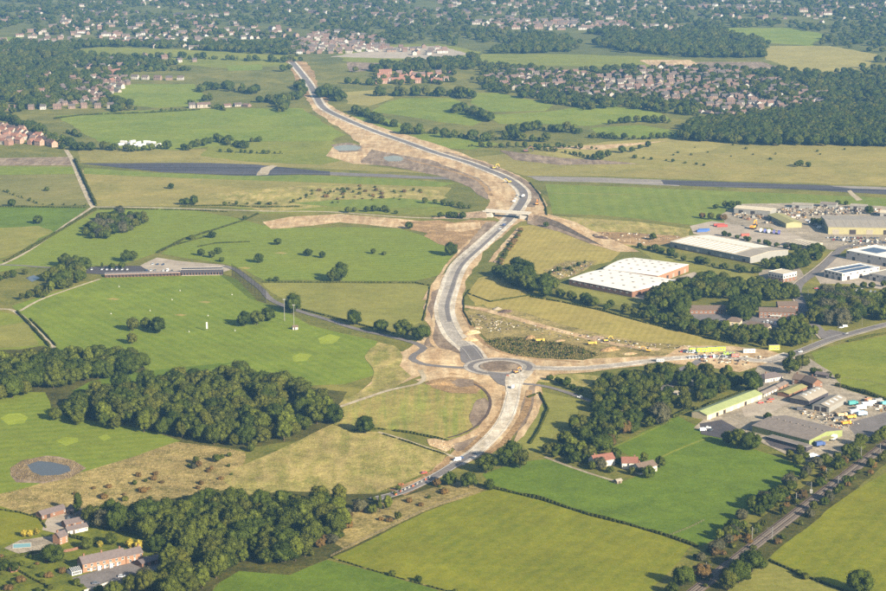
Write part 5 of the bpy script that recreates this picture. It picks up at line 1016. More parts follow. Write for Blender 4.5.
hedge([(466, 293), (490, 302), (520, 297), (535, 295)], 1.2, 1.5, 'hedge', 'scrub line above the haul track', gap=0.10)
hedge([(547, 216), (546, 208), (540, 195), (530, 183)], 1.4, 2, 'hedge', 'dark scrub edge between airfield and earthworks', gap=0.03)
hedge([(60, 539), (66, 536), (100, 545)], 2.2, 2.0, 'hedge', 'clipped garden hedge behind the terrace')
hedge([(0, 560), (20, 556), (44, 552)], 1.6, 1.6, 'hedge', 'clipped hedge below the pool terrace')
hedge([(10, 566), (30, 578), (50, 588)], 1.3, 1.4, 'hedge', 'garden hedge running down the lower lawn', gap=0.03)
hedge([(0, 510), (20, 513), (40, 519), (46, 528)], 1.2, 1.3, 'hedge', 'low hedge round the bright paddock', gap=0.09)
hedge([(673, 418), (690, 409), (704, 412)], 2.4, 3, 'hedge', 'dark hedge behind the green barn gable')
hedge([(706, 408), (730, 399), (748, 390)], 2.6, 3, 'hedge', 'dark hedge along the back of the green barn')
# --- reeds and sedge
def blades(name, poly, n, h, mat, label, hole=None, seed=3):
    r = np.random.default_rng(seed); ring = [(p.x, p.y) for p in outline(poly, True, 0)]; hr = [(p.x, p.y) for p in outline(hole, True, 0)] if hole else None
    x0 = min(p[0] for p in ring); x1 = max(p[0] for p in ring); y0 = min(p[1] for p in ring); y1 = max(p[1] for p in ring); P = []
    while len(P) < n:
        x = r.uniform(x0, x1); y = r.uniform(y0, y1)
        if inside(x, y, ring) and not (hr and inside(x, y, hr)): P.append((x, y))
    V = []; Q = []
    for i, (x, y) in enumerate(P):
        a = r.uniform(0, 3.14); hh = h * r.uniform(.5, 1.2); wv = h * r.uniform(.25, .5); lx, ly = r.normal(size=2) * .2 * h; c, s = math.cos(a) * wv, math.sin(a) * wv
        V += [(x - c, y - s, 0), (x + c, y + s, 0), (x + c * .5 + lx, y + s * .5 + ly, hh), (x - c * .5 + lx, y - s * .5 + ly, hh * .9)]; Q.append((4 * i, 4 * i + 1, 4 * i + 2, 4 * i + 3))
    o = link(name, mesh_np(name, np.array(V), np.array(Q), M[mat])); o.location.z = .1
    return tag(o, label, name, kind='stuff')
blades('reeds', [(10, 468), (24, 460), (48, 457), (74, 461), (84, 468), (74, 477), (45, 482), (18, 480)], 3600, .45, 'reed', 'brown reeds ringing the golf pond', [(27, 465), (38, 461), (51, 462), (69, 466), (71, 471), (60, 475), (41, 476), (32, 472)])
blades('sedge', [(484, 341), (514, 337), (548, 341), (580, 346), (602, 355), (584, 359), (530, 358), (505, 352)], 3500, 1.0, 'sedge', 'dark sedge covering the marsh by the roundabout')
blades('tussocks', [(0, 496), (60, 480), (120, 462), (179, 443), (215, 448), (245, 453), (235, 480), (180, 496), (120, 506), (40, 518)], 5000, .5, 'reed', 'straw-coloured tussocks beside the golf fairway', seed=5)
blades('tussocks', [(226, 480), (300, 442), (331, 425), (378, 433), (446, 453), (410, 479), (375, 493), (290, 490)], 6000, .4, 'reed', 'tall dry grass over the straw meadow', seed=6)
# ------------------------------------------------------------------ buildings
WIN = {}
def window_mesh(w_, h_, fm):
    k = (round(w_, 2), round(h_, 2), fm)
    if k not in WIN:
        f = MB(); t = .09
        f.box(-w_ / 2, w_ / 2, -.07, .02, 0, t); f.box(-w_ / 2, w_ / 2, -.07, .02, h_ - t, h_); f.box(-w_ / 2, -w_ / 2 + t, -.07, .02, t, h_ - t); f.box(w_ / 2 - t, w_ / 2, -.07, .02, t, h_ - t); f.box(-t / 2, t / 2, -.06, .02, t, h_ - t)
        f.box(-w_ / 2 - .08, w_ / 2 + .08, -.14, .01, -.09, -.003)
        p = MB().box(-w_ / 2 + t, w_ / 2 - t, -.02, .015, t, h_ - t)
        WIN[k] = (f.mesh('window', M[fm]), p.mesh('pane', M['glass']))
    return WIN[k]
class Bld:
    """a building: p0 -> p1 is its front base line on the ground (photo pixels), the body extends to the left of that line"""
    def __init__(s, name, label, p0, p1, depth, h, cat='building', group=None):
        a = G(*p0); b = G(*p1); s.L = (b - a).length; s.h = h
        s.D = depth if not isinstance(depth, tuple) else (G(*depth) - (b if (G(*depth) - b).length < (G(*depth) - a).length else a)).length
        s.e = empty(name, (a.x, a.y, ground_z(a.x, a.y) * .5), math.atan2(b.y - a.y, b.x - a.x)); tag(s.e, label, cat, group)
    def body(s, mat, rise=0, axis='x', name='wall', h=None):
        h = h or s.h; b = MB()
        if rise and axis == 'x': b.prism([(0, -.3), (s.D, -.3), (s.D, h), (s.D / 2, h + rise - .05), (0, h)], 0, s.L, 'x')
        elif rise: b.prism([(0, -.3), (s.L, -.3), (s.L, h), (s.L / 2, h + rise - .05), (0, h)], 0, s.D, 'y')
        else: b.box(0, s.L, 0, s.D, -.3, h)
        s.wall = b.build(name, M[mat], s.e); return s
    def gable(s, mat, rise, axis='x', ov=.4, th=.22, hip=0, z=None):
        z = s.h if z is None else z; b = MB()
        if axis == 'x':
            r = rise / (s.D / 2) * ov
            for sg in (0, 1):
                y0 = -ov if sg == 0 else s.D + ov; zz = z - r; hp = hip
                pts = [(-ov, y0, zz), (s.L + ov, y0, zz), (s.L + ov - hp, s.D / 2, z + rise), (-ov + hp, s.D / 2, z + rise)]
                b.hexa([(x, y, q + .02) for x, y, q in pts] + [(x, y, q + th) for x, y, q in pts])
            if hip:
                for x0, x1 in ((-ov, -ov + hip), (s.L + ov, s.L + ov - hip)):
                    pts = [(x0, -ov, z - r), (x0, s.D + ov, z - r), (x1, s.D / 2, z + rise)]; b.face([(x, y, q + th + .01) for x, y, q in pts])
        else:
            r = rise / (s.L / 2) * ov
            for sg in (0, 1):
                x0 = -ov if sg == 0 else s.L + ov
                pts = [(x0, -ov, z - r), (x0, s.D + ov, z - r), (s.L / 2, s.D + ov, z + rise), (s.L / 2, -ov, z + rise)]
                b.hexa([(x, y, q + .02) for x, y, q in pts] + [(x, y, q + th) for x, y, q in pts])
        s.roof = b.build('roof', M[mat], s.e); s.rise = rise; s.axis = axis; return s
    def vault(s, mat, rise, axis='x', n=10, ov=.3):
        b = MB(); W = s.D if axis == 'x' else s.L; Ln = s.L if axis == 'x' else s.D
        prof = [(-ov, s.h + .02)] + [(W * i / n, s.h + .1 + rise * math.sin(math.pi * i / n)) for i in range(n + 1)] + [(W + ov, s.h + .02)]
        b.prism(prof, -ov, Ln + ov, axis); s.roof = b.build('roof', M[mat], s.e); s.rise = rise; return s
    def flat(s, mat, par=.4):
        s.roof = MB().box(.25, s.L - .25, .25, s.D - .25, s.h, s.h + .12).build('roof', M[mat], s.e)
        b = MB(); L, D, h = s.L, s.D, s.h
        b.box(-.05, L + .05, -.05, .25, h + .002, h + par); b.box(-.05, L + .05, D - .25, D + .05, h + .002, h + par); b.box(-.05, .25, .25, D - .25, h + .002, h + par); b.box(L - .25, L + .05, .25, D - .25, h + .002, h + par)
        b.build('parapet', M['clad_white'], s.e); return s
    def box(s, name, x0, x1, y0, y1, z0, z1, mat, parent=None): return MB().box(x0, x1, y0, y1, z0, z1).build(name, M[mat], parent or s.e)
    def wins(s, face, n, z, w_, h_, a=None, b=None, fm='frame_white', name='window'):
        Lf = s.L if face in 'fb' else s.D; a = w_ if a is None else a; b = Lf - w_ if b is None else b
        f, p = window_mesh(w_, h_, fm)
        for i in range(n):
            u = a + (b - a) * (i / (n - 1) if n > 1 else .5)
            loc, rz = {'f': ((u, -.03, z), 0), 'b': ((u, s.D + .03, z), math.pi), 'r': ((s.L + .03, u, z), math.pi / 2), 'l': ((-.03, u, z), -math.pi / 2)}[face]
            o = link(name, f, s.e, loc, rz); link('pane', p, o)
        return s
    def door(s, face, u, w_, h_, mat='door_dark', name='door', z=0):
        b = MB().box(-w_ / 2, w_ / 2, -.06, .06, z, z + h_)
        loc, rz = {'f': ((u, -.03, 0), 0), 'r': ((s.L + .03, u, 0), math.pi / 2), 'l': ((-.03, u, 0), -math.pi / 2), 'b': ((u, s.D + .03, 0), math.pi)}[face]
        b.build(name, M[mat], s.e, loc, rz); return s
    def chimney(s, x, y=None, z=None, hh=1.6, mat='brick'):
        y = s.D / 2 if y is None else y; z = s.h + s.rise - .4 if z is None else z
        b = MB().box(x - .5, x + .5, y - .35, y + .35, z, z + hh); b.box(x - .58, x + .58, y - .43, y + .43, z + hh, z + hh + .18)
        for d in (-.25, .25): b.tube((x + d, y, z + hh + .18), (x + d, y, z + hh + .55), .13, .11, 6)
        b.build('chimney', M[mat], s.roof); return s
    def slope_strip(s, name, x0, x1, f0, f1, mat, side=0, lift=.26):
        """flat piece lying on one slope of an x-axis gable roof between height fractions f0..f1"""
        def q(x, f):
            y = s.D / 2 * f if side == 0 else s.D - s.D / 2 * f
            return (x, y, s.h + s.rise * f + lift)
        pts = [q(x0, f0), q(x1, f0), q(x1, f1), q(x0, f1)]; 
        if side: pts = pts[::-1]
        b = MB().hexa([(x, y, z - .1) for x, y, z in pts] + pts); return b.build(name, M[mat], s.roof)
# --- brick terrace and courtyard farm
b = Bld('terraced_house', 'long red-brick terrace with slate roof and white windows', (83, 573), (126, 564), 8, 5.3, 'house').body('brick_pink', 3.2).gable('slate', 3.2)
b.wins('f', 7, 3.1, 1.5, 1.5, 1.8, b.L - 2); b.wins('f', 6, .7, 1.5, 1.6, 3.4, b.L - 4); b.wins('l', 2, 3.0, 1.2, 1.4, 2.2, 5.8)
for u in (4.9, b.L * .5, b.L - 5.4): b.door('f', u + .2, 1.0, 2.1, 'frame_white')
for x in (2.5, b.L * .5, b.L - 2): b.chimney(x)
for u in (b.L * .36, b.L * .64): b.box('porch', u - 1, u + 1, -1.1, -.002, 0, 2.6, 'frame_white')
b = Bld('terraced_house', 'lower slate-roofed wing at the garage end of the terrace', (126.6, 563.9), (143, 560), 7, 4.7, 'house').body('brick_pink', 2.6).gable('slate', 2.6)
b.wins('f', 3, 2.8, 1.3, 1.4); b.wins('f', 2, .6, 1.4, 1.5, 2.5, b.L - 2.5); b.wins('r', 1, 2.6, 1.3, 1.4); b.chimney(b.L - 1); b.door('f', b.L * .5, 1, 2.1, 'frame_white')
b = Bld('conservatory', 'glazed white conservatory at the end of the terrace', (72, 576), (82, 573.6), 6, 2.3, 'conservatory').body('frame_white').gable('glass', 1.6, ov=.1, th=.08)
for i in range(7): b.slope_strip('glazing_bar', i * b.L / 6.6 + .05, i * b.L / 6.6 + .25, 0, 1, 'frame_white', 0, .16)
b.wins('f', 4, .5, 1.5, 1.5, 1.2, b.L - 1.2)
b = Bld('garage', 'low dark-roofed garage beside the terrace drive', (142, 568), (163, 562), 7, 2.6, 'garage').body('brick', 1.2).gable('slate', 1.2)
for i in range(3): b.door('f', 2.4 + i * (b.L - 4.6) / 2, 2.6, 2.1, 'door_dark', 'garage_door')
def barn(lb, p0, p1, d, h, rise, wall='brick', roof='slate', name='outbuilding', nw=3, fr='frame_white'):
    q = Bld(name, lb, p0, p1, d, h, name.replace('_', ' ')).body(wall, rise).gable(roof, rise)
    if nw: q.wins('f', nw, h * .38, 1.0, min(1.2, h * .42), fm=fr)
    return q
barn('slate-roofed barn along the top of the courtyard', (42, 520), (66, 513), 6, 3.0, 2.0).door('f', 5, 2.6, 2.6)
barn('grey-roofed barn closing the courtyard by the cypress', (67, 513), (84, 520.5), 6, 3.0, 2.0, 'timber').door('f', 5, 2.6, 2.6)
barn('small brick stable with white gable by the courtyard', (66, 529), (84, 525), 6, 2.8, 1.8).door('f', 4, 1.6, 2.2)
barn('low slate outbuilding next to the farm cottage', (68, 535), (88, 530.5), 5, 2.6, 1.6, 'render').door('f', 4, 1.2, 2.1)
b = Bld('cottage', 'small orange-brick farm cottage with white gable', (60, 545), (68, 542), 6, 4.6, 'house').body('brick_pink', 2.4).gable('slate', 2.4); b.wins('f', 2, 2.6, 1, 1.2); b.wins('f', 2, .6, 1, 1.2); b.wins('r', 1, 2.6, 1, 1.2); b.chimney(1)
barn('tiny orange shed on the lower lawn', (11, 573), (19, 571), 4, 2.2, 1.2, 'brick', 'tile_red', nw=1)
w_ = MB(); P = path_pts([(44, 557), (60, 553), (72, 551), (86, 547)], 3, False)
for a, c in zip(P[:-1], P[1:]): w_.bar(a + Vector((0, 0, .8)), c + Vector((0, 0, .8)), .35, 1.6)
tag(w_.build('garden_wall', M['brick']), 'brick garden wall below the farm cottage', 'wall')
w_ = MB(); P = path_pts([(84, 592), (96, 588), (110, 583), (118, 580)], 3, False)
for a, c in zip(P[:-1], P[1:]): w_.bar(a + Vector((0, 0, .6)), c + Vector((0, 0, .6)), .5, 1.2)
tag(w_.build('garden_wall', M['concrete_wall']), 'pale stone wall in front of the terrace drive', 'wall')
pc = G(22, 546); pe = empty('swimming_pool', (pc.x, pc.y, .25), R(12)); tag(pe, 'turquoise swimming pool on a stone terrace', 'pool')
c_ = MB(); L_, D_ = 5, 3.6
c_.box(-L_ - .5, L_ + .5, -D_ - .5, -D_, 0, .12); c_.box(-L_ - .5, L_ + .5, D_, D_ + .5, 0, .12); c_.box(-L_ - .5, -L_, -D_, D_, 0, .12); c_.box(L_, L_ + .5, -D_, D_, 0, .12); c_.build('coping', M['concrete_wall'], pe)
MB().box(-L_, L_, -D_, D_, -.1, .05).build('water', M['pool'], pe)
# --- cottage by the pasture
b = Bld('cottage', 'white cottage with red tiled roof above the pasture', (595, 468), (615, 465), 9, 4.4, 'house').body('render', 3).gable('tile_red', 3); b.wins('f', 3, 1.2, 1.1, 1.2); b.chimney(2); b.door('f', b.L * .38, 1, 2)
b = Bld('cottage', 'middle cottage wing with pinkish tiled roof', (622, 469), (638, 469), 9, 4.2, 'house').body('render', 2.8).gable('tile_red', 2.8); b.wins('f', 2, 1.2, 1.1, 1.2); b.chimney(b.L - 2)
b = Bld('cottage', 'gabled cottage wing with faded brown roof', (640, 475), (657, 471), 9, 4.0, 'house').body('render', 2.6).gable('tile_brown', 2.6); b.wins('f', 3, 1.1, 1.1, 1.2); b.wins('r', 1, 1.2, 1, 1.2); b.chimney(3)
b = Bld('shed', 'small pale timber shed at the cottage fence corner', (617, 484), (622, 483), 3, 1.9, 'shed').body('timber', .8).gable('roof_grey', .8); b.door('f', b.L * .5, .9, 1.7)
def fence(line, label, h=1.2, sp=3, mat='timber', rails=2, name='fence'):
    P = straight([G(*p) for p in line], False, sp); e = empty(name, P[0]); tag(e, label, name)
    pm = MB().box(-.07, .07, -.07, .07, 0, h + .1).mesh('post', M[mat])
    for p in P: link('post', pm, e, p - P[0])
    for k in range(rails):
        r_ = MB(); z = h * (k + .9) / rails
        for a, c in zip(P[:-1], P[1:]): r_.bar(a - P[0] + Vector((0, 0, z)), c - P[0] + Vector((0, 0, z)), .04, .09)
        r_.build('rail', M[mat], e)
    return e
fence([(546, 458), (575, 468.5), (596, 476), (618, 485)], 'timber fence round the cottage garden')
fence([(331, 556.5), (375, 534.5), (425, 510.5), (472, 493)], 'post and rail fence along the wood edge of the pasture')
fence([(667, 537), (690, 528), (704, 521)], 'short timber fence at the railway corner of the pasture')
fence([(844, 378), (870, 382), (886, 386)], 'timber fence by the farmhouse field')
# --- farm with barns
b = Bld('barn', 'long barn with pale green roof and cream doors', (707, 420.5), (762, 399), 13, 3.9, 'barn').body('cream', 1.9).gable('roof_green', 1.9)
for i in range(8): b.door('f', 4 + i * (b.L - 8) / 7, 3.2, 2.9, 'door_dark' if i in (1, 2, 5) else 'frame_white', 'stable_door')
for i in range(11): b.slope_strip('ridge_sheet', i * b.L / 11 + .05, (i + 1) * b.L / 11 - .05, .02, .98, 'roof_green', 0, .27)
b = Bld('stable_block', 'row of white stables beside the long green barn', (764, 397.5), (778, 391), 6, 2.4, 'stable').body('render', 1.2).gable('roof_fibre', 1.2)
for i in range(5): b.door('f', 1.5 + i * (b.L - 3) / 4, 1.1, 1.9, 'door_dark', 'stable_door')
b = Bld('stable_block', 'second row of stables leading to the farmhouse', (779, 390.5), (788, 386), 6, 2.4, 'stable').body('brick_pink', 1.2).gable('roof_fibre', 1.2)
for i in range(3): b.door('f', 1.5 + i * (b.L - 3) / 2, 1.1, 1.9, 'door_dark', 'stable_door')
b = Bld('farmhouse', 'red-brick farmhouse with long brown roof', (792, 385), (812, 388), 9, 5.0, 'house').body('brick', 3).gable('tile_brown', 3); b.wins('f', 4, 3.1, 1.1, 1.2); b.wins('f', 3, .8, 1.1, 1.3); b.chimney(2); b.chimney(b.L - 2)
b = Bld('farmhouse', 'projecting brick gable of the farmhouse', (812.6, 390.5), (822, 389), 13, 5.2, 'house').body('brick', 3, 'y').gable('tile_brown', 3, 'y'); b.wins('f', 2, 3.0, 1.1, 1.2); b.wins('f', 1, .8, 1.8, 1.3); b.wins('r', 3, 2.9, 1, 1.2)
b = Bld('bungalow', 'white bungalow with hipped grey roof by the big oak', (765, 383), (783, 380), 11, 3.0, 'house').body('render').gable('slate', 2.6, hip=4); b.wins('f', 4, .9, 1.3, 1.2); b.chimney(5); b.door('f', b.L * .5, 1, 2)
b = Bld('barn', 'low shed with lichen-yellow roof below the farmhouse', (789, 398), (807, 390), (777, 396), 2.8, 'barn').body('brick', 1.0).gable('roof_yellow', 1.0); b.door('f', 6, 3, 2.4)
b = Bld('barn', 'arched grey hay barn with rooflight dashes', (809, 406.5), (828, 397.5), (791, 402.5), 4.0, 'barn').body('clad_dark').vault('roof_grey', 3.0)
for i in range(4): b.box('rooflight', 4 + i * (b.L - 10) / 3, 6 + i * (b.L - 10) / 3, b.D * .32, b.D * .5, b.h + 2.6, b.h + 3.35, 'rooflight', b.roof)
b = Bld('barn', 'grey open barn beside the machinery row', (829, 413), (846, 403.5), (814, 409.5), 4.0, 'barn').body('clad_grey', 1.8).gable('roof_grey', 1.8)
b.door('l', b.D * .3, 4, 3.4); b.door('l', b.D * .72, 4, 3.4)
for i in range(4): b.slope_strip('rooflight', 4 + i * (b.L - 9) / 3, 6.5 + i * (b.L - 9) / 3, .3, .8, 'rooflight')
b = Bld('shed', 'big shed with weathered grey roof and lime-green gable', (752, 432), (809, 447), (831, 434), 4.6, 'shed').body('clad_green', 2.6).gable('roof_fibre', 2.6)
b.door('r', b.D * .45, 6.5, 4.0, 'roof_fibre', 'roller_door'); b.box('canopy_roof', b.L + .1, b.L + 5, b.D * .12, b.D * .62, 3.2, 3.4, 'roof_yellow')
for i in range(14):
    b.slope_strip('roof_sheet', i * b.L / 14 + .06, (i + 1) * b.L / 14 - .06, .02, .97, 'roof_fibre', 0, .28)
for i in range(9): b.box('ridge_vent', 2 + i * (b.L - 5) / 8, 3 + i * (b.L - 5) / 8, b.D / 2 - .5, b.D / 2 + .5, b.h + b.rise + .2, b.h + b.rise + .7, 'roof_fibre', b.roof)
b = Bld('shed', 'dark lean-to store against the grey shed', (766, 440.2), (806, 451), 7, 2.6, 'shed').body('clad_dark').flat('roof_fibre', .1)
barn('small dark summerhouse beside the farmhouse field', (815, 377), (828, 379), 6, 2.6, 1.4, 'clad_dark', 'slate', 'shed', 2)
barn('pale-roofed store hidden behind the green barn', (676, 398), (690, 394), 8, 3, 1.2, 'render', 'roof_grey', 'outbuilding', 3)
barn('low grey store among the copse trees', (692, 386), (704, 383), 8, 3, 1.2, 'render', 'roof_grey', 'outbuilding', 2)
barn('blue-roofed shed hidden in the shelter belt', (562, 445), (573, 444), 6, 2.6, 1.2, 'render', 'clad_blue', 'shed', 2)
# --- white warehouse: two vaulted halls
def halls():
    b = Bld('warehouse', 'front hall of the white warehouse with brick wall', (569, 285), (632, 297.5), (657, 283.5), 5.6, 'warehouse').body('brick').vault('roof_white', 2.6, 'x', 14)
    b.box('brick_plinth', .3, b.L - .3, -.12, -.004, 0, 1.2, 'tile_brown')
    for i in range(6):
        for j in range(4):
            u = (j + .8) / 5; z = b.h + .1 + b.rise * math.sin(math.pi * u)
            b.box('rooflight', 5 + i * (b.L - 12) / 5, 7.4 + i * (b.L - 12) / 5, b.D * u - .9, b.D * u + .9, z - .5, z + .28, 'roof_fibre', b.roof)
    b.wins('f', 10, 3.2, 2.4, 1.2, 6, b.L - 6)
    b = Bld('warehouse', 'rear hall of the white warehouse with orange flank', (603, 276), (657.6, 283.2), (691, 272), 7.2, 'warehouse').body('brick_pink').vault('roof_white', 2.8, 'x', 14)
    for i in range(6):
        for j in range(4):
            u = (j + .8) / 5; z = b.h + .1 + b.rise * math.sin(math.pi * u)
            b.box('rooflight', 5 + i * (b.L - 12) / 5, 7.4 + i * (b.L - 12) / 5, b.D * u - .9, b.D * u + .9, z - .5, z + .28, 'roof_fibre', b.roof)
    for i in range(5): b.door('r', 8 + i * (b.D - 16) / 4, 4, 4.2, 'door_dark' if i % 2 else 'roof_grey', 'loading_door')
halls()
# --- grey warehouse with rooflight strips
b = Bld('warehouse', 'long grey warehouse with white rooflight stripes', (670, 247.5), (750, 263.5), (788, 256), 6.2, 'warehouse').body('clad_grey', 2.4).gable('roof_cream', 2.4)
for i in range(13): b.slope_strip('rooflight', 4 + i * (b.L - 32) / 12, 8 + i * (b.L - 32) / 12, .08, .94, 'roof_white'); b.slope_strip('rooflight', 4 + i * (b.L - 32) / 12, 8 + i * (b.L - 32) / 12, .08, .94, 'roof_white', 1)
b.slope_strip('roof_sheet', b.L - 20, b.L - .3, .03, .97, 'roof_grey', 0, .3); b.slope_strip('roof_sheet', b.L - 20, b.L - .3, .03, .97, 'roof_grey', 1, .3)
for i in range(7): b.door('f', 8 + i * (b.L - 16) / 6, 3.5, 3.6, 'door_dark' if i % 3 == 0 else 'clad_white', 'loading_door')
b.box('brick_plinth', .3, b.L - .3, -.1, -.004, 0, 1.0, 'brick')
# --- office block and units
b = Bld('office_block', 'small white office block on a brick base', (768, 279.5), (783, 282.5), (793.5, 279), 7.6, 'office').body('clad_white').flat('roof_cream', .5)
b.box('brick_base', -.04, b.L + .04, -.04, b.D + .04, 0, 3.3, 'brick'); b.wins('f', 5, 4.3, 1.8, 1.6, 2, b.L - 2, 'door_dark'); b.wins('f', 4, 1.0, 2, 1.6, 2, b.L - 2); b.wins('r', 5, 4.3, 1.8, 1.6, fm='door_dark'); b.wins('r', 4, 1.0, 1.8, 1.6)
def unit(lb, p0, p1, d, h, solars, roof='roof_white', wall='clad_white', nd=3):
    b = Bld('factory_unit', lb, p0, p1, d, h, 'factory').body(wall).flat(roof, .5)
    for x0, x1, y0, y1 in solars:
        a = MB(); nx_, ny_ = max(2, int((x1 - x0) * b.L / 2.2)), max(2, int((y1 - y0) * b.D / 1.6))
        for i in range(nx_):
            for j in range(ny_):
                ux = x0 * b.L + (x1 - x0) * b.L * i / nx_; uy = y0 * b.D + (y1 - y0) * b.D * j / ny_; dx = (x1 - x0) * b.L / nx_ - .12; dy = (y1 - y0) * b.D / ny_ - .1
                a.box(ux, ux + dx, uy, uy + dy, b.h + .2, b.h + .3)
        a.build('solar_panel', M['solar'], b.roof)
    for i in range(nd): b.door('f', (i + .5) * b.L / nd, 3.4, 3.4, ('door_dark', 'clad_grey')[i % 2], 'loading_door')
    b.wins('f', 5, h - 2, 2.2, 1.1, fm='door_dark'); b.wins('r', 6, h - 2, 2.2, 1.1, fm='door_dark')
    for i in range(3): b.door('r', (i + .5) * b.D / 3, 4, 3.6, 'door_dark', 'loading_door')
    return b
unit('white unit with two dark solar arrays by the estate road', (824, 277), (842, 281), (864, 271), 7.0, [(.12, .46, .08, .9), (.56, .92, .08, .9)])
unit('larger white unit with a solar array behind the first', (846, 259), (892, 268), 48, 8.5, [(.12, .5, .25, .72)])
unit('low pale unit at the forecourt corner', (869, 280), (900, 286), 26, 6.5, [], 'roof_grey', 'clad_white')
b = Bld('depot', 'big tan-roofed depot with straw-yellow wall', (828, 234), (905, 235), 70, 7.5, 'depot').body('clad_yellow', 2).gable('roof_grey', 2)
for i in range(5): b.door('f', 8 + i * 18, 7, 5, 'door_dark' if i % 2 else 'roof_grey', 'loading_door')
for i in range(9): b.slope_strip('roof_sheet', i * b.L / 9 + .2, (i + 1) * b.L / 9 - .2, .02, .97, 'roof_grey', 0, .3)
b = Bld('workshop', 'cream-roofed workshop at the airfield side', (734, 213), (770, 216), 22, 5.5, 'workshop').body('clad_grey', 1.6).gable('roof_cream', 1.6); b.door('f', 8, 5, 4); b.door('f', 22, 5, 4)
b = Bld('workshop', 'long shed with yellowish roof beside the crane', (768, 219), (786, 228), 18, 5.0, 'workshop').body('clad_yellow', 1.6).gable('roof_yellow', 1.6); b.door('f', 8, 5, 4)
b = Bld('workshop', 'low tan building with sawtooth rooflights by the lorry yard', (786, 246), (808, 250), 24, 4.2, 'workshop').body('cream', 1.2).gable('roof_cream', 1.2)
for i in range(7): b.slope_strip('rooflight', 1.5 + i * (b.L - 4) / 6, 3.2 + i * (b.L - 4) / 6, .05, .95, 'roof_fibre')
b.wins('f', 7, 1.4, 1.6, 1.4)
for lb, p0, p1, d, h, ro in (('grey lock-up shed at the back of the scrap yard', (792, 208), (812, 209), 14, 4, 'roof_grey'), ('brown-roofed store behind the tan depot', (820, 207), (836, 208), 12, 4, 'roof_fibre'), ('teal-doored store at the end of the yards', (850, 209), (866, 210), 12, 4, 'roof_grey'), ('pale long store past the tan depot', (880, 217), (930, 219), 18, 5, 'roof_cream')):
    barn(lb, p0, p1, d, h, 1.4, 'clad_grey', ro, 'store', 0).door('f', 6, 4, 3.2)
# --- brick offices in the trees
b = Bld('office_block', 'two-storey brick office with brown roof and white ground floor', (759, 318), (795, 319), 13, 5.8, 'office').body('brick', 2.4).gable('tile_brown', 2.4); b.wins('f', 9, 3.4, 1.8, 1.3, 2, b.L - 2); b.wins('f', 8, .8, 2.0, 1.4, 2, b.L - 2); b.box('entrance_canopy', b.L * .3, b.L * .62, -2.2, -.01, 2.5, 2.9, 'frame_white')
b = Bld('office_block', 'rear wing of the brick office with brown roof', (778, 312), (798, 312), 12, 5.8, 'office').body('brick', 2.6).gable('tile_brown', 2.6); b.wins('f', 4, 3.6, 1.6, 1.2)
b = Bld('office_block', 'long low brown-roofed office among the trees', (690, 314), (726, 314), 14, 3.6, 'office').body('brick', 2.6).gable('tile_brown', 2.6); b.wins('f', 8, 1.1, 1.8, 1.3)
b = Bld('office_block', 'small hipped office below the long brown-roofed one', (725, 325), (740, 326), 12, 3.4, 'office').body('cream').gable('tile_brown', 2.6, hip=5); b.wins('f', 3, 1, 1.6, 1.3)
b = Bld('office_block', 'low brown-roofed office near the belt', (744, 328), (768, 331), 10, 3.2, 'office').body('cream').gable('tile_brown', 2.2, hip=4); b.wins('f', 5, 1, 1.6, 1.3)
# --- driving range
b = Bld('range_building', 'dark flat-roofed end block of the driving range', (181, 275.2), (223, 274.6), 9, 5.4, 'range building').body('clad_dark').flat('clad_dark', .3)
for i in range(14): b.box('bay_divider', 1.5 + i * (b.L - 3) / 13 - .1, 1.5 + i * (b.L - 3) / 13 + .1, -1.6, -.01, 0, 2.6, 'brick_pink')
b.box('tee_mat', .5, b.L - .5, -2.6, -.2, 0, .14, 'roof_cream')
b = Bld('range_building', 'long low row of driving bays with brick dividers', (105, 277.6), (180.3, 275.4), 7, 3.0, 'range building').body('brick').flat('slate', .2)
for i in range(22): b.box('bay_divider', 1.5 + i * (b.L - 3) / 21 - .1, 1.5 + i * (b.L - 3) / 21 + .1, -1.6, -.01, 0, 2.4, 'brick_pink')
b.box('bay_shade_panel', .6, b.L - .6, -.05, -.003, .3, 2.5, 'door_dark')  # dark panel on the solid wall, painted as the shade inside open bays
e = empty('ball_net', G(232, 277)); tag(e, 'tall ball-stop net on posts beside the driving range', 'net'); P = straight([G(232, 276.5), G(248, 288), G(266, 303)], False, 12); o0 = P[0]
e.location = o0; pm = MB().tube((0, 0, 0), (0, 0, 13), .22, .14, 7).mesh('post', M['dark_steel'])
for p in P: link('post', pm, e, p - o0)
for a, c in zip(P[:-1], P[1:]):
    a = a - o0; c = c - o0; MB().face([a, c, c + Vector((0, 0, 12.6)), a + Vector((0, 0, 12.6))]).build('net_panel', M['net'], e)
for px, py, h, lb in ((284.5, 321, 19, 'tall floodlight mast beside the lane bend'), (294, 328, 20, 'tall floodlight mast by the white kiosk')):
    p = G(px, py); e = empty('floodlight_mast', p); tag(e, lb, 'mast'); MB().tube((0, 0, 0), (0, 0, h), .28, .16, 8).build('pole', M['steel'], e); MB().box(-1.2, 1.2, -.3, .3, h, h + .7).build('lamp_head', M['steel'], e)
b = Bld('kiosk', 'small white kiosk under the floodlight mast', (293, 330), (298, 329.6), 3.5, 2.4, 'kiosk').body('render', 1).gable('tile_brown', 1); b.door('f', 1.5, 1, 2)
for i, (px, py) in enumerate(((119, 287), (180, 291), (172, 300), (232, 295), (150, 311), (189, 332), (235, 331), (111, 314), (208, 316))):
    p = G(px, py); e = empty('range_target', p); tag(e, 'white target flag and net basket out on the range', 'target', 'targets on the driving range')
    MB().tube((0, 0, 0), (0, 0, .5), .5, .7, 10).build('basket', M['frame_white'], e); MB().tube((0, 0, 0), (0, 0, 2), .04, .05, 6).build('pole', M['frame_white'], e)
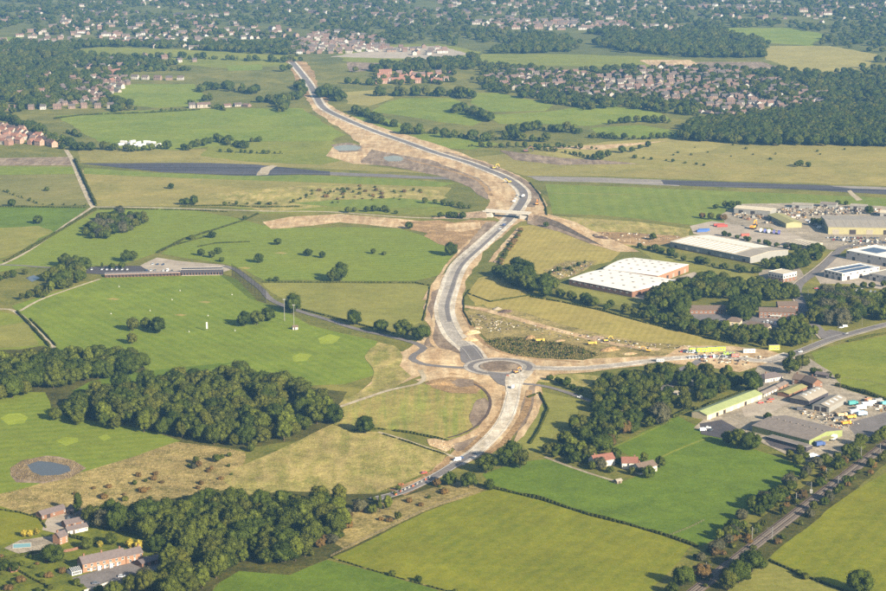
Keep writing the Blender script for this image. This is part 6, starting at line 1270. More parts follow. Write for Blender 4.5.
p = G(207, 331); e = empty('range_banner', p); tag(e, 'tall white distance banner on the range', 'banner'); MB().box(-.08, .08, -.08, .08, 0, 8).build('pole', M['steel'], e); MB().box(-.7, .7, -.03, .03, 2, 7.8).build('panel', M['frame_white'], e)
# --- overbridge
A_ = G(484, 216); B_ = G(530, 219); e = empty('overbridge', (A_ + B_) / 2, math.atan2(B_.y - A_.y, B_.x - A_.x)); tag(e, 'pale concrete overbridge spanning the new road', 'bridge'); hl = (B_ - A_).length / 2
MB().box(-hl, hl, -5, 5, 5.2, 6.3).build('deck', M['concrete_wall'], e)
for y in (-5.25, 5.25): MB().box(-hl, hl, y - .22, y + .22, 5.6, 7.4).build('parapet', M['concrete_wall'], e)
for sgn in (-1, 1):
    MB().box(sgn * hl * .62 - 1, sgn * hl * .62 + 1, -5, 5, -.3, 5.18).build('abutment', M['concrete_wall'], e)
    for y in (-5, 5):
        wg = MB(); x0 = sgn * hl * .62; wg.hexa([(x0, y - .4, -.3), (x0 + sgn * 13, y - .4, -.3), (x0 + sgn * 13, y + .4, -.3), (x0, y + .4, -.3), (x0, y - .4, 5.1), (x0 + sgn * 13, y - .4, 3), (x0 + sgn * 13, y + .4, 3), (x0, y + .4, 5.1)]); wg.build('wing_wall', M['concrete_wall'], e)
def embank(line, w0, h0, h1, mat, label, top='dirt'):
    P = path_pts(line, 6); n = len(P); V = []; F_ = []
    for i, p in enumerate(P):
        a = P[max(0, i - 1)]; c = P[min(n - 1, i + 1)]; t = (c - a).normalized(); nr = Vector((-t.y, t.x, 0)); h = h0 + (h1 - h0) * (i / (n - 1)) ; sw = w0 / 2 + h * 1.6
        V += [tuple(p - nr * sw + Vector((0, 0, -.2))), tuple(p - nr * w0 / 2 + Vector((0, 0, h))), tuple(p + nr * w0 / 2 + Vector((0, 0, h))), tuple(p + nr * sw + Vector((0, 0, -.2)))]
    for i in range(n - 1):
        for k in range(3): F_.append((4 * i + k, 4 * i + k + 4, 4 * i + k + 5, 4 * i + k + 1))
    F_ += [(0, 1, 2, 3), tuple(4 * (n - 1) + k for k in (3, 2, 1, 0))]
    me = bpy.data.meshes.new('embankment'); me.from_pydata(V, [], [f[::-1] for f in F_]); me.materials.append(M[mat]); me.materials.append(M[top])
    for i in range(n - 1): me.polygons[3 * i + 1].material_index = 1
    me.update(); tag(link('embankment', me), label, 'embankment', kind='structure')
embank([(486, 216.2), (470, 216.4), (452, 217), (432, 218.5)], 7, 6.1, .4, 'dirt_brown', 'brown embankment ramp climbing to the overbridge')
embank([(529, 219), (542, 220), (562, 226), (584, 236), (606, 246)], 7, 6.1, .4, 'dirt_brown', 'brown embankment ramp descending from the overbridge')
# ------------------------------------------------------------------ vehicles, compounds, railway, far houses
CARC = [(.55, .55, .56), (.42, .43, .45), (.04, .04, .045), (.03, .05, .12), (.35, .04, .03), (.62, .61, .58), (.16, .17, .18), (.06, .10, .22), (.5, .5, .5)]
cb = MB()
cb.hexa([(-2.1, -.85, .28), (2.1, -.85, .28), (2.1, .85, .28), (-2.1, .85, .28), (-2.15, -.88, .85), (2.1, -.86, .78), (2.1, .86, .78), (-2.15, .88, .85)], 0)
cb.hexa([(-1.95, -.80, .853), (1.0, -.80, .80), (1.0, .80, .80), (-1.95, .80, .853), (-1.5, -.62, 1.42), (.3, -.62, 1.42), (.3, .62, 1.42), (-1.5, .62, 1.42)], 1)
cb.box(-1.48, .28, -.61, .61, 1.423, 1.46, 0)
for x in (-1.35, 1.35):
    for y in (-.88, .68): cb.tube((x, y, .32), (x, y + .2, .32), .32, .32, 10, 2)
CAR = cb.mesh('car', [M['paint'], M['glass'], M['tyre']])
vb = MB(); vb.hexa([(-2.6, -.95, .35), (2.6, -.95, .35), (2.6, .95, .35), (-2.6, .95, .35), (-2.6, -.9, 2.25), (1.3, -.9, 2.25), (1.3, .9, 2.25), (-2.6, .9, 2.25)], 0)
vb.hexa([(1.36, -.86, 1.3), (2.1, -.9, 1.28), (2.1, .9, 1.28), (1.36, .86, 1.3), (1.32, -.8, 2.1), (1.68, -.8, 2.0), (1.68, .8, 2.0), (1.32, .8, 2.1)], 1)
for x in (-1.7, 1.7):
    for y in (-.97, .75): vb.tube((x, y, .36), (x, y + .22, .36), .36, .36, 10, 2)
VAN = vb.mesh('van', [M['paint'], M['glass'], M['tyre']])
def vehicle(me, name, x, y, rz, col, label, group=None):
    o = link(name, me, None, (x, y, ground_z(x, y) + .02), rz); o.color = (*col, 1); return tag(o, label, name, group)
def car_at(px, py, deg, col, label, group=None, van=False):
    p = G(px, py); return vehicle(VAN if van else CAR, 'van' if van else 'car', p.x, p.y, R(deg), col, label, group)
def car_row(p0, p1, n, label, group, gap=0.0, turn=90, vans=0.1):
    a = G(*p0); b = G(*p1); ang = math.atan2(b.y - a.y, b.x - a.x) + R(turn)
    for i in range(n):
        if rnd.random() < gap: continue
        p = a.lerp(b, (i + .5) / n); vn = rnd.random() < vans
        vehicle(VAN if vn else CAR, 'van' if vn else 'car', p.x + rnd.uniform(-.2, .2), p.y + rnd.uniform(-.3, .3), ang + rnd.uniform(-.05, .05) + (math.pi if rnd.random() < .5 else 0), (.62, .61, .58) if vn else rnd.choice(CARC), label, group)
car_at(457, 461, 200, (.75, .74, .72), 'white van parked where the lane meets the new road', van=True); car_at(460.5, 459, 205, (.05, .10, .25), 'dark blue car beside the white van'); car_at(424, 473.5, 30, (.4, .06, .03), 'red car by the roadworks on the lane')
car_row((685, 358.4), (727, 357.4), 14, 'car parked in the long row of the contractor compound', 'cars in the compound row', .05)
car_row((680, 352), (698, 353.5), 6, 'car parked beside the compound sheds', 'cars by the compound sheds', .1)
car_row((651, 386), (672, 375), 10, 'car parked in the lane among the copse trees', 'cars among the copse trees', .1, 70)
car_row((145, 270.8), (178, 271.2), 8, 'car parked along the range building', 'cars along the range building', .35); car_row((84, 270), (130, 270), 9, 'car parked on the dark range car park', 'cars on the dark car park', .3)
car_row((150, 264.5), (176, 265.5), 5, 'car parked on the pale gravel car park', 'cars on the gravel car park', .4)
car_row((832, 240), (886, 243), 16, 'car parked in front of the tan depot', 'cars by the tan depot', .1); car_row((826, 238), (880, 238.5), 16, 'car in the front row against the tan depot', 'front row by the depot', .1); car_row((806, 220), (822, 230), 8, 'car parked beside the depot flank', 'cars at the depot flank', .1)
car_row((815, 288), (824, 294), 4, 'car parked off the estate road', 'cars off the estate road', .1); car_row((760, 284), (768, 288), 3, 'car in front of the small office block', 'cars at the office block', 0); car_row((762, 323), (792, 324), 8, 'car in front of the two-storey brick office', 'cars at the brick office', .2, vans=.3)
car_row((846, 290), (886, 293), 9, 'car on the forecourt of the solar units', 'cars at the solar units', .25); car_row((700, 322), (722, 323), 5, 'car by the long low office', 'cars by the long low office', .3)
car_at(846, 334.6, 195, (.1, .1, .11), 'dark car driving on the old main road'); car_at(800, 352.5, 210, (.6, .6, .58), 'white car driving towards the compound'); car_at(845, 327, 20, (.66, .65, .62), 'white van parked on the main road verge', van=True); car_at(841, 328, 20, (.66, .65, .62), 'white car parked behind the verge van')
car_at(760.5, 403.5, 15, (.5, .03, .02), 'bright red car on the barn apron'); car_at(771, 400, 20, (.45, .05, .03), 'red pickup near the stables'); car_at(769, 402.5, 10, (.45, .14, .04), 'orange car near the stables'); car_at(793, 409, 5, (.05, .05, .05), 'black car by the hay barn'); car_at(800, 410.5, 5, (.06, .06, .07), 'dark van by the hay barn', van=True)
car_at(703, 431, 20, (.7, .7, .68), 'white van at the pasture gate', van=True); car_at(708, 428.5, 15, (.68, .68, .66), 'white car at the pasture gate'); car_at(711, 431, 60, (.08, .08, .09), 'dark car at the pasture gate'); car_at(620, 428.5, 10, (.62, .62, .6), 'pale car under the copse trees')
car_at(580, 398, 160, (.66, .66, .64), 'white car on the old lane'); car_at(513, 388.5, 80, (.66, .66, .64), 'white van at the south arm of the roundabout', van=True)
car_at(96, 584, 15, (.1, .1, .12), 'dark car on the terrace drive'); car_at(122, 577, 15, (.5, .5, .5), 'silver car on the terrace drive'); car_at(70, 519, 20, (.08, .09, .1), 'dark car in the farm courtyard')
for px, py in ((500, 229.5), (504, 226), (515, 199), (517, 196), (514, 202)): car_at(px, py, 60, rnd.choice(CARC), 'site vehicle on the new carriageway near the overbridge', 'site vehicles near the overbridge', van=rnd.random() < .5)
# --- lorries, containers, cabins, plant
def lorry(px, py, deg, col, label, cabcol=None, L_=8.0, box=True, group=None):
    p = G(px, py); e = empty('lorry', (p.x, p.y, ground_z(p.x, p.y) + .02), R(deg)); tag(e, label, 'lorry', group)
    c = MB(); c.hexa([(L_ / 2 - 2, -1.2, .7), (L_ / 2, -1.2, .7), (L_ / 2, 1.2, .7), (L_ / 2 - 2, 1.2, .7), (L_ / 2 - 1.9, -1.15, 2.9), (L_ / 2 - .35, -1.15, 2.9), (L_ / 2 - .35, 1.15, 2.9), (L_ / 2 - 1.9, 1.15, 2.9)])
    o = c.build('cab', M['paint'], e); o.color = (*(cabcol or col), 1); MB().hexa([(L_ / 2 - .2, -1.0, 1.6), (L_ / 2 - .12, -1.0, 1.6), (L_ / 2 - .12, 1.0, 1.6), (L_ / 2 - .2, 1.0, 1.6), (L_ / 2 - .36, -1.0, 2.6), (L_ / 2 - .3, -1.0, 2.6), (L_ / 2 - .3, 1.0, 2.6), (L_ / 2 - .36, 1.0, 2.6)]).build('windscreen', M['glass'], o)
    MB().box(-L_ / 2, L_ / 2 - .5, -.5, .5, .6, 1.0).build('chassis', M['dark_steel'], e)
    b = MB()
    if box: b.box(-L_ / 2, L_ / 2 - 2.2, -1.25, 1.25, 1.02, 3.6)
    else: b.hexa([(-L_ / 2 + .6, -1, 1.02), (L_ / 2 - 2.8, -1, 1.02), (L_ / 2 - 2.8, 1, 1.02), (-L_ / 2 + .6, 1, 1.02), (-L_ / 2, -1.3, 2.5), (L_ / 2 - 2.3, -1.3, 2.5), (L_ / 2 - 2.3, 1.3, 2.5), (-L_ / 2, 1.3, 2.5)])
    o = b.build('load_body', M['matte'], e); o.color = (*col, 1)
    for x in (-L_ / 2 + 1, -L_ / 2 + 2.2, L_ / 2 - 1.2):
        for y in (-1.2, .9): MB().tube((x, y, .5), (x, y + .3, .5), .5, .5, 10).build('wheel', M['tyre'], e)
    return e
def container(px, py, deg, col, label, L_=12.0, group=None, z=0, name='container', hh=2.6):
    p = G(px, py); e = empty(name, (p.x, p.y, ground_z(p.x, p.y) + .02 + z), R(deg)); tag(e, label, name, group)
    b = MB(); b.box(-L_ / 2, L_ / 2, -1.2, 1.2, .1, hh)
    for i in range(int(L_ / .6)):
        x = -L_ / 2 + .3 + i * .6; b.box(x, x + .25, -1.26, -1.205, .25, hh - .15); b.box(x, x + .25, 1.205, 1.26, .25, hh - .15)
    o = b.build('shell', M['matte'], e); o.color = (*col, 1); o = MB().box(-L_ / 2 - .05, -L_ / 2 - .005, -1.1, 1.1, .2, hh - .1).build('door', M['matte'], e); o.color = (*[v * .8 for v in col], 1)
    MB().box(-L_ / 2 - .02, L_ / 2 + .02, -1.28, 1.28, hh + .002, hh + .08).build('roof_panel', M['roof_grey'] if name == 'site_cabin' else M['dark_steel'], e) if name == 'site_cabin' else None
    if name == 'site_cabin':
        f, pn = window_mesh(1.4, 1.0, 'frame_white')
        for x in (-L_ * .3, L_ * .05, L_ * .32): q = link('window', f, e, (x, -1.27, 1.1)); link('pane', pn, q)
    return e
def excavator(px, py, deg, label, col=(.45, .27, .04), s=1.0):
    p = G(px, py); e = empty('excavator', (p.x, p.y, ground_z(p.x, p.y) + .02), R(deg)); e.scale = (s, s, s); tag(e, label, 'excavator')
    for y in (-1.1, 1.1): MB().prism([(-1.8, .0), (1.8, .0), (2.2, .45), (1.8, .9), (-1.8, .9), (-2.2, .45)], y - .3, y + .3, 'y').build('track', M['tyre'], e)
    o = MB().box(-2.2, 1.3, -1.2, 1.2, 1.0, 2.1, 0).build('body', M['paint'], e); o.color = (*col, 1)
    o = MB().box(-.1, 1.5, -1.25, -.2, 2.1, 3.1, 0, .15, .1).build('cab', M['glass'], e)
    bm_ = MB().bar((1.1, .3, 1.9), (3.6, .3, 4.6), .45, .6); bm_.bar((3.6, .3, 4.6), (5.6, .3, 4.1), .4, .5); o = bm_.build('boom', M['paint'], e); o.color = (*col, 1)
    o = MB().bar((5.6, .3, 4.2), (6.4, .3, 1.6), .35, .4).build('stick', M['paint'], e); o.color = (*col, 1)
    MB().hexa([(5.7, -.3, .4), (6.6, -.3, .5), (6.6, .9, .5), (5.7, .9, .4), (5.6, -.3, 1.4), (6.7, -.3, 1.6), (6.7, .9, 1.6), (5.6, .9, 1.4)]).build('bucket', M['dark_steel'], e)
    return e
lorry(846, 425, 25, (.62, .25, .03), 'orange flatbed lorry at the front of the farmyard row', box=False); lorry(851, 419, 25, (.66, .32, .06), 'orange tipper in the farmyard machinery row', box=False); lorry(855, 414.5, 20, (.72, .72, .70), 'white box lorry in the farmyard machinery row'); lorry(861, 410, 20, (.74, .73, .70), 'white lorry behind the box lorry')
lorry(853, 405.5, 20, (.05, .20, .20), 'teal lorry at the back of the machinery row'); lorry(867, 407, 15, (.74, .73, .70), 'white horsebox at the end of the machinery row'); lorry(862, 416, 25, (.30, .42, .55), 'pale blue lorry in the machinery row'); lorry(842, 417, 20, (.60, .40, .20), 'tan flatbed beside the open barn', box=False)
lorry(820, 446.5, 30, (.04, .07, .18), 'dark blue lorry under the lime-green gable'); lorry(834, 440, 60, (.62, .62, .6), 'white tanker beside the lime-green gable'); lorry(812, 459, 20, (.70, .70, .68), 'white lorry at the railway end of the yard'); lorry(822, 461, 15, (.06, .12, .30), 'blue lorry at the railway end of the yard')
lorry(838, 420.5, 20, (.1, .1, .1), 'black trailer in the farmyard', box=False)
for i, (px, py) in enumerate(((872, 404), (878, 402), (884, 405), (868, 402))): container(px, py, 10 + 12 * i, [(.5, .5, .48), (.2, .2, .2), (.1, .3, .3), (.45, .2, .1)][i], ['pale skip container by the farmyard hedge', 'dark container by the farmyard hedge', 'teal container at the yard corner', 'rusty container behind the horsebox'][i], 6)
container(702, 232, 15, (.04, .09, .26), 'blue container on the lorry yard'); container(704, 231, 10, (.04, .10, .28), 'second blue container behind the first on the lorry yard'); container(722, 227, 8, (.24, .05, .04), 'red container at the back of the lorry yard'); container(719, 226, 8, (.28, .05, .04), 'brighter red container at the back of the lorry yard'); container(745, 236, 12, (.26, .07, .05), 'red trailer in the middle of the lorry yard', 9)
for i, (px, py) in enumerate(((761, 232), (765, 232.5), (769, 233), (774, 233.5), (779, 234))): lorry(px, py, 78, [(.68, .68, .66), (.1, .12, .3), (.7, .7, .68), (.1, .1, .24), (.08, .08, .24)][i], ['white lorry first in the lorry yard row', 'navy lorry second in the lorry yard row', 'white lorry third in the lorry yard row', 'purple lorry fourth in the lorry yard row', 'violet lorry last in the lorry yard row'][i], L_=10)
excavator(753, 229, 60, 'orange crane excavator beside the yellow-roofed shed', (.62, .26, .03), 1.9)
excavator(494, 169, 30, 'digger on the far verge of the new road', s=1.3); excavator(526, 152, 10, 'dark digger on the stripped airfield strip', (.12, .05, .04), 1.6); excavator(509, 183, 200, 'yellow digger beside the far carriageway', s=1.2)
excavator(606, 342, 20, 'yellow digger on the orange construction ground'); excavator(648, 352, 160, 'yellow digger near the compound'); excavator(516, 373.5, 40, 'small digger at the roundabout island', (.45, .2, .05), .9); excavator(537, 205, 80, 'orange digger on the bank beyond the overbridge', (.55, .2, .04), 1.2)
lorry(540, 342, 10, (.42, .27, .05), 'yellow dump truck below the hay strip', box=False); lorry(592, 345, 15, (.42, .27, .05), 'yellow dump truck at the marsh edge', box=False); lorry(523, 197.5, 75, (.65, .65, .62), 'white tipper on the new carriageway', box=False)
LIME = (.27, .42, .03)
for i, (px, py) in enumerate(((692, 352), (702, 352), (711, 351.5), (720, 351))): container(px, py, 4, LIME, ['small lime-green shelter at the start of the compound', 'lime-green covered shelter second along the compound', 'lime-green covered shelter third along the compound', 'lime-green covered shelter at the end of the compound'][i], 5 if i == 0 else 9, name='site_cabin', hh=3.6)
container(729, 354.5, -6, (.25, .38, .05), 'flat lime-green store beside the shelters', 9, name='site_cabin', hh=2.2); container(749, 353, 5, (.5, .46, .4), 'cream site cabin near the compound gate', 10, name='site_cabin', hh=3.4); container(774, 350, 5, (.42, .38, .06), 'yellow site cabin at the compound gate', 9, name='site_cabin', hh=4.2)
container(660, 362, 3, (.5, .5, .48), 'grey cabin beside the eastern arm', 6, name='site_cabin'); container(735, 357, 4, (.3, .08, .05), 'maroon cabin in the compound', 6, name='site_cabin')
# white caravans by the far hedge
vanb = MB().prism([(-1.1, .4), (1.1, .4), (1.15, 1.4), (1.0, 2.4), (-1.0, 2.4), (-1.15, 1.4)], -3, 3, 'x')
CVM = vanb.mesh('caravan', M['frame_white'])
for i in range(14):
    p = G(121 + i * 2.9 + rnd.uniform(-.6, .6), 145.5 + rnd.uniform(-2.6, 2.6)); o = link('caravan', CVM, None, (p.x, p.y, .1), rnd.uniform(0, 3.1), 1.6); tag(o, 'white caravan among the far hedge trees', 'caravan', 'caravans by the far hedge')
# --- heaps, rubble, barriers
def heap(px, py, w_, d_, h_, mat, label, seed):
    r = random.Random(seed); p = G(px, py); n = 14; V = [(0, 0, h_)]; F_ = []
    for k, (f, z) in enumerate(((.35, .86), (.7, .42), (1, -.05))):
        for i in range(n): t = 6.283 * i / n; q = f * r.uniform(.85, 1.15); V.append((math.cos(t) * w_ * q, math.sin(t) * d_ * q, h_ * z * (r.uniform(.85, 1.12) if k < 2 else 1)))
    for i in range(n): F_.append((0, 1 + i, 1 + (i + 1) % n))
    for k in range(2):
        for i in range(n): a = 1 + k * n + i; b = 1 + k * n + (i + 1) % n; F_.append((a, a + n, b + n, b))
    me = bpy.data.meshes.new('spoil_heap'); me.from_pydata(V, [], F_); me.materials.append(M[mat]); me.update()
    tag(link('spoil_heap', me, None, (p.x, p.y, ground_z(p.x, p.y)), r.uniform(0, 3)), label, 'heap')
for i, a in enumerate(((472, 333, 9, 6, 2.5, 'dirt', 'pale spoil heap beside the carriageway bend'), (478, 328, 5, 4, 1.2, 'dirt', 'whitish stone heap by the carriageway bend'), (470, 340, 8, 5, 2, 'dirt', 'tan spoil heap near the roundabout entry'), (530, 338, 8, 4, 2, 'dirt_orange', 'orange heap at the marsh head'), (560, 341, 6, 3, 1.0, 'dirt', 'pale stone heap above the marsh'), (610, 350, 10, 6, 2.2, 'dirt_orange', 'orange heap past the marsh'), (630, 354, 7, 4, 1.2, 'dirt', 'tan heap beside the eastern arm'), (596, 338, 8, 5, 1.8, 'dirt_brown', 'brown heap along the haul track'), (498, 262, 7, 4, 1.6, 'dirt_brown', 'brown heap beside the sandy track'), (440, 384, 12, 6, 1.6, 'dirt_orange', 'low orange mound beside the roundabout'), (602, 238, 10, 5, 2, 'dirt_dark', 'dark heap in the dumping ground'), (596, 236, 8, 4, 2, 'dirt_brown', 'brown heap in the dumping ground'), (505, 312, 8, 5, 2, 'dirt_dark', 'dark rubble mound on the hay strip'), (497, 309, 6, 4, 1.6, 'yard', 'pale rubble mound on the hay strip'))): heap(*a, i)
def rubble(poly, n, label, size=(.3, 1.1), cols=('stone_pale', 'dirt_dark', 'brick', 'clad_grey', 'dark_steel', 'timber', 'roof_fibre', 'dirt_orange', 'roof_grey', 'clad_white'), seed=1):
    r = random.Random(seed); ring = [(p.x, p.y) for p in (G(*q) for q in poly)]; x0 = min(p[0] for p in ring); x1 = max(p[0] for p in ring); y0 = min(p[1] for p in ring); y1 = max(p[1] for p in ring); b = MB(); k = 0
    while k < n:
        x = r.uniform(x0, x1); y = r.uniform(y0, y1)
        if not inside(x, y, ring): continue
        s = r.uniform(*size); a = r.uniform(0, 3.1); c, q = math.cos(a) * s, math.sin(a) * s; w2 = r.uniform(.3, .8); h = s * r.uniform(.4, 1.1); z = .1
        P = [(x + c, y + q, z), (x - q * w2, y + c * w2, z), (x - c, y - q, z), (x + q * w2, y - c * w2, z)]
        b.hexa(P + [(px + r.uniform(-.2, .2), py + r.uniform(-.2, .2), z + h) for px, py, _ in P], r.randrange(len(cols))); k += 1
    tag(b.build('debris', [M[c] for c in cols]), label, 'debris', kind='stuff')
rubble([(468, 315), (480, 314), (510, 324), (512, 332), (490, 334), (474, 328)], 110, 'bags, pipes and rubble by the carriageway bend', cols=('roof_grey', 'dark_steel', 'stone_pale', 'dirt_dark', 'clad_white', 'roof_fibre'), seed=1)
rubble([(500, 318), (540, 326), (580, 336), (640, 346), (640, 350), (580, 342), (540, 334), (505, 326)], 90, 'scattered building debris along the haul track', seed=2)
rubble([(575, 333), (640, 343), (690, 346), (690, 349), (640, 348), (580, 338)], 110, 'dark debris along the hay strip edge', cols=('dark_steel', 'dirt_dark', 'roof_fibre', 'clad_white'), seed=3)
rubble([(548, 270), (566, 263), (594, 263), (576, 275), (560, 279)], 170, 'scrap piled behind the white warehouse', seed=4)
rubble([(592, 233), (640, 233), (684, 237), (640, 244), (612, 241)], 110, 'fly-tipped rubbish on the dumping ground', seed=5)
rubble([(726, 216), (790, 207), (880, 208), (880, 214), (810, 216), (780, 226)], 420, 'scrap and stacked goods in the industrial yards', (.8, 2.4), seed=6)
rubble([(828, 236), (886, 240), (940, 244), (940, 250), (850, 248)], 180, 'pallets and goods before the tan depot', (.7, 1.8), seed=7)
rubble([(690, 350), (740, 356), (768, 358), (740, 366), (700, 362)], 120, 'stacked materials in the contractor compound', (.5, 1.5), seed=8)
rubble([(795, 408), (840, 414), (860, 424), (836, 430), (800, 414)], 160, 'farm clutter around the barns', (.5, 1.4), seed=9)
rubble([(866, 398), (886, 402), (900, 410), (880, 412), (862, 404)], 90, 'junk at the farmyard corner', (.6, 1.6), seed=10)
rubble([(430, 444), (446, 441), (456, 448), (446, 454)], 60, 'kerb stones stacked beside the van', (.25, .6), ('stone_pale', 'dirt', 'dirt_orange'), seed=11)
def barrier(line, label):
    P = straight([G(*p) for p in line], False, 4.4); e = empty('barrier_line', P[0]); tag(e, label, 'barrier')
    bm_ = MB().hexa([(-1, -.25, 0), (1, -.25, 0), (1, .25, 0), (-1, .25, 0), (-1, -.1, .95), (1, -.1, .95), (1, .1, .95), (-1, .1, .95)])
    ms = [bm_.mesh('barrier', M['orange']), bm_.mesh('barrier', M['clad_grey'])]
    for i, (a, c) in enumerate(zip(P[:-1], P[1:])): link('barrier', ms[0 if i % 3 == 0 else 1], e, (a + c) / 2 - P[0] + Vector((0, 0, .35)), math.atan2(c.y - a.y, c.x - a.x))
M['orange'] = plain('orange_plastic', (190, 104, 66), .6, .08, 1)
barrier([(399, 493), (415, 486), (432, 477)], 'orange and white barriers along the lane roadworks'); barrier([(392, 497), (400, 494), (404, 490)], 'short orange and white barrier line at the lane end'); barrier([(505, 376), (516, 377.5)], 'barriers across the roundabout exit')
for i, (px, py, lb) in enumerate(((401, 485, 'orange stack of cones and barriers on the lane verge'), (424, 472.5, 'heap of orange barriers by the red car'))):
    p = G(px, py); e = empty('cone_stack', (p.x, p.y, .3)); tag(e, lb, 'cones')
    for k in range(7):
        a = k * .9; c_ = MB(); c_.box(-.35, .35, -.35, .35, 0, .06); c_.tube((0, 0, .06), (0, 0, 1.0), .26, .05, 8); c_.build('cone', M['orange'], e, (math.cos(a) * 1.5, math.sin(a) * 1.5, 0))
# --- street lamps and poles
def lamp(px, py, label, h=8, group=None, rz=0):
    p = G(px, py); e = empty('street_lamp', (p.x, p.y, ground_z(p.x, p.y)), rz); tag(e, label, 'lamp', group); MB().tube((0, 0, 0), (0, 0, h), .11, .07, 7).build('pole', M['steel'], e); MB().bar((0, 0, h), (1.3, 0, h + .15), .1, .1).build('arm', M['steel'], e); MB().box(1.2, 1.9, -.15, .15, h + .08, h + .25).build('lamp_head', M['steel'], e)
for px, py in ((812, 343), (838, 333), (862, 327), (820, 322), (808, 300), (806, 282)): lamp(px, py, 'slim street lamp along the old roads', 9, 'street lamps of the old roads', 2)
def pole(px, py, h, label):
    p = G(px, py); e = empty('utility_pole', p); tag(e, label, 'pole'); MB().tube((0, 0, 0), (0, 0, h), .16, .1, 7).build('pole', M['timber'], e); MB().bar((-.9, 0, h - .5), (.9, 0, h - .5), .12, .12).build('crossarm', M['timber'], e)
pole(622, 426, 12, 'pale pole among the copse trees'); pole(269, 152, 14, 'lone pole beyond the old runway'); pole(565, 172, 10, 'pole on the airfield grass'); pole(645, 357, 9, 'white pole at the eastern arm'); pole(772, 372, 11, 'pole beside the white bungalow'); pole(840, 388, 8, 'white post by the farmhouse field')
# --- railway
RL = [(640, 634), (694, 592), (762, 539.5), (816, 498), (886, 444), (1000, 358)]
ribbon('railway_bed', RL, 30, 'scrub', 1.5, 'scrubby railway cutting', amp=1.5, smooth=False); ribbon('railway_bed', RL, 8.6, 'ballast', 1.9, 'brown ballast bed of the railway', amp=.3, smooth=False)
settle()
bed_z = SHEETS[-1][5]; bed_z = next(s[5] for s in SHEETS if s[2].name.startswith('railway_bed') and s[2].data.materials[0] is M['ballast'])
base_line = path_pts(RL, 4, False)
for s_, lb in ((-1.9, 'railway track on the farmyard side'), (1.9, 'railway track on the far pasture side')):
    P = offs(base_line, -s_); e = empty('railway_track', (P[0].x, P[0].y, bed_z + .02)); tag(e, lb, 'railway track'); o0 = Vector((P[0].x, P[0].y, 0))
    for g in (-.75, .75):
        r_ = MB(); Pr = offs(P, g)
        for a, c in zip(Pr[:-1], Pr[1:]): r_.bar(a - o0 + Vector((0, 0, .28)), c - o0 + Vector((0, 0, .28)), .14, .18)
        r_.build('rail', M['rail'], e)
    sl = MB(); tot = (P[-1] - P[0]).length; d = (P[-1] - P[0]).normalized(); nr = Vector((-d.y, d.x, 0)); k = 0
    while k < min(tot, 900): c = P[0] - o0 + d * k; sl.bar(c - nr * 1.25 + Vector((0, 0, .1)), c + nr * 1.25 + Vector((0, 0, .1)), .28, .18); k += .75
    o = sl.build('sleepers', M['sleeper'], e); o['kind'] = 'stuff'
d = (base_line[-1] - base_line[0]).normalized(); nr = Vector((-d.y, d.x, 0)); rz = math.atan2(d.y, d.x)
def mast(px, py, label, side):
    p = G(px, py); e = empty('overhead_mast', (p.x, p.y, 0), rz); tag(e, label, 'mast'); h = 8.2
    MB().box(-.17, .17, -.17, .17, 0, h).build('post', M['steel'], e); c = MB().bar((0, 0, h - 1.2), (0, side * 3.4, h - .6), .1, .1); c.bar((0, 0, h - 2.6), (0, side * 3.2, h - 1.5), .08, .08); c.bar((0, side * 3.4, h - .6), (0, side * 3.2, h - 2.5), .06, .06); c.build('cantilever', M['steel'], e)
for i, (px, py, lb) in enumerate(((752, 540, 'overhead line mast on the pasture side of the rails'), (772, 540, 'overhead line mast opposite the pasture corner'), (796, 505, 'overhead line mast beside the lineside trees'), (811, 494, 'overhead line mast with pale signal box'), (838, 488, 'overhead line mast on the far bank'), (861, 458, 'overhead line mast below the farmyard'), (826, 480, 'overhead line mast where the trees open'), (880, 455, 'overhead line mast at the farmyard end'), (706, 576, 'overhead line mast at the bottom of the line'))): mast(px, py, lb, -1 if i % 2 == 0 else 1)
p = G(811, 493); e = empty('signal_cabinet', p); tag(e, 'small pale cabinet beside the rails', 'cabinet'); MB().box(-.8, .8, -.6, .6, 0, 2.2).build('case', M['clad_white'], e); MB().box(-.7, .7, -.64, -.602, .2, 2.0).build('door', M['clad_grey'], e)
# --- far houses
def house_meshes(nm, L_, D_, h, rise, wm, rm):
    wl = MB().prism([(-D_ / 2, -.3), (D_ / 2, -.3), (D_ / 2, h), (0, h + rise - .05), (-D_ / 2, h)], -L_ / 2, L_ / 2, 'x'); f_ = MB()
    for y in (-1, 1):
        for i in range(3):
            for z in (.9, 3.2):
                if z + 1 < h: x = -L_ / 2 + L_ * (i + .5) / 3; (wl.box(x - .55, x + .55, y * D_ / 2 - .03, y * D_ / 2 + .03, z, z + 1.2, 1))
    rf = MB(); r = rise / (D_ / 2) * .4
    for y0 in (-D_ / 2 - .4, D_ / 2 + .4):
        pts = [(-L_ / 2 - .3, y0, h - r), (L_ / 2 + .3, y0, h - r), (L_ / 2 + .3, 0, h + rise), (-L_ / 2 - .3, 0, h + rise)]; rf.hexa([(x, y, z + .02) for x, y, z in pts] + [(x, y, z + .2) for x, y, z in pts])
    rf.box(L_ / 2 - 1.6, L_ / 2 - .6, -.4, .4, h + rise - .3, h + rise + 1.2)
    whole = MB(); whole.v = list(wl.v); whole.f = [list(f) for f in wl.f]; whole.m = list(wl.m); k = len(whole.v); whole.v += rf.v; whole.f += [[k + i for i in f] for f in rf.f]; whole.m += [2] * len(rf.f)
    return wl.mesh(nm + '_wall', [M[wm], M['glass']]), rf.mesh(nm + '_roof', M[rm]), whole.mesh(nm, [M[wm], M['glass'], M[rm]])
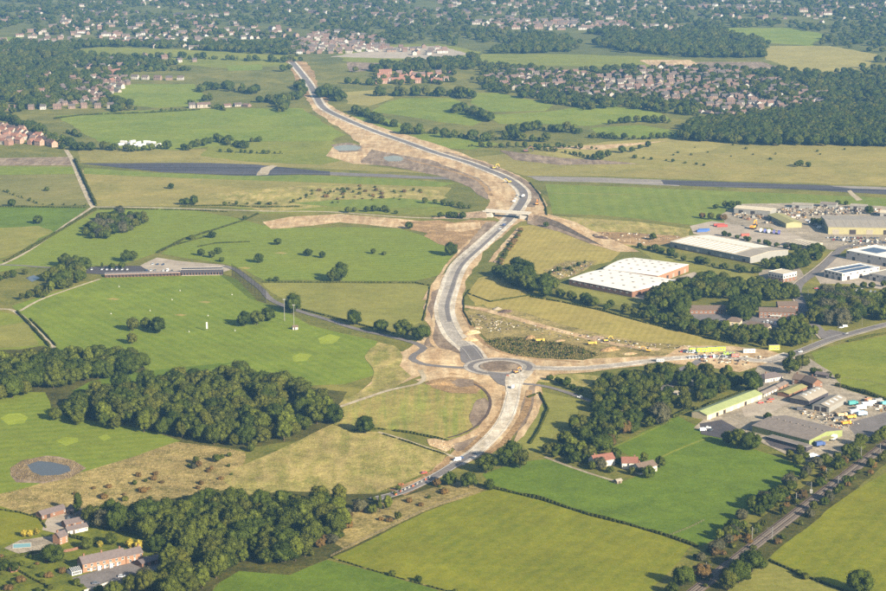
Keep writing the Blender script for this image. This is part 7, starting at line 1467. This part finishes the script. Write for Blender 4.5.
HM = [house_meshes('semi_house', 12, 8, 5, 2.8, 'house_wall', 'house_roof'), house_meshes('detached_house', 9.5, 8.5, 5.2, 3, 'house_wall', 'house_roof'), house_meshes('terrace_house', 20, 8, 5, 2.8, 'house_wall', 'house_roof'), house_meshes('bungalow_house', 12, 9, 2.8, 2.4, 'house_wall', 'house_roof'), house_meshes('new_house', 10, 8, 5.4, 3.2, 'estate_wall', 'estate_roof'), house_meshes('new_terrace', 22, 8.5, 5.6, 3.2, 'estate_wall', 'estate_roof'), house_meshes('new_flats', 26, 12, 8.5, 3.5, 'estate_wall', 'estate_roof')]
HS = []
def houses(poly, sp, kinds, label, group, skip=.1, ang=None, seed=1, rowgap=1.6):
    r = random.Random(seed); ring = [(p.x, p.y) for p in (G(*q) for q in poly)]; cx = sum(p[0] for p in ring) / len(ring); cyy = sum(p[1] for p in ring) / len(ring); a0 = r.uniform(0, 3.1) if ang is None else ang
    ca, sa = math.cos(a0), math.sin(a0); ext = max(math.hypot(p[0] - cx, p[1] - cyy) for p in ring); v = -ext; k = 0
    while v < ext:
        u = -ext; bend = r.uniform(-.0006, .0006)
        while u < ext:
            vv = v + u * u * bend + r.uniform(-2, 2); x = cx + u * ca - vv * sa; y = cyy + u * sa + vv * ca
            if inside(x, y, ring) and r.random() > skip: HS.append((x, y, a0 + 2 * u * bend + r.choice((0, 0, 0, 1.57)) + r.uniform(-.08, .08), r.choice(kinds), label, group, r.uniform(.9, 1.12)))
            u += sp * r.uniform(.85, 1.2)
        k += 1; v += sp * (rowgap if k % 2 else 1.15)
def row(line, sp, kinds, label, group, seed=1, turn=0):
    r = random.Random(seed); P = straight([G(*p) for p in line], False, 2); acc = 0; nx_ = 0; last = P[0]
    for i, p in enumerate(P):
        acc += (p - last).length; last = p
        if acc >= nx_:
            nx_ = acc + sp * r.uniform(.9, 1.15); q = P[min(i + 1, len(P) - 1)]; a = math.atan2(q.y - p.y, q.x - p.x) if i + 1 < len(P) else 0
            HS.append((p.x, p.y, a + turn + r.uniform(-.1, .1), r.choice(kinds), label, group, r.uniform(.9, 1.1)))
row([(6, 110), (30, 109.5), (60, 109), (85, 108), (112, 108)], 19, [0, 1, 0], 'house in the long white row beside the hazy pasture', 'long white row'); row([(100, 80), (130, 79), (160, 80), (192, 80)], 20, [0, 0, 2], 'white house above the far green field', 'white houses above the far field', 2)
row([(192, 108), (206, 107.5), (214, 107)], 18, [2, 1], 'cottage of the pinkish group on the pasture', 'pinkish cottages', 3); row([(227, 107), (240, 106), (252, 107)], 20, [1, 3], 'pale farm cottage by the far trees', 'pale far cottages', 4)
houses([(0, 128), (14, 128), (36, 137), (56, 146), (48, 148), (20, 145), (0, 146), (-40, 146), (-40, 126)], 17, [4, 4, 5], 'red-roofed house of the new estate beside the track', 'new estate by the track', .05, R(-28), 5); row([(0, 128), (20, 134), (40, 141), (54, 147)], 19, [5, 5, 4], 'terrace in the diagonal row of the new estate', 'diagonal row of the new estate', 6)
houses([(40, 96), (70, 80), (110, 70), (130, 84), (100, 104), (60, 106)], 20, [0, 1, 3], 'village house among trees beyond the white row', 'village houses among trees', .25, None, 7, 1.8)
houses([(376, 74), (386, 74), (450, 74), (452, 82), (420, 84), (380, 84)], 22, [4, 4, 5], 'red-brick house of the new quarter', 'red-brick new quarter', .35, R(8), 8); row([(378, 83.5), (400, 83), (424, 83), (448, 83)], 34, [4, 5], 'red-brick house in the front row of the new quarter', 'front row of the new quarter', 9)
E1 = 'house in the large estate in front of the hazy wood'
houses([(480, 80), (500, 70), (560, 72), (600, 76), (650, 68), (720, 70), (790, 84), (835, 96), (820, 106), (770, 112), (735, 116), (690, 106), (640, 98), (580, 97), (520, 92)], 17.5, [0, 1, 0, 3, 1], E1, 'large estate houses', .08, R(12), 10)
row([(700, 113), (716, 115), (735, 117)], 18, [1, 3], 'pale house at the tip of the large estate', 'tip of the large estate', 11)
houses([(290, 55), (292, 42), (320, 32), (360, 34), (395, 44), (380, 52), (340, 54)], 20, [0, 1, 3], 'distant house of the pink estate', 'pink estate', .05, R(5), 12)
houses([(385, 52), (400, 47), (448, 48), (450, 54), (420, 57)], 26, [2, 1], 'pale unfinished house on the distant building site', 'building site houses', .2, R(10), 13)
FARL = 'far house of the hazy town'
houses([(-60, 60), (0, 40), (60, 22), (200, 20), (300, 28), (290, 50), (220, 52), (100, 45), (60, 50)], 30, [0, 1, 2, 3], FARL, 'hazy town', .42, R(20), 14, 1.9)
houses([(-100, 28), (0, 14), (150, -8), (500, -12), (900, -12), (960, 10), (880, 26), (760, 24), (640, 20), (520, 24), (400, 28), (250, 18), (100, 22)], 34, [0, 1, 3, 2, 3], FARL, 'hazy town', .58, R(-15), 15, 2.0)
houses([(460, 22), (560, 20), (640, 24), (620, 30), (500, 30)], 26, [2, 2, 1], FARL, 'hazy town', .15, R(5), 16); houses([(600, 36), (640, 26), (700, 26), (720, 34), (660, 36)], 30, [1, 0], FARL, 'hazy town', .3, R(15), 17)
houses([(0, 78), (40, 62), (110, 56), (190, 56), (200, 62), (120, 68), (50, 92), (0, 100)], 34, [0, 1, 3], 'scattered villa among the far village trees', 'far villas', .35, None, 18, 2)
EA = [(500, 82, 'at the village end of the large estate'), (560, 78, 'under the far tree belt in the large estate'), (580, 95, 'on the field edge of the large estate'), (640, 75, 'behind the middle of the large estate'), (650, 97, 'in the middle of the large estate'), (720, 76, 'below the distant brown bank in the large estate'), (710, 104, 'above the big wood tip in the large estate'), (780, 92, 'in the wooded end of the large estate'), (770, 110, 'against the big wood in the large estate'), (825, 100, 'at the far end of the large estate')]
HK = ['semi-detached house', 'detached house', 'terrace of houses', 'bungalow', 'new house', 'new terrace', 'block of flats']
NA = [(10, 132, 'at the picture edge of the new estate'), (10, 144, 'low in the new estate by the brown strip'), (34, 142, 'in the middle of the new estate by the track'), (50, 146, 'at the track end of the new estate')]
HS = [(x, y, a, k, '%s with %s gable %s' % (HK[k], 'broad' if s > 1.01 else 'narrow', min(NA, key=lambda q: (G(q[0], q[1]) - Vector((x, y, 0))).length)[2]) if gr == 'new estate by the track' else lb, gr, s) for x, y, a, k, lb, gr, s in HS]
HS = [(x, y, a, k, ('%s with %s gable %s' % (HK[k], 'broad' if s > 1.01 else 'narrow', min(EA, key=lambda q: (G(q[0], q[1]) - Vector((x, y, 0))).length)[2])) if lb == E1 else lb, gr, s) for x, y, a, k, lb, gr, s in HS]
vis = [h for h in HS if abs(h[0]) < h[1] * .235]; vis.sort(key=lambda h: math.hypot(h[1], CAM_H)); ind = vis[:292]; ids = set(map(id, ind)); rest = [h for h in HS if id(h) not in ids]
for x, y, a, k, lb, gr, s in ind:
    e = empty('house', (x, y, .1), a); e.scale = (s, s, s); tag(e, lb, 'house', gr); link('wall', HM[k][0], e); link('roof', HM[k][1], e)
print('HOUSES', len(HS), 'rest', len(rest))
# the rest of the town as one mass; the shapes come from seven houses standing in it
srcs = []
for k in range(len(HM)):
    x, y, a, _, lb, gr, s = rest[k * 7]; o = link('town_house', HM[k][2], None, (x, y, .1), a, s); tag(o, 'far house standing among the hazy town roofs', 'house', 'houses in the hazy town'); srcs.append(o)
scatter('town', 'countless far houses fading into the haze', 'town', [(x, y, .1, a, s, s, s, k) for x, y, a, k, lb, gr, s in rest], None, srcs)
# --- trees of the far town: one mass
r = random.Random(99); rows_ = []; occ = set((int(h[0] // 14), int(h[1] // 14)) for h in HS); kk = [k for k in ('oak', 'oak_b', 'round', 'oak_c', 'round_b') if k in tk]; km = [source(PROTO[k][0]) for k in kk]
far_fields = [s[4] for s in SHEETS if s[2].name.startswith(('field', 'dirt_ground', 'road')) and s[3][3] > 2600]
def far_trees(poly, n, h=(9, 15), clump=.5):
    ring = [(p.x, p.y) for p in (G(*q) for q in poly)]; x0 = min(p[0] for p in ring); x1 = max(p[0] for p in ring); y0 = min(p[1] for p in ring); y1 = max(p[1] for p in ring); c = 0; tries = 0
    while c < n and tries < n * 12:
        tries += 1; x = r.uniform(x0, x1); y = r.uniform(y0, y1)
        if not inside(x, y, ring) or (int(x // 14), int(y // 14)) in occ: continue
        if mn.noise(Vector((x * .006, y * .004, 1.7))) < -.25 + clump * .25 * r.uniform(-1, 1): continue
        if any(inside(x, y, f) for f in far_fields): continue
        s = r.uniform(*h) / 15; rows_.append((x, y, 0, r.uniform(0, 6.28), s * 1.1, s * 1.1, s, r.randrange(len(kk)))); c += 1
far_trees([(-160, 46), (0, 34), (300, 40), (480, 50), (700, 56), (1050, 50), (1200, -40), (-300, -40)], 15000, (8, 14))
far_trees([(-100, 118), (0, 116), (60, 106), (130, 108), (130, 72), (200, 64), (290, 62), (290, 44), (0, 44), (-140, 60)], 2200)
far_trees([(480, 58), (586, 50), (700, 58), (775, 58), (760, 40), (720, 32), (600, 32), (520, 40)], 1100, (12, 17)); far_trees([(280, 74), (480, 70), (480, 58), (400, 56), (300, 58)], 160)
far_trees([(480, 100), (480, 68), (600, 70), (720, 64), (860, 78), (900, 110), (760, 118), (690, 112)], 1100, (8, 13)); far_trees([(740, 90), (860, 76), (1000, 74), (1000, 112), (886, 112), (800, 114)], 620, (10, 15)); far_trees([(820, 74), (886, 60), (1010, 60), (1010, 80), (880, 80)], 160)
far_trees([(372, 72), (460, 72), (460, 86), (372, 86)], 60, (7, 11)); far_trees([(285, 58), (290, 38), (330, 30), (400, 40), (400, 56)], 150, (7, 11))
scatter('far_wood', 'hazy mass of trees in and around the distant town', 'trees', rows_, kk, km)
# ------------------------------------------------------------------ the air
hz = MB().box(-14500, 14500, -3000, 26500, -1.5, 412)
m, t, N, Lk = new_mat('haze_air'); pv = N('ShaderNodeVolumePrincipled'); pv.inputs['Color'].default_value = (.23, .53, 1.0, 1); pv.inputs['Density'].default_value = 3.6e-5
pv.inputs['Anisotropy'].default_value = 0.0
o_ = N('ShaderNodeOutputMaterial'); Lk(pv.outputs[0], o_.inputs['Volume'])
ho = hz.build('haze', m); tag(ho, 'thin bluish haze filling the air over the land', 'haze', kind='stuff')
